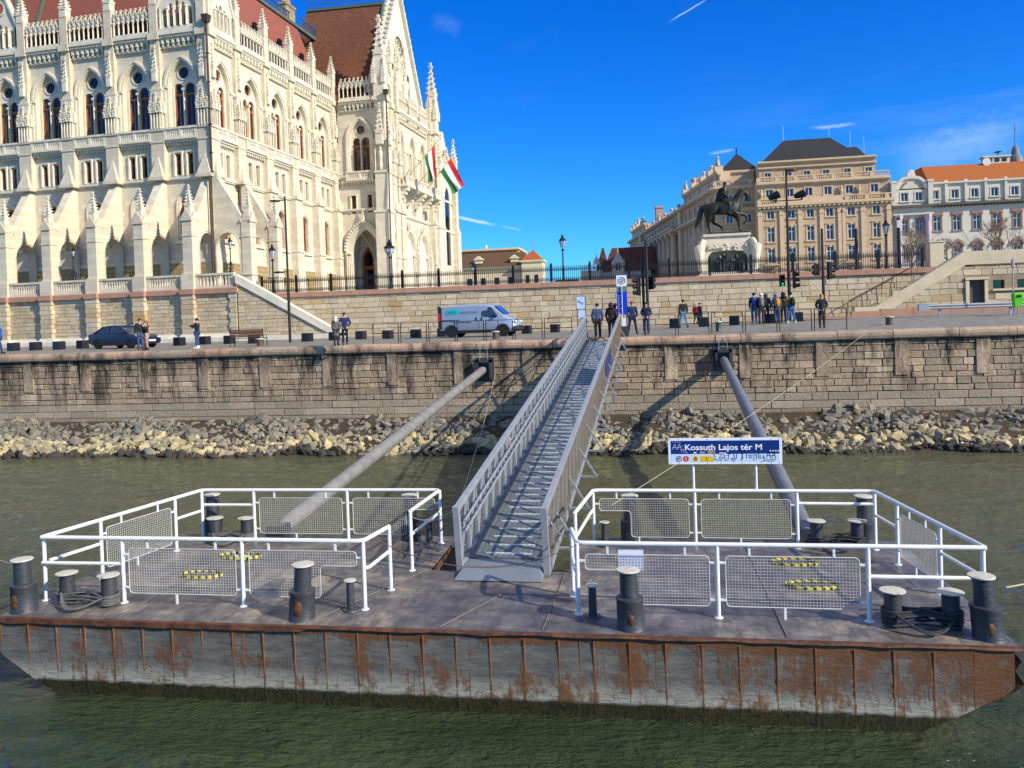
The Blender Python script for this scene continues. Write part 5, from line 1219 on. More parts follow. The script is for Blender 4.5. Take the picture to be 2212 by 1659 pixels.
rail([(-10.28, 12.16), (-9.5, 15.92), (-4.2, 15.96), (-4.3, 14.15)], [(-10.27, 12.2), (-10.03, 13.34), (-9.66, 15.15), (-9.5, 15.9), (-8.31, 15.93), (-6.21, 15.94), (-4.2, 15.94), (-4.3, 14.15)], '',
     [[(-10.26, 12.3, MZ), (-10.03, 13.34, MZ)], [(-9.66, 15.15, MZ), (-9.5, 15.9, MZ)], [(-9.5, 15.92, MZ+.12), (-8.31, 15.93, MZ+.12)], [(-4.2, 15.85, MZ), (-4.3, 14.15, MZ)]],
     [((-10.03, 13.34), (-9.66, 15.15), 'full'), ((-8.31, 15.93), (-6.21, 15.94), 'full'), ((-6.21, 15.94), (-4.2, 15.95), 'notchR')])
rail([(-1.22, 13.0), (-1.07, 12.2), (4.75, 12.2)], [(-1.22, 13.0), (-1.07, 12.2), (1.03, 12.2), (3.17, 12.2)], '', [[(-1.07, 12.2, MZ), (-1.12, 12.35, MZ-.02), (-1.22, 13.0, MZ)], [(3.17, 12.2, MZ), (4.72, 12.2, MZ)]],
     [((-1.07, 12.2), (1.03, 12.2), 'notchL'), ((1.03, 12.2), (3.17, 12.2), 'full')])
rail([(-1.25, 14.1), (-1.04, 15.95), (4.27, 15.9), (4.75, 12.2)], [(-1.25, 14.1), (-1.04, 15.95), (.95, 15.94), (2.87, 15.92), (4.27, 15.88), (4.39, 14.95), (4.58, 13.45), (4.74, 12.25)], '',
     [[(-1.24, 14.2, MZ), (-1.08, 15.7, MZ+.05), (-1.04, 15.95, MZ+.05)], [(2.87, 15.92, MZ+.2), (4.27, 15.88, MZ+.2)], [(4.27, 15.85, MZ), (4.39, 14.95, MZ)], [(4.58, 13.45, MZ), (4.74, 12.3, MZ)]],
     [((-1.04, 15.95), (.95, 15.94), 'notchL'), ((.95, 15.94), (2.87, 15.92), 'full'), ((4.39, 14.95), (4.58, 13.45), 'full')])
# ------------------------------------------------------------------ ropes coiled round the short bollards
m_rope = M('grey steel rope', (120, 122, 118), .6, var=.45, vs=8, bump=.6, bs=160); m_rope2 = M('dark rubber rope', (54, 58, 62), .5, var=.4, vs=8, bump=.5, bs=140)
def coil(A, B, mat, label, n=9, r=.013, seed=1):
    random.seed(seed); mb = MB(); A = Vector(A); B = Vector(B); d = (B-A).normalized(); s_ = Vector((-d.y, d.x, 0)); path = []
    for k in range(n):
        z = DZ+.05+.028*k*(1 if k < 8 else .6); e = .015*random.random(); R = .14+e
        cross_ = k % 2
        for i in range(9): a = pi/2+pi*i/8; path.append(A+d*R*cos(a)*1.0+s_*R*sin(a)+Vector((0, 0, z-DZ)))
        mid = (A+B)/2
        path.append(mid+s_*random.uniform(-.09, .02)*(1 if not cross_ else -1)+Vector((0, 0, z-DZ+random.uniform(-.03, .05))))
        for i in range(9): a = -pi/2+pi*i/8; path.append(B+d*R*cos(a)+s_*R*sin(a)*(1)+Vector((0, 0, z-DZ)))
        path.append(mid+s_*random.uniform(.0, .09)+Vector((0, 0, z-DZ+random.uniform(-.03, .05))))
    mb.tube(path, r, 6)
    for k in range(3):   # loose loops sagging to the deck
        P0 = A+s_*-.14+Vector((0, 0, .2)); P1 = B-s_*.15+Vector((0, 0, .16)); q = []
        for i in range(15): t = i/14; p = P0.lerp(P1, t)-s_*(.30+.07*k)*sin(pi*t)*(.6 if k else 1); p.z = DZ+.02+(.2*(1-t)**3+.16*t**3); q.append(p)
        mb.tube(q, r, 6)
    tag(mb.build('mooring_rope', mat, None, True), label, 'rope', 'ropes coiled around the twin bollards')
coil(TB[0][0], TB[0][1], m_rope, 'pale grey rope wound in a figure eight round the front left twin bollards', 6, seed=2)
coil(TB[1][0], TB[1][1], m_rope2, 'thick dark rope bundle wound round the front right twin bollards', 11, .015, seed=3)
coil(TB[2][0], TB[2][1], m_rope, 'grey rope looped round the twin bollards at the back left of the pontoon', 6, seed=4)
coil(TB[3][0], TB[3][1], m_rope2, 'dark rope looped round the twin bollards at the back right of the pontoon', 7, seed=5)
# ------------------------------------------------------------------ station sign above the back railing
m_sw = M('white sign enamel', (236, 240, 246), .35, var=.05, vs=5); m_sb = M('dark blue enamel', (14, 44, 120), .35, var=.1); m_red = M('red enamel', (216, 34, 44), .4, var=.05); m_yel = M('yellow enamel', (236, 190, 20), .4, var=.05); m_blk = M('black marker ink', (16, 16, 20), .5); m_lb = M('pale blue enamel', (204, 224, 246), .35, var=.05)
sg = thing('station_sign', 'blue and white station name sign with graffiti on two posts above the railing', 'sign', (1.55, 15.95, RH))
SX0, SX1, SZ0, SZ1, SY = .47, 2.62, 2.81, 3.32, 15.94
for x in (.94, 2.13): mb = MB(); mb.tube([(x, 15.95, RH+.03), (x, 15.95, 3.25)], .026, 8); mb.build('post', m_rail, sg, True)
mb = MB(); mb.box(SX0, SY-.05, SZ0, SX1, SY-.028, SZ1); pn = mb.build('sign_panel', m_sw, sg)
mb = MB(); mb.box(SX0+.05, SY-.054, SZ0+.2, SX1-.05, SY-.048, SZ1-.05); mb.build('blue_field', m_sb, pn)
mb = MB(); mb.box(SX0+.05, SY-.053, SZ0+.05, SX1-.05, SY-.048, SZ0+.198); mb.build('pale_field', m_lb, pn)
def TX(s_, x, z, size, mat, par_, y=SY-.055, sx_=1., name='lettering', bold=.0): return text(s_, size, mat, par_, Matrix.Translation((x, y, z)) @ STAND, name, .001, 'LEFT', sx_, bold)
TX('Kossuth Lajos t\u00e9r M', SX0+.31, SZ0+.278, .155, m_sw, pn, sx_=1.16, bold=.003)
def strokes(par_, S_, ox, oz, sc_, w, mat, name='graffiti', y=SY-.057):
    mb = MB()
    for st_ in S_:
        for a, b in zip(st_, st_[1:]): mb.bar((ox+a[0]*sc_, y, oz+a[1]*sc_), (ox+b[0]*sc_, y, oz+b[1]*sc_), w, .002, (0, 1, 0))
    mb.build(name, mat, par_)
strokes(pn, [[(0, 0), (.5, 1.3), (.8, 1.5), (1, 0)], [(0, .55), (1.1, .6)], [(1.4, 0), (1.8, 1.4), (2.1, 1.5), (2.3, .1)], [(1.3, .5), (2.5, .7)], [(2.6, .9), (2.9, 1.0)], [(2.4, .0), (2.6, .15), (2.4, -.7)], [(2.7, -.2), (3, .1), (3.2, -.2), (2.8, -.3), (3.2, -.2), (3.0, -.9)], [(3.4, -.8), (3.9, -.7), (4.2, -1.2)]], SX0+.08, SZ0+.29, .068, .006, m_sw)
mb = MB()
for i in range(4): mb.cbox((SX0+1.93+i*.05, SY-.056, SZ0+.255), (.013, .001, .013))
for i in range(4): mb.cbox((SX0+.09+i*.045, SY-.056, SZ0+.435), (.006, .001, .006))
mb.cbox((SX0+.51, SY-.056, SZ0+.225), (.03, .001, .012)); mb.split('white_dots', m_sw, pn)
def disc(x, z, r, mat, y=SY-.056, inner=0, nm='disc'):
    mb = MB(); (mb.ring(circ(x, z, r, 20), circ(x, z, inner, 20), y-.001, y+.001, True) if inner else mb.panel(circ(x, z, r, 20), [], y, y+.002)); mb.build(nm, mat, pn)
disc(SX0+.2, SZ0+.108, .055, m_blk, inner=.045); TX('M', SX0+.165, SZ0+.083, .075, m_blk, pn, SY-.056)
disc(SX0+.335, SZ0+.108, .056, m_red); TX('2', SX0+.31, SZ0+.078, .085, m_sw, pn, SY-.058)
disc(SX0+.52, SZ0+.108, .056, m_yel)
strokes(pn, [[(-.5, -.5), (-.4, .5), (.4, .5), (.5, -.5), (-.5, -.5)], [(-.5, .0), (.5, .0)], [(-.2, .5), (0, .9), (.2, .5)], [(-.3, -.5), (-.4, -.9)], [(.3, -.5), (.4, -.9)]], SX0+.52, SZ0+.108, .04, .007, m_blk, 'tram_symbol', SY-.058)
mb = MB(); mb.box(SX0+.615, SY-.056, SZ0+.052, SX0+.86, SY-.052, SZ0+.16); mb.build('yellow_field', m_yel, pn); TX('2', SX0+.71, SZ0+.078, .08, m_blk, pn, SY-.058)
strokes(pn, [[(0, 1.4), (.5, .6), (.2, .1), (.6, .2), (1.1, .0)], [(1.5, .9), (1.1, .5), (1.4, 0), (1.8, .5), (1.3, .5)], [(1.9, .9), (2.1, 0), (2.5, .1)], [(2.7, 1.2), (2.5, .1)], [(2.2, .8), (3.4, 1.3), (3.6, .3), (3.0, .4), (3.4, -.1), (3.9, .4), (3.9, 1.2)],
    [(4.1, 1.3), (4.7, 1.6), (4.9, .2)], [(4.6, 0), (5, 1.6), (5.5, 1.2), (5.5, .3)], [(5.8, .9), (6.1, .3), (6.4, .9), (5.8, .9)], [(6.6, 0), (6.7, 1), (7.1, .9), (7.0, .1)], [(7.4, 1.3), (7.4, .3)], [(7.7, .9), (7.6, .3), (8.1, .4), (8.2, .9), (8.3, -.1), (7.7, -.2)],
    [(8.6, .3), (9.0, 1.5), (9.3, .3)], [(8.6, .8), (10, .8)], [(9.5, .3), (9.8, 1.5), (10.1, .3)], [(8.4, .1), (10.1, .15)], [(8.6, -.15), (9.9, -.1)]], SX0+.84, SZ0+.07, .118, .0075, m_blk)
mb = MB(); mb.box(SX0+.75, SY-.058, SZ0+.205, SX0+.89, SY-.056, SZ0+.27); mb.box(SX0+.6, SY-.058, SZ0+.205, SX0+.7, SY-.056, SZ0+.25); mb.build('torn_sticker', M('torn sticker', (176, 160, 140), .8, var=.5, vs=60), pn)
mb = MB(); mb.box(SX0+.97, SY-.058, SZ0+.18, SX0+1.1, SY-.056, SZ0+.225); mb.build('sticker', m_sw, pn); TX('DEMS', SX0+.98, SZ0+.187, .04, m_red, pn, SY-.060)
mb = MB()
for x in (.04, .2, .75, 1.0, 1.4, 1.95, 2.1):
    for z in (.025, .485): mb.cbox((SX0+x, SY-.052, SZ0+z), (.006, .003, .006))
mb.split('screw', m_lip, pn)
# paper notice tied behind the mesh
p = onY(1363, 1205, 12.3); mb = MB(); mb.box(p.x-.19, 12.23, p.z-.17, p.x+.19, 12.236, p.z+.15); o = mb.build('paper_notice', M('laminated white paper', (226, 230, 250), .3, var=.08), None); tag(o, 'laminated white paper sheet tied to the mesh behind the middle bollard', 'notice')
# ------------------------------------------------------------------ chains
m_ch = M('galvanised chain', (170, 178, 184), .4, metal=.6); m_chr = M('rusty chain', (110, 84, 62), .7, metal=.3)
def chain(a, b, sag, mat, label, lk=.055, r=.006):
    a = Vector(a); b = Vector(b); n = int((b-a).length*1.08/lk/.78); mb = MB(); P_ = []
    for i in range(n+1): t = i/n; p = a.lerp(b, t); p.z -= sag*4*t*(1-t); P_.append(p)
    for i in range(n):
        p = P_[i]; q = P_[i+1]; d = (q-p).normalized(); c = (p+q)/2; s_ = d.cross(Vector((0, 0, 1))).normalized() if i % 2 else d.cross(Vector((1, 0, 0))).normalized()
        mb.tube([c+d*lk*.5*cos(t)+s_*lk*.28*sin(t) for t in [2*pi*k/8 for k in range(9)]], r, 4, False)
    tag(mb.build('chain', mat, None, True), label, 'chain')
chain((-4.33, 14.15, 2.2), (-3.42, 14.1, 2.38), .16, m_ch, 'galvanised chain from the left gate post to the gangway')
chain((-4.33, 14.15, 2.2), (-4.9, 15.9, 1.6), .1, m_ch, 'loose galvanised chain hanging off the left gate post')
chain((-1.75, 14.1, 2.25), (-1.22, 13.6, 2.05), .2, m_ch, 'galvanised chain from the gangway to the right gate post')
chain((-4.4, 12.4, 2.26), (-1.14, 12.9, 2.05), .42, m_chr, 'thin rusty chain slung across the pontoon opening from rail to rail', .05, .004)
# ------------------------------------------------------------------ gangway
m_galv = M('galvanised steel', (172, 176, 180), .45, metal=.25, var=.25, vs=4, bump=.1, bs=20); m_tread = M('bright tread strip', (214, 226, 236), .35, metal=.1); m_grate = M('steel grating', (134, 140, 142), .45, metal=.1, var=.3)
gw = thing('gangway', 'long galvanised steel gangway with grated deck rising from the pontoon to the quay', 'gangway', (-2.57, 14.0, DZ))
G0 = Vector((-2.57, 14.05, 1.27)); G1 = Vector((-1.74, 38.6, 4.74)); gd = (G1-G0); GL = gd.length; gd.normalize(); gs = gd.cross(Vector((0, 0, 1))).normalized(); gu = gs.cross(gd).normalized()
TG = Matrix(((gs.x, gd.x, gu.x, G0.x), (gs.y, gd.y, gu.y, G0.y), (gs.z, gd.z, gu.z, G0.z), (0, 0, 0, 1)))
HWD = .80; RHT = 1.16
for s_, nm in ((-1, 'left_side'), (1, 'right_side')):
    x = s_*HWD; mb = MB(TG)
    mb.box(x-.045, 0, RHT-.1, x+.045, GL, RHT); mb.box(x-.04, 0, -.16, x+.04, GL, -.02)
    sd = mb.build('side_truss', m_galv, gw)
    mb = MB(TG); n = 36
    for i in range(n+1):
        y = .05+i*(GL-.1)/n; mb.box(x-.03, y-.03, -.1, x+.03, y+.03, RHT-.08)
        if i < n: y2 = y+(GL-.1)/n; mb.bar((x, y, -.08), (x, y2, RHT-.1), .035)
    mb.build('struts', m_galv, sd)
    mb = MB(TG); mb.box(x-.055, -.05, -.18, x+.055, .06, RHT+.01); mb.build('end_post', m_galv, sd)
    for z in ((.82, .62) if s_ < 0 else (.75,)): mb = MB(TG); mb.tube([(x-s_*.09, .2, z), (x-s_*.09, GL-.1, z)], .022, 6); mb.build('handrail', m_galv, sd, True)
    # wire mesh infill
    mb = MB(TG); xx = x+s_*.035; k = 0; y = .08
    while y < GL: mb.box(xx-.002, y-.0022, 0, xx+.002, y+.0022, RHT-.1); y += .08
    for i in range(14): z = .03+i*.08; mb.box(xx-.002, .05, z-.0022, xx+.002, GL, z+.0022)
    mb.build('wire_mesh', M('rust tinged wire', (150, 128, 92), .6, var=.3) if s_ > 0 else m_galv, sd)
    for i in range(12):
        y = 1.2+i*2.05; mb = MB(TG); mb.bar((x+s_*.03, y, .6), (x+s_*.44, y, -.12), .045); mb.bar((x, y, -.12), (x+s_*.47, y, -.12), .045); mb.build('outrigger_brace', m_galv, sd)
mb = MB(TG); y = .5
while y < GL: mb.box(-HWD+.04, y-.009, -.03, HWD-.04, y+.009, 0); y += .034
for i in range(13): x = -HWD+.08+i*(2*HWD-.16)/12; mb.box(x-.004, .5, -.03, x+.004, GL, -.004)
mb.build('grating', m_grate, gw)
mb = MB(TG); y = 0
while y < GL: mb.box(-HWD, y-.03, -.14, HWD, y+.03, -.05); y += 1.4
mb.box(-.02, 0, -.14, .02, GL, -.06); mb.build('cross_beams', m_galv, gw)
n = 62
for i in range(n): y = .62+i*.385; mb = MB(TG); mb.box(-.46, y-.019, .0, .42, y+.019, .022); mb.build('tread_strip', m_tread, gw)
mb = MB(); mb.frus(-3.38, 13.6, -1.82, 14.6, DZ+.015, -3.3, 13.98, -1.9, 14.55, 1.30); mb.build('ramp_plate', M('chequer plate', (150, 160, 172), .4, metal=.4, bump=.8, bs=60), gw)
mb = MB(TG); mb.tube([(-.4, 3, -.2), (-.4, GL-2, -.2)], .05, 6); mb.box(HWD+.045, GL-10.5, .25, HWD+.055, GL-7.6, .85); mb.build('side_sign', m_sb, gw)
mb = MB(); mb.box(-2.75, 37.9, 4.2, -.7, 39.2, 4.72); mb.build('landing_sill', m_dkst, gw)
# ------------------------------------------------------------------ booms holding the pontoon off the wall
m_pipe = M('weathered grey pipe', (148, 146, 142), .5, metal=.1, var=.4, vs=3, bump=.15, bs=20, stretch=(1, 1, 1)); m_pipe2 = M('grey blue pipe', (128, 130, 134), .45, metal=.1, var=.35, vs=2, bump=.1)
def boom(a, b, mat, label):
    a = Vector(a); b = Vector(b); t = thing('mooring_boom', label, 'boom', b, group='booms between quay wall and pontoon'); d = (b-a).normalized()
    mb = MB(); mb.tube([a+d*.1, a+d*.35, a+d*.36, b-d*.5, b], [.13, .15, .185, .185, .12], 18); mb.build('pipe', mat, t, True)
    mb = MB(); s_ = .36
    mb.box(a.x-s_, 37.55, a.z-.42, a.x-s_+.1, 38.0, a.z+.45); mb.box(a.x+s_-.1, 37.55, a.z-.42, a.x+s_, 38.0, a.z+.45); mb.box(a.x-s_, 37.55, a.z+.32, a.x+s_, 38, a.z+.45); mb.box(a.x-s_-.08, 37.88, a.z-.55, a.x+s_+.08, 37.93, a.z+.55); mb.build('wall_bracket', m_boll, t)
    mb = MB()
    for q in (-.2, .2): mb.tube([(a.x+q, 37.6, a.z+.4), (a.x+q*.8, 37.72, 4.78)], .012, 5)
    mb.split('suspension_cable', m_galv, t)
    mb = MB(); mb.cbox((b.x, 16.5, 1.1), (.2, .2, .3)); mb.build('foot_bracket', m_boll, t)
boom((-7.5, 37.65, 3.42), (-8.05, 16.5, 1.25), m_pipe, 'long pale grey pipe boom from the quay wall to the back left of the pontoon')
boom((3.72, 37.65, 3.62), (3.15, 16.5, 1.3), m_pipe2, 'long blue grey pipe boom from the quay wall to the back right of the pontoon')
# lines
m_line = M('tan mooring line', (190, 176, 140), .7)
def line(pts, label, r=.008): mb = MB(); mb.tube(pts, r, 5); tag(mb.build('mooring_line', m_line, None, True), label, 'rope')
def seg(a, b, sag=0, n=8): a = Vector(a); b = Vector(b); return [a.lerp(b, i/n)-Vector((0, 0, sag*4*(i/n)*(1-i/n))) for i in range(n+1)]
line(seg((-1.2, 16.2, 1.6), onY(2160, 585, 59)*.0+Vector(onZ(1875, 715, 4.8)), .15, 12), 'thin tan line running from the gangway foot past the station sign to the quay')
line(seg((4.85, 11.8, 1.85), onY(2212, 1262, 12.6), 0), 'white line leaving the front right bollard towards the right', .012)
line(seg((-10.5, 11.8, 1.9), onY(-60, 1190, 13), 0), 'thin line leaving the front left bollard towards the left', .01)
line(seg((-3.45, 14.5, 2.35), (-6.9, 37.6, 3.4), .25), 'dark slack line from the gangway towards the left boom bracket', .008)
# ------------------------------------------------------------------ helpers for figures
def skin(verts, edges, rad, root=0, sub=1):
    me = bpy.data.meshes.new('s'); me.from_pydata(verts, edges, []); o = bpy.data.objects.new('s', me); COL.objects.link(o)
    o.modifiers.new('Skin', 'SKIN'); 
    if not me.skin_vertices: 
        bm = bmesh.new(); bm.from_mesh(me); bm.verts.layers.skin.verify(); bm.to_mesh(me); bm.free()
    for i, sv in enumerate(me.skin_vertices[0].data):
        r = rad[i]; sv.radius = (r, r) if not hasattr(r, '__len__') else r; sv.use_root = (i == root)
    s = o.modifiers.new('Sub', 'SUBSURF'); s.levels = sub; s.render_levels = sub
    dg = bpy.context.evaluated_depsgraph_get(); dg.update(); ev = o.evaluated_get(dg); out = bpy.data.meshes.new_from_object(ev)
    v = [tuple(p.co) for p in out.vertices]; f = [tuple(p.vertices) for p in out.polygons]
    bpy.data.objects.remove(o); bpy.data.meshes.remove(me); bpy.data.meshes.remove(out); return v, f
def addmesh(mb, vf):
    v, f = vf; n = len(mb.v); mb.v += [tuple(mb.T @ Vector(p)) for p in v]; 
    for q in f: mb.face([i+n for i in q])
CM = {}
def cloth(c, rough=.85):
    if c not in CM: CM[c] = M('cloth %02d' % len(CM), c, rough, var=.3, vs=9)
    return CM[c]
m_skin = M('skin', (205, 158, 130), .6, var=.1)
m_eye = M('eyes and brows', (40, 28, 24), .5)
def person(px, py, ytop, rz, label, jacket, trousers, shoes=(40, 36, 34), hair=(50, 36, 26), hat=None, hood=False, pack=None, coat=0, pose='stand', p=None, bag=None, scarf=None, female=False, group=None, lean=0, strip=None):
    p = p or onG(px, py); depth = (p-Vector((0, 0, EYE))).dot(fw); Hh = (py-ytop)*depth/F; k = min(1.95, max(1.2, Hh))/1.75
    t = thing('person', label, 'person', p, rz, group, anchor=False); t.scale = (k, k, k)
    sh = .165 if female else .19
    A = {'L': [(-sh, 0, 1.43), (-sh-.06, .02, 1.15), (-sh-.03, -.06, .90)], 'R': [(sh, 0, 1.43), (sh+.06, .02, 1.15), (sh+.03, -.06, .90)]}
    if pose == 'phone': A['R'] = [(sh, 0, 1.43), (sh+.05, -.12, 1.2), (.1, -.38, 1.38)]; A['L'] = [(-sh, 0, 1.43), (-sh-.05, -.12, 1.2), (-.06, -.38, 1.36)]
    if pose == 'hug': A['R'] = [(sh, 0, 1.43), (sh+.14, -.05, 1.25), (sh+.28, -.15, 1.32)]
    if pose == 'wave': A['R'] = [(sh, 0, 1.43), (sh+.1, -.1, 1.2), (sh+.02, -.22, 1.42)]
    if pose == 'pockets': A['L'] = [(-sh, 0, 1.43), (-sh-.12, .03, 1.17), (-sh+.03, -.1, .98)]; A['R'] = [(sh, 0, 1.43), (sh+.12, .03, 1.17), (sh-.03, -.1, .98)]
    st = .09; kn = 0
    Lf = {'L': [(-.09, 0, .90), (-.10, -.02, .48), (-.10, .02, .09), (-.11, -.14, .05)], 'R': [(.09, 0, .90), (.10, -.02, .48), (.10, .02, .09), (.11, -.14, .05)]}
    if pose == 'walk': Lf['L'] = [(-.09, 0, .90), (-.09, -.16, .50), (-.09, -.22, .09), (-.09, -.38, .05)]; Lf['R'] = [(.09, 0, .90), (.09, .04, .48), (.09, .26, .13), (.09, .16, .05)]
    if pose == 'wide': Lf['L'] = [(-.1, 0, .90), (-.17, -.02, .48), (-.24, .02, .09), (-.27, -.12, .05)]; Lf['R'] = [(.1, 0, .90), (.16, -.02, .48), (.22, .02, .09), (.25, -.12, .05)]
    V = [(0, 0, .93), (0, 0, 1.15), (0, .01, 1.36), (0, .01, 1.48), (0, -.01, 1.56), (0, -.01, 1.645), (0, 0, 1.72)]
    Rr = [.085, .085, .1, .055, (.068, .075), (.078, .095), (.06, .075)]
    E_ = [(i, i+1) for i in range(6)]
    for s_ in 'LR':
        b = len(V); V += A[s_]; Rr += [.07, .045, .032]; E_ += [(2, b), (b, b+1), (b+1, b+2)]
        b = len(V); V += Lf[s_]; Rr += [.09, .062, .042, .035]; E_ += [(0, b), (b, b+1), (b+1, b+2), (b+2, b+3)]
    mb = MB(); addmesh(mb, skin(V, E_, Rr))
    mb.frus(-.012, -.115, .012, -.085, 1.60, -.006, -.098, .006, -.085, 1.645)
    for s_ in (-1, 1): mb.ball((s_*.082, .0, 1.625), (.012, .02, .03), 6, 4)
    for s_ in 'LR':      # hands: palm, four unequal curled fingers and a thumb
        e, h = Vector(A[s_][1]), Vector(A[s_][2]); d = (h-e).normalized(); sd = d.orthogonal().normalized(); s2 = d.cross(sd); q = h+d*.03
        mb.bar(h-d*.01, h+d*.085, .075, .03, tuple(s2))
        for i, L in enumerate((.065, .078, .072, .055)):
            o_ = sd.cross(d).normalized()*(-.028+.019*i) if False else s2.cross(d).normalized()*(-.028+.019*i); b0 = h+d*.08+o_; mb.tube([b0, b0+d*L*.6, b0+d*L-s2*.015], [.009, .0085, .006], 5)
        o_ = s2.cross(d).normalized(); mb.tube([h+d*.025+o_*.035, h+d*.05+o_*.06, h+d*.08+o_*.06], [.011, .01, .007], 5)
    body = mb.build('body', m_skin, t, True)
    mb = MB()
    for s_ in (-1, 1): mb.ball((s_*.032, -.088, 1.637), (.013, .008, .007), 6, 4); mb.box(s_*.032-.018, -.098, 1.655, s_*.032+.018, -.085, 1.661)
    mb.box(-.022, -.096, 1.575, .022, -.085, 1.583); mb.build('face', m_eye, t)
    bl = .78 if not coat else .93-coat
    V = [(0, 0, bl), (0, 0, 1.12), (0, .01, 1.34), (0, .01, 1.46)]; Rr = [.165+coat*.12, .16, .165, .09]; E_ = [(0, 1), (1, 2), (2, 3)]
    for s_ in 'LR': b = len(V); V += A[s_]; Rr += [.088, .068, .052]; E_ += [(2, b), (b, b+1), (b+1, b+2)]
    if female and not coat: Rr[0] = .155; Rr[1] = .14; Rr[2] = .145
    mb = MB(); addmesh(mb, skin(V, E_, Rr, 1)); mb.v = [(x_, y_*(.82 if abs(x_) < .2 and y_ > -.15 else 1), z_) for x_, y_, z_ in mb.v]; mb.build('jacket', cloth(jacket), t, True)
    if strip:
        mb = MB(); mb.lathe([(.17, 1.26), (.178, 1.3), (.17, 1.34)], n=12, sy=.82); mb.build('jacket_panel', cloth(strip), t, True)
    V = [(0, 0, .92)]; Rr = [.14]; E_ = []
    for s_ in 'LR': b = len(V); q = Lf[s_]; V += [q[0], q[1], (q[2][0], q[2][1], q[2][2]+.02)]; Rr += [.1, .077, .06]; E_ += [(0, b), (b, b+1), (b+1, b+2)]
    mb = MB(); addmesh(mb, skin(V, E_, Rr)); mb.build('trousers', cloth(trousers), t, True)
    for s_ in 'LR':
        q = Lf[s_]; mb = MB(); a = Vector(q[2]); b = Vector(q[3]); d = (b-a); d.z = 0; d.normalize(); z = max(.0, a.z-.09)
        mb.tube([a+Vector((0, 0, .08)), a+Vector((0, 0, -.02))-d*.01, a+d*.07-Vector((0, 0, .035)), a+d*.19-Vector((0, 0, .05))], [.062, .062, .055, .04], 8); mb.box(a.x-.045, min(a.y+d.y*.2, a.y+.05), a.z-.09, a.x+.045, max(a.y+.06, a.y+d.y*.2), a.z-.065); mb.build('shoe', cloth(shoes), t, True)
    mb = MB(); top = hat or hair
    if hood: mb.ball((0, .03, 1.62), (.125, .135, .15), 10, 7); mb.tube([(0, .05, 1.47), (0, .04, 1.52)], [.15, .11], 10); mb.build('hood', cloth(hood), t, True); mb = MB(); mb.ball((0, -.06, 1.63), (.082, .07, .09), 10, 7); mb.build('face_front', m_skin, t, True)
    else:
        mb.ball((0, .015, 1.675), (.096, .11, .088), 10, 7)
        if hat: mb.lathe([(.1, 1.655), (.108, 1.66), (.105, 1.70)], (0, .005, 0), 12)
        mb.build('hat' if hat else 'hair', cloth(top), t, True)
        if female: mb = MB(); mb.tube([(0, .05, 1.68), (0, .09, 1.6), (0, .1, 1.48), (0, .1, 1.38)], [.09, .1, .095, .05], 10); mb.build('long_hair', cloth(hair), t, True)
    if scarf: mb = MB(); mb.lathe([(.09, 1.42), (.13, 1.45), (.125, 1.52), (.08, 1.55)], (0, .01, 0), 12); mb.build('scarf', cloth(scarf), t, True)
    if pack:
        mb = MB(); mb.tube([(0, .2, 1.0), (0, .23, 1.08), (0, .23, 1.3), (0, .18, 1.44)], [.1, .145, .14, .08], 10); mb.ball((0, .33, 1.12), (.1, .06, .11), 8, 6)
        for s_ in (-1, 1): mb.tube([(s_*.1, .15, 1.42), (s_*.11, 0, 1.5), (s_*.12, -.15, 1.38), (s_*.12, -.13, 1.15), (s_*.12, .1, 1.05)], .018, 6)
        o = mb.build('backpack', cloth(pack), None, True); o.location = p; o.rotation_euler = (0, 0, rz); o.scale = (k, k, k); tag(o, PACKL.pop(0), 'backpack')
    if bag:
        h = Vector(A['L'][2]); mb = MB(); mb.frus(h.x-.06, h.y-.11, h.x+.06, h.y+.11, h.z-.48, h.x-.07, h.y-.13, h.x+.07, h.y+.13, h.z-.16); mb.tube([(h.x, h.y-.08, h.z-.16), (h.x, h.y-.04, h.z-.02), (h.x, h.y+.04, h.z-.02), (h.x, h.y+.08, h.z-.16)], .008, 5)
        o = mb.build('shopping_bag', cloth(bag), None); o.location = p; o.rotation_euler = (0, 0, rz); o.scale = (k, k, k); tag(o, 'brown paper shopping bag held by the leftmost walker of the group', 'bag')
    return t
PACKL = ['bright blue backpack worn by the leftmost walker of the group', 'grey backpack on the person in the white beanie', 'mustard yellow backpack on the hooded grey parka', 'black backpack on the olive parka at the right of the group']
N_ = pi   # turned away from the river
GR = 'walkers waiting by the kerb'
person(-2, 764, 697, radians(100), 'person in bright blue jacket and jeans cut off by the left edge', (10, 96, 200), (40, 66, 110), pose='walk')
person(304, 756, 688, radians(35), 'man in black hooded jacket and jeans hugging a woman beside the dark car', (28, 28, 32), (52, 82, 124), (30, 26, 26), pose='hug', hair=(60, 40, 28))
person(316, 757, 693, radians(-20), 'red haired woman in fur vest and black skirt beside the dark car', (46, 36, 40), (190, 150, 130), (24, 22, 24), hair=(150, 72, 36), pose='wave', female=True, coat=.1, scarf=(186, 158, 126))
person(427, 753, 687, radians(-85), 'man in navy jacket and white shoes taking a photograph with his phone', (24, 30, 48), (50, 78, 116), (240, 240, 240), hair=(40, 28, 22), pose='phone')
person(727, 747, 683, N_+.15, 'woman in long grey coat and mustard scarf standing left of the man in navy', (112, 112, 108), (50, 46, 46), hair=(220, 214, 208), coat=.45, female=True, scarf=(216, 150, 30), hat=(206, 204, 214))
person(746, 745, 675, radians(20), 'man in navy puffer jacket and dark cap standing with the grey coated woman', (26, 44, 92), (22, 26, 52), (70, 60, 52), hat=(44, 36, 34), pose='pockets')
pg = lambda X, Y: Vector((X, Y, 1.27+(Y-14.05)*.1413+.012))
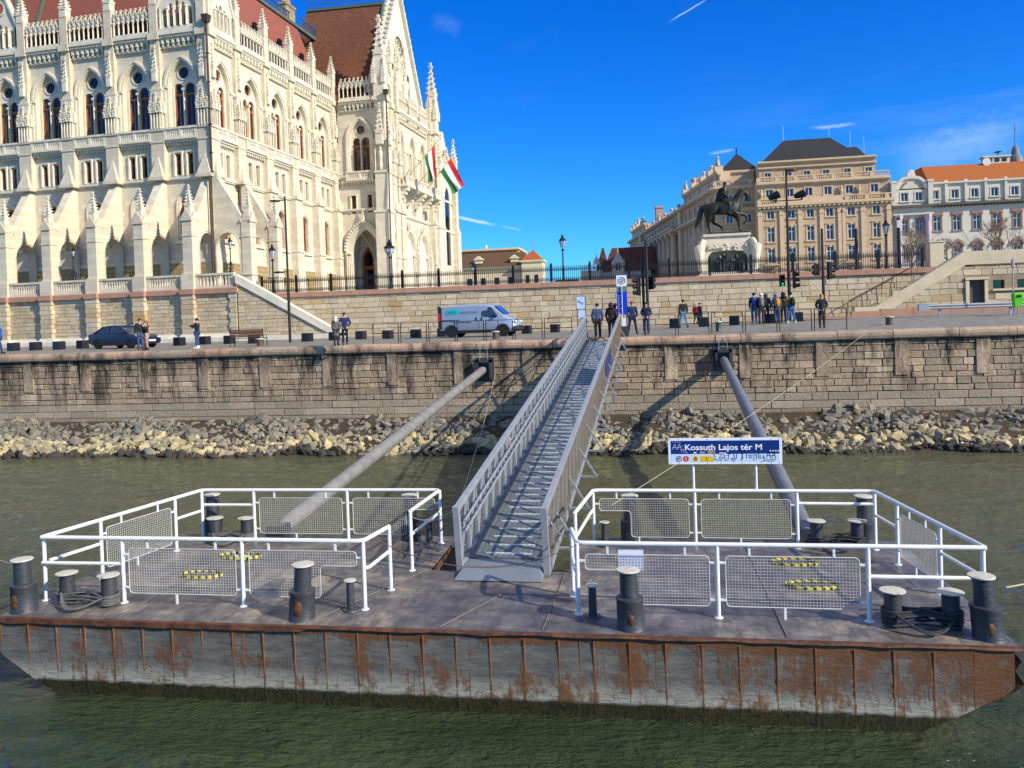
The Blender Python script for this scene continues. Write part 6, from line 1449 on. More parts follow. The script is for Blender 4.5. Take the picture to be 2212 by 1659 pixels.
person(1291, 729, 650, N_, 'man in blue puffer jacket and black trousers at the top of the gangway', (66, 86, 128), (18, 18, 22), (90, 88, 88), hair=(50, 42, 36), pose='walk', p=pg(-2.0, 38.0))
person(1316, 729, 650, N_-.2, 'person in dark brown hooded coat behind the top of the right gangway rail', (58, 38, 42), (30, 26, 44), hood=(54, 36, 40), coat=.15, p=pg(-1.35, 38.1))
person(1326, 727, 657, N_-.7, 'smiling woman in black jacket beside the brown hooded coat on the gangway', (30, 28, 32), (34, 30, 44), hair=(60, 40, 30), female=True, p=pg(-1.15, 38.9))
person(1367, 722, 651, radians(5), 'man in teal jacket and red cap standing right of the tall info sign', (22, 52, 84), (28, 38, 72), (60, 52, 46), hat=(170, 60, 36), pose='wide')
person(1397, 722, 653, radians(-10), 'woman in navy jacket and black beanie beside the traffic light pole', (32, 38, 72), (36, 66, 116), (52, 40, 38), hat=(26, 26, 30), female=True, pose='pockets')
person(1477, 708, 647, N_+.1, 'man in black jacket and pale jeans walking away between the black cubes', (36, 36, 40), (98, 146, 190), (70, 60, 54), hair=(36, 30, 28), pose='wide')
person(1504, 701, 656, N_-.4, 'child in red jacket walking close to the far wall', (206, 30, 50), (26, 26, 30), hair=(170, 160, 150), pose='walk')
person(1513, 701, 654, N_-1.2, 'person in dark green jacket walking with the child in red', (34, 48, 54), (28, 52, 96), hair=(30, 28, 30), pose='walk')
person(1630, 700, 632, N_, 'leftmost walker of the group in navy jacket and jeans', (22, 42, 84), (30, 92, 160), (220, 220, 220), hat=(34, 34, 40), pack=(20, 84, 190), bag=(176, 138, 88))
person(1645, 700, 633, N_, 'person in black coat and white beanie in the group of walkers', (40, 38, 34), (60, 58, 66), (30, 26, 24), hat=(236, 238, 240), pack=(120, 122, 124), scarf=(190, 150, 60))
person(1656, 699, 634, N_-.3, 'person in dark grey hooded jacket behind the white beanie', (62, 66, 82), (40, 40, 48), hood=(56, 58, 72))
person(1678, 698, 634, N_+.1, 'person in grey blue hooded parka in the middle of the group', (112, 132, 156), (36, 62, 116), (28, 24, 26), hood=(120, 140, 160), coat=.1, pack=(206, 150, 30))
person(1693, 697, 631, N_-.1, 'person in black with a red bag in the group of walkers', (24, 24, 28), (30, 28, 34), hood=(22, 22, 28), coat=.1, strip=(190, 30, 46))
person(1709, 698, 631, N_+.3, 'rightmost walker of the group in olive green parka', (140, 146, 60), (44, 100, 170), (214, 214, 210), hat=(28, 44, 84), pack=(30, 30, 36), pose='wide')
person(1776, 708, 635, radians(-15), 'blonde woman in long dark coat standing alone near the barrier', (46, 50, 58), (60, 44, 36), (52, 36, 26), hair=(196, 140, 84), female=True, coat=.3, pose='pockets')
person(1908, 586, 541, N_+1.2, 'person in dark coat behind the iron fence beside the street lantern', (36, 40, 42), (70, 66, 120), hair=(200, 160, 110), coat=.1, p=Vector((17.2, 61.6, 8.42)))
# ------------------------------------------------------------------ vehicles
def loft(mb, secs):
    R_ = [[mb.pt(p) for p in s_] for s_ in secs]; n = len(R_[0])
    for a, b in zip(R_, R_[1:]):
        for i in range(n): mb.face([a[i], a[(i+1) % n], b[(i+1) % n], b[i]])
    mb.face(R_[0][::-1]); mb.face(R_[-1])
def sec(x, z0, z1, w, r=.12, tw=None):
    tw = tw or w; q = [(-w*.92, z0), (-w, z0+r), (-w, (z0+z1)/2), (-(w+tw)/2-.0, z1-r), (-tw+r, z1-.02), (-tw*.4, z1+.01), (tw*.4, z1+.01), (tw-r, z1-.02), ((w+tw)/2, z1-r), (w, (z0+z1)/2), (w, z0+r), (w*.92, z0)]
    return [(x, y, z) for y, z in q]
m_tyre = M('tyre rubber', (26, 26, 27), .85); m_rim = M('alloy rim', (150, 150, 152), .35, metal=.7, var=.3, vs=20)
def wheel(t, x, y, r=.32, w=.2):
    s_ = 1 if y > 0 else -1
    mb = MB(Matrix.Translation((x, y, r)) @ Matrix.Rotation(pi/2, 4, 'X')); mb.lathe([(r*.6, -w/2), (r*.95, -w/2), (r, -w/2+.03), (r, w/2-.03), (r*.95, w/2), (r*.6, w/2)], n=22); o = put(mb.mesh('tyre', m_tyre, True), 'wheel', t)
    mb = MB(Matrix.Translation((x, y+s_*(w/2-.035), r)) @ Matrix.Rotation(pi/2, 4, 'X')); mb.lathe([(.02, -.02), (r*.62, -.02), (r*.62, .02), (.02, .02)], n=16)
    for i in range(5): a = 2*pi*i/5; mb.bar((0, 0, -s_*.025), (r*.58*cos(a), r*.58*sin(a), -s_*.02), .05, .02)
    put(mb.mesh('rim', m_rim), 'rim', o)
def carpaint(name, c, rough=.25, metal=.3):
    m, nt, b = newmat(name); b.inputs['Base Color'].default_value = lin(c); b.inputs['Roughness'].default_value = rough; b.inputs['Metallic'].default_value = metal; b.inputs['Coat Weight'].default_value = .6; b.inputs['Coat Roughness'].default_value = .08; return m
m_navy = carpaint('navy car paint', (8, 18, 66), .3, .1); m_silv = carpaint('silver blue van paint', (160, 172, 188), .4, .3); m_cgl = M('tinted car glass', (60, 70, 78), .08, var=.3, vs=2, spec=.7); m_blp = M('black plastic', (34, 34, 36), .6); m_lamp = M('headlamp glass', (214, 222, 230), .1, var=.1)
p = onG(271, 752); p.y = 46.5; q = onG(271, 752); car = thing('parked_car', 'dark blue four door saloon parked beside the embracing couple', 'car', q, radians(-14), anchor=False)
mb = MB(); loft(mb, [sec(-2.28, .45, .85, .66), sec(-2.2, .3, 1.0, .82), sec(-1.6, .2, 1.04, .89), sec(-.8, .19, .97, .9), sec(.5, .19, .95, .9), sec(1.2, .19, .93, .9), sec(1.85, .22, .82, .87), sec(2.15, .28, .72, .8), sec(2.27, .38, .6, .66)]); mb.build('body', m_navy, car, True)
def gh(x, z, w): return [(x, -w, z), (x, w, z)]
def green(t, bot, top, z0, z1, mat_g, mat_b, w0, w1):
    """glasshouse: bottom x range, roof x range"""
    mb = MB(); a = [mb.pt(p) for p in ((bot[0], -w0, z0), (bot[1], -w0, z0), (bot[1], w0, z0), (bot[0], w0, z0))]; b = [mb.pt(p) for p in ((top[0], -w1, z1), (top[1], -w1, z1), (top[1], w1, z1), (top[0], w1, z1))]
    for i in range(4): mb.face([a[i], a[(i+1) % 4], b[(i+1) % 4], b[i]])
    mb.face(b); return mb.build('windows', mat_g, t)
green(car, (-1.75, 1.15), (-1.0, .25), .93, 1.38, m_cgl, m_navy, .78, .6)
mb = MB(); loft(mb, [[(x, y*w, z) for y, z in ((-1, z0), (-.92, z0+.04), (0, z0+.06), (.92, z0+.04), (1, z0), (0, z0-.02))] for x, w, z0 in ((-1.12, .6, 1.34), (-.6, .64, 1.385), (0, .63, 1.385), (.38, .58, 1.34))])
for s_ in (-1, 1):
    mb.bar((-1.78, s_*.78, .95), (-1.05, s_*.61, 1.37), .12, .05); mb.bar((1.18, s_*.78, .93), (.3, s_*.6, 1.37), .07, .05); mb.bar((-.35, s_*.79, .93), (-.38, s_*.62, 1.37), .07, .04); mb.bar((-1.75, s_*.8, .945), (1.15, s_*.8, .93), .05, .05)
mb.build('roof', m_navy, car)
for x in (-1.38, 1.38):
    for y in (-.8, .8): wheel(car, x, y, .32)
for y in (-.6, .6): mb = MB(); mb.ball((2.13, y, .64), (.14, .17, .075), 8, 6); mb.build('headlight', m_lamp, car, True); mb = MB(); mb.ball((-2.2, y, .84), (.08, .17, .09), 8, 6); mb.build('tail_light', m_red, car, True)
mb = MB(); mb.box(2.25, -.26, .4, 2.29, .26, .51); pl_ = mb.build('number_plate', m_sw, car); text('LXA-502', .09, m_blk, pl_, Matrix.Translation((2.295, -.2, .425)) @ Matrix.Rotation(pi/2, 4, 'Z') @ STAND)
for s_ in (-1, 1): mb = MB(); mb.ball((2.245, s_*.12, .64), (.03, .1, .06), 8, 6); mb.build('grille', m_blp, car); mb = MB(); mb.ball((.85, s_*.93, 1.0), (.07, .09, .06), 8, 6); mb.build('wing_mirror', m_navy, car, True)
for s_ in (-1, 1):
    mb = MB()
    for x in (-1.45, -.38, .95): mb.box(x-.006, s_*.905-.004, .3, x+.006, s_*.905+.004, .92)
    mb.split('door_gap', m_blp, car)
    for x in (-.75, .35): mb = MB(); mb.box(x-.1, s_*.9-.02, .8, x+.1, s_*.9+.02, .83); mb.build('door_handle', m_navy, car)
q = onG(1041, 727); van = thing('delivery_van', 'silver blue panel van with cyan lettering parked against the upper wall', 'van', q, radians(-5), anchor=False)
def vsec(x, z0, z1, w, tw): return sec(x, z0, z1, w, .12, tw)
mb = MB(); loft(mb, [vsec(-2.42, .5, 1.86, .86, .76), vsec(-2.38, .3, 1.92, .93, .8), vsec(-1.5, .25, 1.96, .95, .82), vsec(.1, .25, 1.98, .95, .82), vsec(.62, .25, 1.97, .95, .80), vsec(1.0, .25, 1.84, .95, .76), vsec(1.5, .26, 1.42, .94, .78), vsec(1.62, .26, 1.27, .94, .82), vsec(2.1, .28, 1.04, .9, .76), vsec(2.32, .34, .86, .82, .7), vsec(2.42, .4, .68, .7, .6)]); mb.build('body', m_silv, van, True)
mb = MB(); mb.box(-2.40, -.965, .24, 2.0, -.93, .42); mb.box(-2.4, .93, .24, 2.0, .965, .42); loft(mb, [sec(2.15, .25, .62, .93), sec(2.35, .28, .66, .86), sec(2.5, .34, .6, .7)]); mb.build('bumper', m_blp, van)
for s_ in (-1, 1):
    mb = MB(); y = s_*.955; mb.panel([(.32, 1.22), (1.12, 1.12), (1.28, 1.2), (.92, 1.72), (.78, 1.78), (.36, 1.80), (.28, 1.7), (.27, 1.3)], [], y-.012, y+.012, True); mb.v = [(x, yy-s_*max(0, (z-1.1))*.135, z) for x, yy, z in mb.v]; mb.build('side_window', m_cgl, van)
    mb = MB(); mb.ball((1.2, s_*1.05, 1.27), (.06, .09, .13), 8, 6); mb.build('wing_mirror', m_blp, van, True)
    for x in (-.05, .3): mb = MB(); mb.ball((x, s_*.955, 1.08), (.05, .03, .12), 8, 6); mb.build('door_handle', m_blp, van, True)
    mb = MB(); mb.box(-2.25, s_*.955-.015, 1.02, -1.1, s_*.955+.015, 1.06)
    for x in (-1.25, .12): mb.box(x-.006, s_*.955-.004, .35, x+.006, s_*.955+.004, 1.05)
    mb.box(1.3-.006, s_*.955-.004, .55, 1.306, s_*.955+.004, 1.0); mb.build('door_track', m_blp, van)
    mb = MB()
    for x in (-1.62, 1.58): mb.ring([(x+.43*cos(a), .33+.43*sin(a)) for a in [pi*i/10 for i in range(11)]], [(x+.3*cos(a), .33+.3*sin(a)) for a in [pi*i/10 for i in range(11)]], s_*.96-.02, s_*.96+.02)
    mb.split('wheel_arch', m_blp, van)
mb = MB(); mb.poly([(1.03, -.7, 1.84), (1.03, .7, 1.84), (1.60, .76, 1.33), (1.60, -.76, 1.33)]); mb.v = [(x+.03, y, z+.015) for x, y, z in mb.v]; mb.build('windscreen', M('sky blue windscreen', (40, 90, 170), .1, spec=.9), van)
mb = MB(); mb.box(-2.45, -.9, .45, -2.40, .9, 1.9); mb.box(-2.44, -.955, .5, -2.22, -.93, 1.85); mb.build('rear_pillar', m_blp, van)
for s_ in (-1, 1): mb = MB(); mb.box(-2.46, s_*.94-.03, 1.0, -2.3, s_*.94+.03, 1.45); mb.build('tail_light', m_red, van); mb = MB(); mb.ball((2.2, s_*.72, .86), (.2, .16, .11), 8, 6); mb.build('headlight', m_lamp, van, True)
for x in (-1.62, 1.58):
    for y in (-.86, .86): wheel(van, x, y, .34, .2)
mb = MB(); mb.panel([(-1.95, 1.40), (-1.15, 1.40), (-1.0, 1.68), (-1.8, 1.68)], [], -.945, -.93); mb.v = [(x, yy-.0, z) for x, yy, z in mb.v]; lg = mb.build('logo_patch', M('cyan vinyl', (30, 205, 205), .5), van)
TV = Matrix.Translation((-1.78, -.955, 1.46)) @ STAND; text('BAU', .2, M('teal vinyl', (20, 150, 160), .5), van, TV, sx=1.3)
text('UPOLOAS OF TAKARES', .11, m_blk, van, Matrix.Translation((-1.02, -.962, 1.47)) @ STAND, sx=.95); text('------------------', .06, m_blk, van, Matrix.Translation((-1.0, -.962, 1.37)) @ STAND, sx=1.6); text('WWW.KENTCHEPAL', .11, m_blk, van, Matrix.Translation((-1.5, -.965, .86)) @ STAND, sx=1.1)
mb = MB(); mb.tube([(.6, -.4, 1.0), (.6, -.4, 1.35)], [.2, .16], 8); mb.ball((.6, -.4, 1.5), .1, 8, 6)
# ------------------------------------------------------------------ street furniture on the quay
m_blkst = M('polished black stone', (38, 38, 40), .4, var=.3, vs=4)
def place_on(px, py): return onG(px, py)
cubes = []
for cx_, cy_ in ((118, 1512), (310, 1506), (512, 1500), (715, 1491), (1552, 1466), (1772, 1456), (1985, 1450)): cubes.append((cx_/3.456*.864, (440+cy_/3.456)*.864))
for cx_, cy_ in ((262, 1585), (722, 1568), (955, 1558), (1185, 1550), (1418, 1545), (1658, 1536), (1890, 1526)): cubes.append(((560+cx_/3.456)*.864, (400+cy_/3.456)*.864))
for cx_, cy_ in ((972, 1206), (1262, 1192)): cubes.append(((1080+cx_/4.096)*.864, (540+cy_/4.096)*.864))
for cx_, cy_ in ((522, 738), (820, 724), (1133, 708), (1490, 688), (1788, 670)): cubes.append(((1560+cx_/4.096)*.864, (640+cy_/4.096)*.864))
where = ['leftmost black stone cube, near the blue jacketed walker', 'second black cube from the left on the quay', 'third black cube from the left on the quay', 'black cube just behind the dark blue car', 'black cube between the dark car and the photographing man', 'black cube right behind the photographing man', 'black cube left of the wooden bench', 'black cube hidden behind the wooden bench', 'black cube right of the tall lamp post', 'black cube behind the grey coated woman', 'black cube in the first barrier frame left of the van', 'black cube in the second barrier frame left of the van', 'black cube in the third barrier frame left of the van', 'black cube at the rear wheel of the van', 'black cube just ahead of the van', 'black cube between the van and the gangway', 'black cube left of the man in pale jeans', 'black cube right of the child in red', 'black cube between the walkers and the blue tube bollard', 'black cube beneath the middle of the walkers group', 'black cube right of the olive parka']
cb = None
for i, (x, y) in enumerate(cubes):
    p = onG(x, y)
    if cb is None:
        mb = MB(); mb.box(-.27, -.27, 0, .27, .27, .03); mb.frus(-.27, -.27, .27, .27, .03, -.265, -.265, .265, .265, .53); mb.frus(-.265, -.265, .265, .265, .53, -.25, -.25, .25, .25, .545)
        cb = put(mb.mesh('stone cube', m_blkst), 'stone_cube'); o = cb
    else: o = dup(cb)
    o.location = p; o.rotation_euler = (0, 0, radians(-12)); tag(o, where[i], 'stone cube', 'black stone cubes along the quay road')
def frame_barrier(w): 
    t = thing('barrier_frame', '', 'barrier', (0, 0, 0), anchor=False, group='thin black barrier frames along the quay edge')
    for x in (0, w): mb = MB(); mb.box(x-.018, -.018, 0, x+.018, .018, 1.02); mb.build('post', m_iron, t)
    mb = MB(); mb.box(.018, -.015, .985, w-.018, .015, 1.015); mb.build('top_rail', m_iron, t); mb = MB(); mb.box(.018, -.012, .5, w-.018, .012, .525); mb.build('lower_rail', m_iron, t); return t
b0 = frame_barrier(1.34); x = onG(779, 746).x; k = 0; first = True
lbl = ['first', 'second', 'third', 'fourth', 'fifth', 'sixth', 'seventh', 'eighth']
xs1 = []
while x < -3.2: xs1.append(x); x += 1.46
for i, x in enumerate(xs1):
    o = b0 if i == 0 else dup(b0); o.location = (x, 38.75, gz(x, 38.75)); o['label'] = '%s black barrier frame from the left, left of the gangway' % lbl[i]
b1 = frame_barrier(1.42); x = onG(1394, 722).x; xs2 = []
while x < 9.2: xs2.append(x); x += 1.55
for i, x in enumerate(xs2):
    o = b1 if i == 0 else dup(b1); o.location = (x, 38.75, gz(x, 38.75)); o['label'] = '%s black barrier frame to the right of the gangway' % lbl[i]
def quay_bollard(px, py, label, mat, h=.42, r=.17):
    p = onG(px, py); t = thing('mooring_bollard', label, 'bollard', p, anchor=False, group='mooring bollards on the quay edge')
    mb = MB(); mb.lathe([(r*1.15, 0), (r, .03), (r*.95, h*.7), (r*1.1, h*.85)], n=16); mb.build('post', mat, t, True); mb = MB(); mb.lathe([(r*1.1, h*.85), (r*1.3, h*.9), (r*1.3, h), (.03, h+.02)], n=16); mb.build('cap', m_cap, t, True)
m_rb = M('rusty brown iron', (110, 84, 66), .7, var=.4, vs=5)
quay_bollard(1071, 733, 'brown mooring bollard with pale cap in front of the van', m_rb); quay_bollard(562, 748, 'brown mooring bollard with pale cap right of the bench', m_rb); quay_bollard(1921, 702, 'lone brown mooring bollard on the right part of the quay', m_rb); quay_bollard(1552, 716, 'grey blue tube bollard above the right boom bracket', m_boll, .5, .13)
p = onG(538, 748); bn = thing('park_bench', 'brown slatted wooden bench with black frame near the tall lamp post', 'bench', p, radians(186), anchor=False)
m_bw = M('brown bench slats', (104, 66, 48), .6, var=.35, vs=3, stretch=(.3, 4, 4))
mb = MB()
for i in range(5): mb.box(-.9, -.24+i*.1, .44, .9, -.16+i*.1, .47)
mb.build('seat', m_bw, bn); mb = MB()
for i in range(5): z = .52+i*.085; mb.box(-.9, .27+i*.018, z, .9, .30+i*.018, z+.07)
mb.build('backrest', m_bw, bn)
for x in (-.92, .92): mb = MB(); mb.tube([(x, -.3, 0), (x, -.24, .44), (x, .24, .44), (x, .36, .95)], .022, 6); mb.tube([(x, .34, 0), (x, .24, .44)], .022, 6); mb.tube([(x, -.24, .44), (x, -.24, .64), (x, .28, .64)], .018, 6); mb.build('side_frame', m_iron, bn)
# ------------------------------------------------------------------ lamp posts and signals
m_brz = M('dark bronze pole', (58, 46, 42), .45, metal=.4, var=.2)
p = onG(627, 740); ztop = onY(607, 433, p.y).z; lp = thing('street_lamp', 'tall slim brown lamp post standing in front of the stair wall', 'street lamp', p)
mb = MB(); mb.tube([(p.x, p.y, p.z), (p.x, p.y, p.z+3.2)], .085, 10); mb.tube([(p.x, p.y, p.z+3.2), (p.x, p.y, ztop+.25)], [.07, .055], 10); mb.build('pole', m_brz, lp, True)
for z, L in ((ztop, .95), (onY(600, 588, p.y).z, .8)): mb = MB(); mb.bar((p.x, p.y, z), (p.x-L*.5, p.y, z+.02), .05); mb.lathe([(.05, .06), (.26, .02), (.28, -.04), (.2, -.07), (.02, -.07)], (p.x-L*.7, p.y, z), 14, 1.25); mb.build('lamp_head', m_brz, lp, True)
def signal(par_, x, y, z, ang, green=False, n=3):
    T = Matrix.Translation((x, y, z)) @ Matrix.Rotation(ang, 4, 'Z'); mb = MB(T); h = .34*n; mb.box(-.14, -.05, 0, .14, .14, h); mb.box(-.17, .1, -.03, .17, .14, h+.03); o = mb.build('signal_housing', m_iron, par_)
    for i in range(n):
        c = .17+i*.34; mb = MB(T @ Matrix.Translation((0, -.05, c)) @ Matrix.Rotation(pi/2, 4, 'X')); mb.lathe([(.12, 0), (.125, .22), (.115, .22), (.11, 0)], n=12); mb.build('visor', m_iron, o)
    mb = MB(T); mb.bar((.0, .14, h*.2), (.0, .3, h*.2), .03); mb.bar((0, .14, h*.8), (0, .3, h*.8), .03); mb.build('bracket', m_iron, o)
    if green:
        m_gr = newmat('green signal light'); m_gr[2].inputs['Emission Color'].default_value = lin((20, 255, 130)); m_gr[2].inputs['Emission Strength'].default_value = 1.6; m_gr[2].inputs['Base Color'].default_value = lin((20, 200, 100))
        mb = MB(T); mb.ball((0, -.08, .17), (.035, .01, .035), 8, 5); mb.tube([(0, -.08, .17), (-.02, -.08, .08)], .015, 5); mb.tube([(0, -.08, .15), (.03, -.08, .08)], .015, 5); mb.lathe([(.1, 0), (.1, .01)], (0, 0, 0), 12); mb.build('green_light', m_gr[0], o)
p0 = onG(1706, 690); px_, py_ = p0.x, 50.5; z0 = gz(px_, py_); q = onY(1704, 600, 50.5); px_ = q.x
mp = thing('light_mast', 'tall bronze mast with lamp head, twin floodlights and green walking signal above the walkers', 'street lamp', (px_, py_, z0)); zt = onY(1702, 364, 50.5).z
mb = MB(); mb.tube([(px_, py_, z0), (px_, py_, z0+3)], .1, 10); mb.tube([(px_, py_, z0+3), (px_, py_, zt)], [.085, .06], 10); mb.build('pole', m_brz, mp, True)
mb = MB(); mb.lathe([(.05, .05), (.28, .02), (.3, -.04), (.2, -.07), (.02, -.07)], (px_+.32, py_, zt-.12), 14, 1.3); mb.bar((px_, py_, zt-.08), (px_+.3, py_, zt-.08), .05); mb.build('lamp_head', m_brz, mp, True)
zc = onY(1703, 433, 50.5).z
mb = MB(); mb.bar((px_-.8, py_, zc), (px_+.9, py_, zc), .06); mb.build('cross_arm', m_brz, mp)
for s_ in (-.75, .75): mb = MB(Matrix.Translation((px_+s_, py_, zc+.3)) @ Matrix.Rotation(radians(-25), 4, 'Y')); mb.lathe([(.12, -.3), (.2, -.2), (.22, .25), (.18, .26)], n=12) if False else mb.tube([(-.32, 0, .05), (-.1, 0, .02), (.3, 0, -.03), (.34, 0, -.03)], [.12, .2, .24, .2], 12); mb.bar((.0, 0, -.22), (.05, 0, -.3), .1); mb.build('floodlight', m_iron, mp, True)
zs = onY(1694, 618, 50.5).z
signal(mp, px_-.38, py_, zs, 0, True, 2); signal(mp, px_+.35, py_, zs-.15, radians(80), n=3)
q = onY(1778, 600, 50.5); z0 = gz(q.x, 50.5); s2 = thing('signal_post', 'bronze post with two traffic signals left of the stair handrail', 'traffic light', (q.x, 50.5, z0)); zt = onY(1777, 494, 50.5).z
mb = MB(); mb.tube([(q.x, 50.5, z0), (q.x, 50.5, zt)], [.1, .07], 10); mb.build('pole', m_brz, s2, True); zs = onY(1777, 598, 50.5).z
signal(s2, q.x-.42, 50.4, zs+.1, radians(200), n=2); signal(s2, q.x+.42, 50.5, zs-.15, radians(100), n=3)
q = onY(1390, 640, 46.5); z0 = gz(q.x, 46.5); s3 = thing('signal_post', 'pair of bronze posts with traffic signals right of the tall info sign', 'traffic light', (q.x, 46.5, z0))
mb = MB(); mb.tube([(q.x, 46.5, z0), (q.x, 46.5, onY(1389, 551, 46.5).z)], .085, 10); mb.build('pole', m_brz, s3, True); mb = MB(); mb.tube([(q.x+.22, 46.3, z0), (q.x+.22, 46.3, onY(1395, 519, 46.3).z)], .09, 10); mb.build('pole', m_brz, s3, True)
zs = onY(1385, 638, 46.5).z; signal(s3, q.x-.32, 46.4, zs, radians(-75), n=3); signal(s3, q.x+.5, 46.6, zs+.35, radians(150), n=2)
for px, lb in ((1849, 'plain bronze pole behind the fence near the palace right end'), (1941, 'plain bronze pole behind the fence beside the gate pillar')):
    q = onY(px, 494, 62); t = thing('plain_pole', lb, 'pole', (q.x, 62, 8.4), group='plain bronze poles'); zt = onY(px, 494 if px < 1900 else 470, 62).z
    mb = MB(); mb.tube([(q.x, 62, 8.4), (q.x, 62, zt)], [.13, .11], 10); mb.build('pole', m_brz, t, True)
    if px > 1900: mb = MB(); mb.box(q.x-.12, 61.85, zt-.75, q.x+.12, 62.1, zt-.2); mb.build('white_band', m_wfr, t)
m_lg = M('lantern glass', (196, 204, 214), .15, var=.2)
def lantern(x, y, z, h, label, kind=0):
    t = thing('street_lantern', label, 'lantern', (x, y, z), group='black cast iron lanterns'); s_ = h/3.5
    mb = MB(); mb.lathe([(.2*s_, 0), (.2*s_, .15*s_), (.1*s_, .3*s_), (.08*s_, .9*s_), (.12*s_, 1.0*s_), (.06*s_, 1.1*s_), (.045*s_, 2.3*s_), (.1*s_, 2.36*s_), (.1*s_, 2.44*s_), (.03*s_, 2.5*s_)], (x, y, z), 12)
    if kind == 1:
        for a in range(4): mb.tube([(x+cos(a*pi/2)*r_*s_, y+sin(a*pi/2)*r_*s_, z+zz*s_) for r_, zz in ((.08, .9), (.3, .75), (.34, .5), (.2, .35), (.12, .45))], .03*s_, 6)
    mb.build('post', m_iron, t, True)
    zz = z+2.55*s_; mb = MB(); mb.lathe([(.09*s_, 0), (.22*s_, .5*s_)] if kind < 2 else [(.1*s_, 0), (.3*s_, .25*s_), (.36*s_, .5*s_)], (x, y, zz), 6); mb.build('lantern_glass', m_lg, t)
    mb = MB(); mb.lathe([(.25*s_, .5*s_), (.27*s_, .53*s_), (.14*s_, .68*s_), (.07*s_, .74*s_), (.1*s_, .8*s_), (.02*s_, .95*s_)] if kind < 2 else [(.4*s_, .5*s_), (.4*s_, .56*s_), (.2*s_, .75*s_), (.24*s_, .85*s_), (.1*s_, 1.0*s_), (.02*s_, 1.2*s_)], (x, y, zz), 8)
    for a in range(6):
        c, q = cos(a*pi/3), sin(a*pi/3)
        if kind < 2: mb.bar((x+c*.095*s_, y+q*.095*s_, zz), (x+c*.23*s_, y+q*.23*s_, zz+.5*s_), .022*s_)
        else: mb.tube([(x+c*.11*s_, y+q*.11*s_, zz), (x+c*.31*s_, y+q*.31*s_, zz+.25*s_), (x+c*.38*s_, y+q*.38*s_, zz+.5*s_)], .018*s_, 4); mb.ball((x+c*.4*s_, y+q*.4*s_, zz+.62*s_), .04*s_, 6, 4)
    mb.build('lantern_frame', m_iron, t)
q = onY(1217, 590, 61.2); lantern(q.x, 61.2, 8.4, onY(1216, 506, 61.2).z-8.4, 'slim black lantern standing alone against the sky behind the fence')
q = onY(1915, 540, 61.2); lantern(q.x, 61.2, 8.4, onY(1914, 473, 61.2).z-8.4, 'black lantern behind the fence in front of the palace right end')
q = onY(843, 590, 61.2); lantern(q.x, 61.2, 8.4, onY(843, 523, 61.2).z-8.4, 'large crown topped black lantern in front of the portal', 2)
q = onY(1024, 590, 78); lantern(q.x, 78, 8.4, 3.1, 'short black lantern seen through the fence before the low cream building', 2)
q = onY(590, 600, 61.2); lantern(q.x, 61.2, 8.4, onY(590, 527, 61.2).z-8.4, 'slim black lantern behind the fence beside the stair pinnacle')
p = P(-.6, .25, 10.15)
q = onY(160, 600, PO.y+1.2); lantern(q.x, q.y, 10.13, onY(160, 533, q.y).z-10.13, 'black scrolled lantern on the terrace balustrade at the left', 1)
q = onY(499, 588, 57.3); lantern(q.x, 57.3, 10.13, onY(499, 512, 57.3).z-10.13, 'black scrolled lantern on the balustrade corner above the stair wall', 1)
# ------------------------------------------------------------------ info signs by the gangway
q0 = onY(1331, 595, 38.5); q1 = onY(1354, 618, 38.5); t = thing('boat_stop_sign', 'tall narrow stop sign with white logo plate and bright blue panel at the gangway head', 'sign', ((q0.x+q1.x)/2, 38.5, 4.76))
x0, x1 = q0.x, q1.x; zt, zb = q0.z, q1.z; z2 = onY(1340, 630, 38.5).z; z3 = onY(1345, 680, 38.5).z
mb = MB(); mb.box(x0, 38.45, zb, x1, 38.5, zt); pn = mb.build('logo_plate', m_sw, t)
cxm = (x0+x1)/2; czm = (zt+zb)/2; mb = MB(); mb.ring(circ(cxm, czm, .175, 20), circ(cxm, czm, .15, 20), 38.44, 38.452, True); mb.build('circle', m_blk, pn)
mb = MB()
for a, b in (((-.07, .08), (-.07, .0)), ((-.07, .08), (.02, .08)), ((.02, .08), (.075, .03)), ((.075, .03), (.075, -.04)), ((.075, -.04), (.02, -.085)), ((.02, -.085), (-.06, -.085)), ((-.07, 0), (-.07, -.03)), ((-.07, -.03), (.01, -.03)), ((.01, -.03), (.03, .0))): mb.bar((cxm+a[0], 38.445, czm+a[1]), (cxm+b[0], 38.445, czm+b[1]), .022, .01, (0, 1, 0))
mb.build('letter_mark', m_blk, pn)
mb = MB(); mb.box(x0, 38.46, z2, x1, 38.5, zb-.01); mb.build('grey_panel', M('grey green plate', (110, 130, 130), .5), t)
mb = MB(); mb.box(x0, 38.46, z3, x1, 38.5, z2-.005); bp_ = mb.build('blue_panel', M('bright blue enamel', (16, 60, 210), .4, var=.15), t)
mb = MB(); mb.tube([(cxm, 38.41, 4.9), (cxm, 38.41, zb)], .022, 6); mb.build('front_pole', m_wfr, t); mb = MB(); mb.tube([(x0+.05, 38.55, 4.4), (x0+.05, 38.55, zb)], .03, 6); mb.tube([(x1-.05, 38.55, 4.4), (x1-.05, 38.55, zb)], .03, 6); mb.split('post', m_boll, t)
mb = MB()
for i in range(9): mb.box(x0+.06, 38.455, z3+.1+i*.1, x0+.14+.05*(i % 3), 38.461, z3+.125+i*.1)
mb.build('small_print', m_lb, bp_); mb = MB(); mb.box(x0+.08, 38.35, 4.1, x1+.02, 38.55, z3-.55); mb.build('base_cabinet', m_boll, t); mb = MB(); mb.box(cxm-.03, 38.38, 4.95, cxm+.16, 38.42, z3-.15); mb.build('white_tag', m_sw, t)
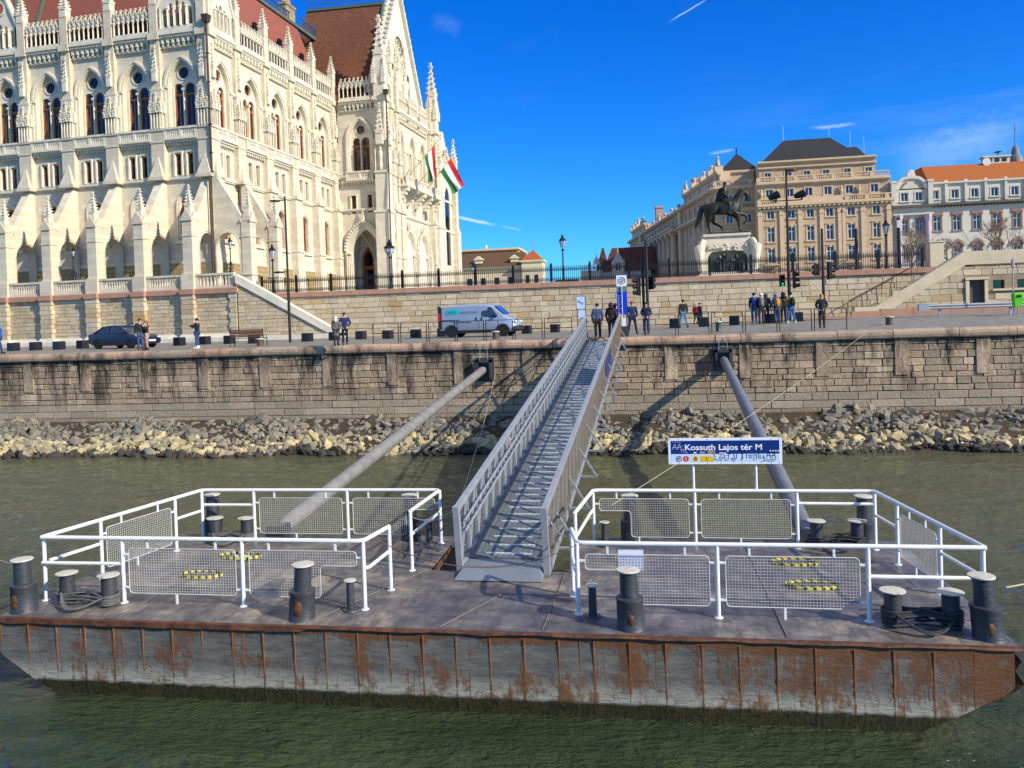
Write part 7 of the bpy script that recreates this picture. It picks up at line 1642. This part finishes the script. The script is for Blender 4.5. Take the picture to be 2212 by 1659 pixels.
q0 = onY(1245, 641, 38.6); q1 = onY(1264, 667, 38.6); t = thing('notice_board', 'small white notice board with black graffiti left of the gangway head', 'notice board', ((q0.x+q1.x)/2, 38.6, 4.76))
x0, x1 = q0.x, q1.x
mb = MB(); mb.box(x0-.02, 38.57, q1.z-.02, x1+.03, 38.6, q0.z+.02); mb.build('frame', m_boll, t); mb = MB(); mb.box(x0, 38.55, q1.z, x1, 38.575, q0.z); pn = mb.build('panel', m_lb, t)
strokes(pn, [[(0, 1), (.3, 1.3), (.2, .7), (.6, 1.1), (.5, .5), (.9, .9), (.9, .2), (1.3, .7), (1.2, 0), (1.7, .5)]], x0+.06, q1.z+.2, .17, .014, m_blk, y=38.545)
zb2 = onY(1255, 690, 38.6).z; mb = MB(); mb.box(x0+.08, 38.56, zb2, x1, 38.59, q1.z-.06); mb.build('lower_panel', m_lb, t); mb = MB(); mb.tube([(x1+.01, 38.6, 4.76), (x1+.01, 38.6, q0.z)], .03, 6); mb.tube([(x0+.02, 38.6, 4.76), (x0+.02, 38.6, q0.z)], .02, 6); mb.split('post', m_boll, t)
# guard rail, sign post and green bin at the right
t = thing('guard_rail', 'galvanised crash barrier with curved end at the right edge', 'guard rail', (16, 47, 5.2)); mb = MB()
for z in (5.62, 5.76): mb.tube([(15.6, 47, z), (30, 47, z+.02)], .07, 8)
mb.box(15.6, 47.02, 5.6, 30, 47.05, 5.8); mb.build('beam', m_galv, t, True)
for x in (16.3, 19.9, 23.8, 27.8): mb = MB(); mb.box(x-.06, 47.05, 4.95, x+.06, 47.15, 5.75); mb.build('post', m_galv, t)
mb = MB(); mb.box(15.15, 46.8, 5.5, 15.7, 47.06, 5.88); mb.build('end_plate', m_galv, t)
q = onY(2188, 600, 46); t = thing('traffic_sign', 'back of a small round sign on a thin grey pole at the right edge', 'sign', (q.x, 46, 5.0)); mb = MB(); mb.tube([(q.x, 46, 4.95), (q.x, 46, onY(2188, 560, 46).z)], .03, 8); mb.build('pole', m_galv, t); zt = onY(2188, 568, 46).z
mb = MB(); mb.ball((q.x, 45.97, zt), (.09, .03, .3), 12, 8); mb.build('sign_plate', M('faded pink grey plate', (170, 150, 150), .6), t, True)
q = onY(2197, 650, 45.8); t = thing('litter_bin', 'bright green plastic litter bin hanging on posts at the right edge', 'litter bin', (q.x, 45.8, 5.0)); zt = onY(2197, 632, 45.8).z; zb = onY(2197, 662, 45.8).z
mb = MB(); mb.frus(q.x-.17, 45.62, q.x+.17, 45.95, zb, q.x-.22, 45.58, q.x+.22, 46, zt-.08); mb.frus(q.x-.22, 45.58, q.x+.22, 46, zt-.08, q.x-.15, 45.65, q.x+.15, 45.9, zt); mb.build('bin_body', M('lime green plastic', (90, 210, 20), .45, var=.1), t)
mb = MB(); mb.box(q.x-.1, 45.56, zt-.25, q.x+.12, 45.6, zt-.14); mb.build('slot', m_blk, t); mb = MB(); mb.tube([(q.x+.12, 46, 4.95), (q.x+.12, 46, zt)], .03, 6); mb.build('post', m_galv, t)
# ------------------------------------------------------------------ flags on the portal balcony
m_fr = M('red flag cloth', (206, 30, 38), .8, var=.1); m_fw = M('white flag cloth', (236, 232, 220), .8, var=.05); m_fg = M('green flag cloth', (26, 112, 62), .8, var=.15); m_pw = M('tan flag pole', (176, 140, 90), .5)
def onPl(px, py, u):
    d = ray(px, py); p0_ = P(u, 0, 0); n_ = UD; t_ = (p0_.x*n_.x+p0_.y*n_.y)/(d.x*n_.x+d.y*n_.y); return Vector((d.x*t_, d.y*t_, EYE+d.z*t_))
c2f = lambda x, y: ((560+x/3.456)*.864, (y/3.456)*.864)
for i, (a, b, fl_) in enumerate((((1580, 1535), (1832, 1235), (.95, .60, 3.6, .1)), ((1670, 1600), (1912, 1305), None), ((1755, 1635), (1975, 1345), (.93, .52, 3.9, .55)))):
    A = onPl(*c2f(*a), PU-.8); B = onPl(*c2f(*b), PU-3.6)
    if fl_ is None: t = thing('flag_pole', 'bare tan flag pole between the two flags on the balcony', 'flag pole', A)
    else: t = thing('national_flag', ['red white and green flag hanging limp from the left pole of the portal balcony', '', 'red white and green flag blowing out from the right pole against the sky'][i], 'flag', A)
    mb = MB(); mb.tube([A, B], .05, 6); mb.ball(B, .09, 6, 4); mb.build('pole', m_pw, t)
    if fl_:
        h0, h1, L, out = fl_; Hh = A.lerp(B, h0); Ll = A.lerp(B, h1); down = (Vector((0, 0, -1))+Vector((cos(.2), -.3, 0))*out).normalized()
        for k, mt in enumerate((m_fr, m_fw, m_fg)):
            mb = MB(); n, m_ = 10, 5; ids = []
            for r_ in range(n+1):
                row = []
                for c in range(m_+1):
                    s_ = (k+c/m_)/3; base = Hh.lerp(Ll, s_); v_ = r_/n; conv = (.5-s_)*(Ll-Hh)*(.35*v_ if out < .3 else .1*v_)
                    p = base+down*L*v_*(1-.12*s_)+conv+Vector((.10*sin(v_*5+s_*6), -.25*sin(v_*4+s_*9), 0))*v_; row.append(mb.pt(p))
                ids.append(row)
            for r_ in range(n):
                for c in range(m_): mb.face([ids[r_][c], ids[r_][c+1], ids[r_+1][c+1], ids[r_+1][c]])
            mb.build(('red_stripe', 'white_stripe', 'green_stripe')[k], mt, t, True)
# ------------------------------------------------------------------ equestrian monument
m_bz = M('dark bronze', (58, 58, 50), .42, metal=.6, var=.45, vs=1.5); m_mon = M('white monument stone', (218, 206, 180), .75, var=.2, vs=1.2, bump=.3, bs=8)
mo = thing('equestrian_monument', 'dark bronze horse and rider on a white stone pedestal with bronze figures in its niche', 'monument', (8, 76, 8.4))
T = XF((8.05, 75), 0)
mb = MB(T); mb.box(-2.9, -.4, 8.4, 2.9, 3.4, 9.2); mb.frus(-2.6, -.2, 2.8, 3.2, 9.2, -2.4, 0, 2.5, 3, 9.5)
mb.panel([(-2.3, 9.5), (2.4, 9.5), (2.25, 12.1), (-2.15, 12.1)], [arch(0, 9.5, 1.75, 10.6, 11.5, 8)[0:]], 0, 1.2, True) if False else mb.panel([(-2.3, 9.5), (-1.75, 9.5)]+arch(0, 9.5, 1.75, 10.5, 11.45, 8)[1:-1]+[(1.75, 9.5), (2.4, 9.5), (2.25, 12.1), (-2.15, 12.1)], [], 0, 1.3, True)
mb.box(-2.25, 1.3, 9.4, 2.35, 3, 12.1); mb.frus(-2.15, 0, 2.25, 3, 12.1, -1.95, .1, 2.0, 2.9, 12.75); mb.box(-2.1, -.1, 12.75, 2.1, 3, 12.98)
mb.build('pedestal', m_mon, mo)
mb = MB(T); mb.box(-1.75, .2, 12.98, 2.0, 2.6, 13.12); mb.build('bronze_plinth', m_bz, mo)
mb = MB(T); random.seed(12)
for s_ in (-1, 1):
    addmesh(mb, skin([(s_*2.35, -.1, 9.5), (s_*2.45, -.2, 10.5), (s_*2.5, -.2, 11.3), (s_*2.75, -.1, 11.9), (s_*2.1, 0, 12.6)], [(0, 1), (1, 2), (2, 3), (2, 4)], [.3, .35, .42, .36, .32]))
for i in range(26): x = random.uniform(-1.7, 1.7); mb.ball((x, -.05, 11.55+random.uniform(-.05, .4)), (random.uniform(.1, .3), .14, random.uniform(.06, .16)), 7, 5)
mb.split('carved_figure', m_mon, mo, True)
for i in range(8):
    x = -1.75+i*.5; y = -.1+.5*random.random(); h = (1.3, 1.15, 1.8, 1.95, 1.5, 1.9, 1.75, 2.0)[i]; x += random.uniform(-.15, .15); mb = MB(T)
    Vv = [(x, y, 9.3), (x, y, 9.3+h*.5), (x+random.uniform(-.08, .08), y, 9.3+h*.78), (x+random.uniform(-.1, .1), y-.05, 9.3+h*.98), (x-.2, y-.1, 9.3+h*.7), (x-.22+random.uniform(-.2, .2), y-.3, 9.3+h*.5), (x+.2, y-.1, 9.3+h*.7), (x+.22+random.uniform(-.2, .3), y-.3, 9.3+h*random.uniform(.5, 1))]
    addmesh(mb, skin(Vv, [(0, 1), (1, 2), (2, 3), (2, 4), (4, 5), (2, 6), (6, 7)], [.26, .2, .18, .1, .09, .06, .09, .06], 1)); mb.build('bronze_figure', m_bz, mo, True)
hz = lambda x, y, d=0.: ((x-560)*.0057, 1.4+d, (920-y)*.0057+13.12)
HV = [hz(260, 500), hz(300, 500), hz(440, 500), hz(580, 520), hz(700, 480), hz(760, 400), hz(800, 320), hz(850, 265), hz(905, 270), hz(925, 340), hz(925, 420)]
HR = [.5, .66, .68, .68, .62, .46, .38, .3, .22, .18, .13]
HE = [(i, i+1) for i in range(10)]
def leg(root, pts, rs):
    b = len(HV); HV.extend(pts); HR.extend(rs); HE.append((root, b)); HE.extend((b+i, b+i+1) for i in range(len(pts)-1))
leg(1, [hz(290, 620, -.25), hz(300, 700, -.25), hz(285, 760, -.25), hz(310, 860, -.25), hz(330, 910, -.25), hz(352, 916, -.25)], [.46, .28, .17, .12, .12, .13])
leg(1, [hz(330, 600, .25), hz(380, 690, .25), hz(370, 735, .25), hz(460, 780, .25), hz(515, 820, .25), hz(520, 870, .25)], [.42, .26, .16, .11, .1, .13])
leg(4, [hz(740, 600, -.25), hz(760, 690, -.25), hz(770, 760, -.25), hz(780, 850, -.25), hz(810, 895, -.25)], [.36, .22, .14, .11, .14])
leg(4, [hz(780, 590, .25), hz(850, 620, .25), hz(905, 640, .25), hz(905, 720, .25), hz(870, 760, .25), hz(855, 785, .25)], [.3, .2, .15, .1, .1, .12])
leg(0, [hz(200, 470), hz(175, 560), hz(150, 660), hz(110, 750), hz(75, 810)], [.2, .28, .28, .22, .08])
mb = MB(T @ Matrix.Translation((0, 0, 0))); addmesh(mb, skin(HV, HE, HR, 3, 2)); mb.frus(.95+.9, 1.35, 2.0, 1.5, 17.1, 1.93, 1.4, 1.96, 1.44, 17.35)
for i in range(8): a = hz(720+i*17, 400-i*21); mb.ball((a[0]-.1, a[1], a[2]+.12), (.16, .1, .2), 6, 5)
hs_ = mb.build('horse', m_bz, mo, True)
RV = [hz(560, 400), hz(565, 300), hz(565, 200), hz(575, 145), hz(575, 110), hz(575, 80)]; RR = [.42, .38, .36, .16, .2, .2]; RE = [(i, i+1) for i in range(5)]
for s_ in (-1, 1):
    b = len(RV); RV += [hz(560, 190, s_*.3), hz(550, 290, s_*.42), hz(620, 350, s_*.2)]; RR += [.19, .15, .11]; RE += [(2, b), (b, b+1), (b+1, b+2)]
    b = len(RV); RV += [hz(580, 420, s_*.4), hz(640, 440, s_*.55), hz(620, 540, s_*.6), hz(610, 600, s_*.6), hz(665, 622, s_*.6)]; RR += [.26, .22, .17, .13, .12]; RE += [(0, b)]+[(b+i, b+i+1) for i in range(4)]
mb = MB(T); addmesh(mb, skin(RV, RE, RR, 1, 2)); mb.build('rider', m_bz, mo, True)
mb = MB(T); V_ = [hz(500, 170, -.3), hz(470, 300, -.45), hz(450, 460, -.5), hz(440, 460, .5), hz(470, 300, .45), hz(500, 170, .3)]; addmesh(mb, skin([hz(540, 170), hz(510, 280), hz(480, 380), hz(470, 460)], [(0, 1), (1, 2), (2, 3)], [(.2, .3), (.16, .42), (.14, .45), (.1, .4)])); mb.tube([hz(560, 480, -.62), hz(515, 720, -.7)], .04, 6); mb.build('cloak', m_bz, hs_, True)
# ------------------------------------------------------------------ bare trees on the square
m_bark = M('pale winter bark', (136, 116, 92), .9, var=.35, vs=4)
def bare_tree(px, ptop, Y, label, wid, seed):
    random.seed(seed); q = onY(px, ptop, Y); H_ = q.z-8.4; t = thing('bare_tree', label, 'tree', (q.x, Y, 8.4)); mt = MB(); mc = MB()
    mt.tube([(q.x, Y, 8.4), (q.x+.1, Y, 8.4+H_*.25), (q.x, Y, 8.4+H_*.5), (q.x, Y, 8.4+H_*.8)], [.16, .13, .09, .03], 7)
    def br(p, d, L, r, dep):
        pts = [p]; 
        for i in range(3): d = (d+Vector((random.uniform(-.25, .25), random.uniform(-.25, .25), random.uniform(-.05, .25)))).normalized(); pts.append(pts[-1]+d*L/3)
        mc.tube(pts, [r, r*.8, r*.6, r*.35], 4 if dep < 2 else 3)
        if dep < 4:
            for _ in range(4 if dep < 3 else 3): k = random.choice((1, 2, 3)); dd = (d+Vector((random.uniform(-1, 1), random.uniform(-1, 1), random.uniform(-.4, .7)))).normalized(); br(pts[k], dd, L*random.uniform(.45, .65), r*.55, dep+1)
    for i in range(13):
        z = 8.4+H_*(.22+.6*i/13); a = random.uniform(0, 6.28); L = wid*(1.1-.8*i/13); br(Vector((q.x, Y, z)), Vector((cos(a), sin(a), .7)).normalized(), L, .05, 0)
    mt.build('trunk', m_bark, t, True); mc.build('crown', m_bark, t)
bare_tree(1967, 487, 98, 'bare tree in front of the lilac columns behind the fence', 2.6, 3); bare_tree(2044, 500, 95, 'slim bare tree just right of the gate pillar', 1.5, 4); bare_tree(2158, 462, 90, 'dense bare tree above the right stair wing', 2.6, 5)

for o in bpy.data.objects:
    if 'anchor' in o: del o['anchor']
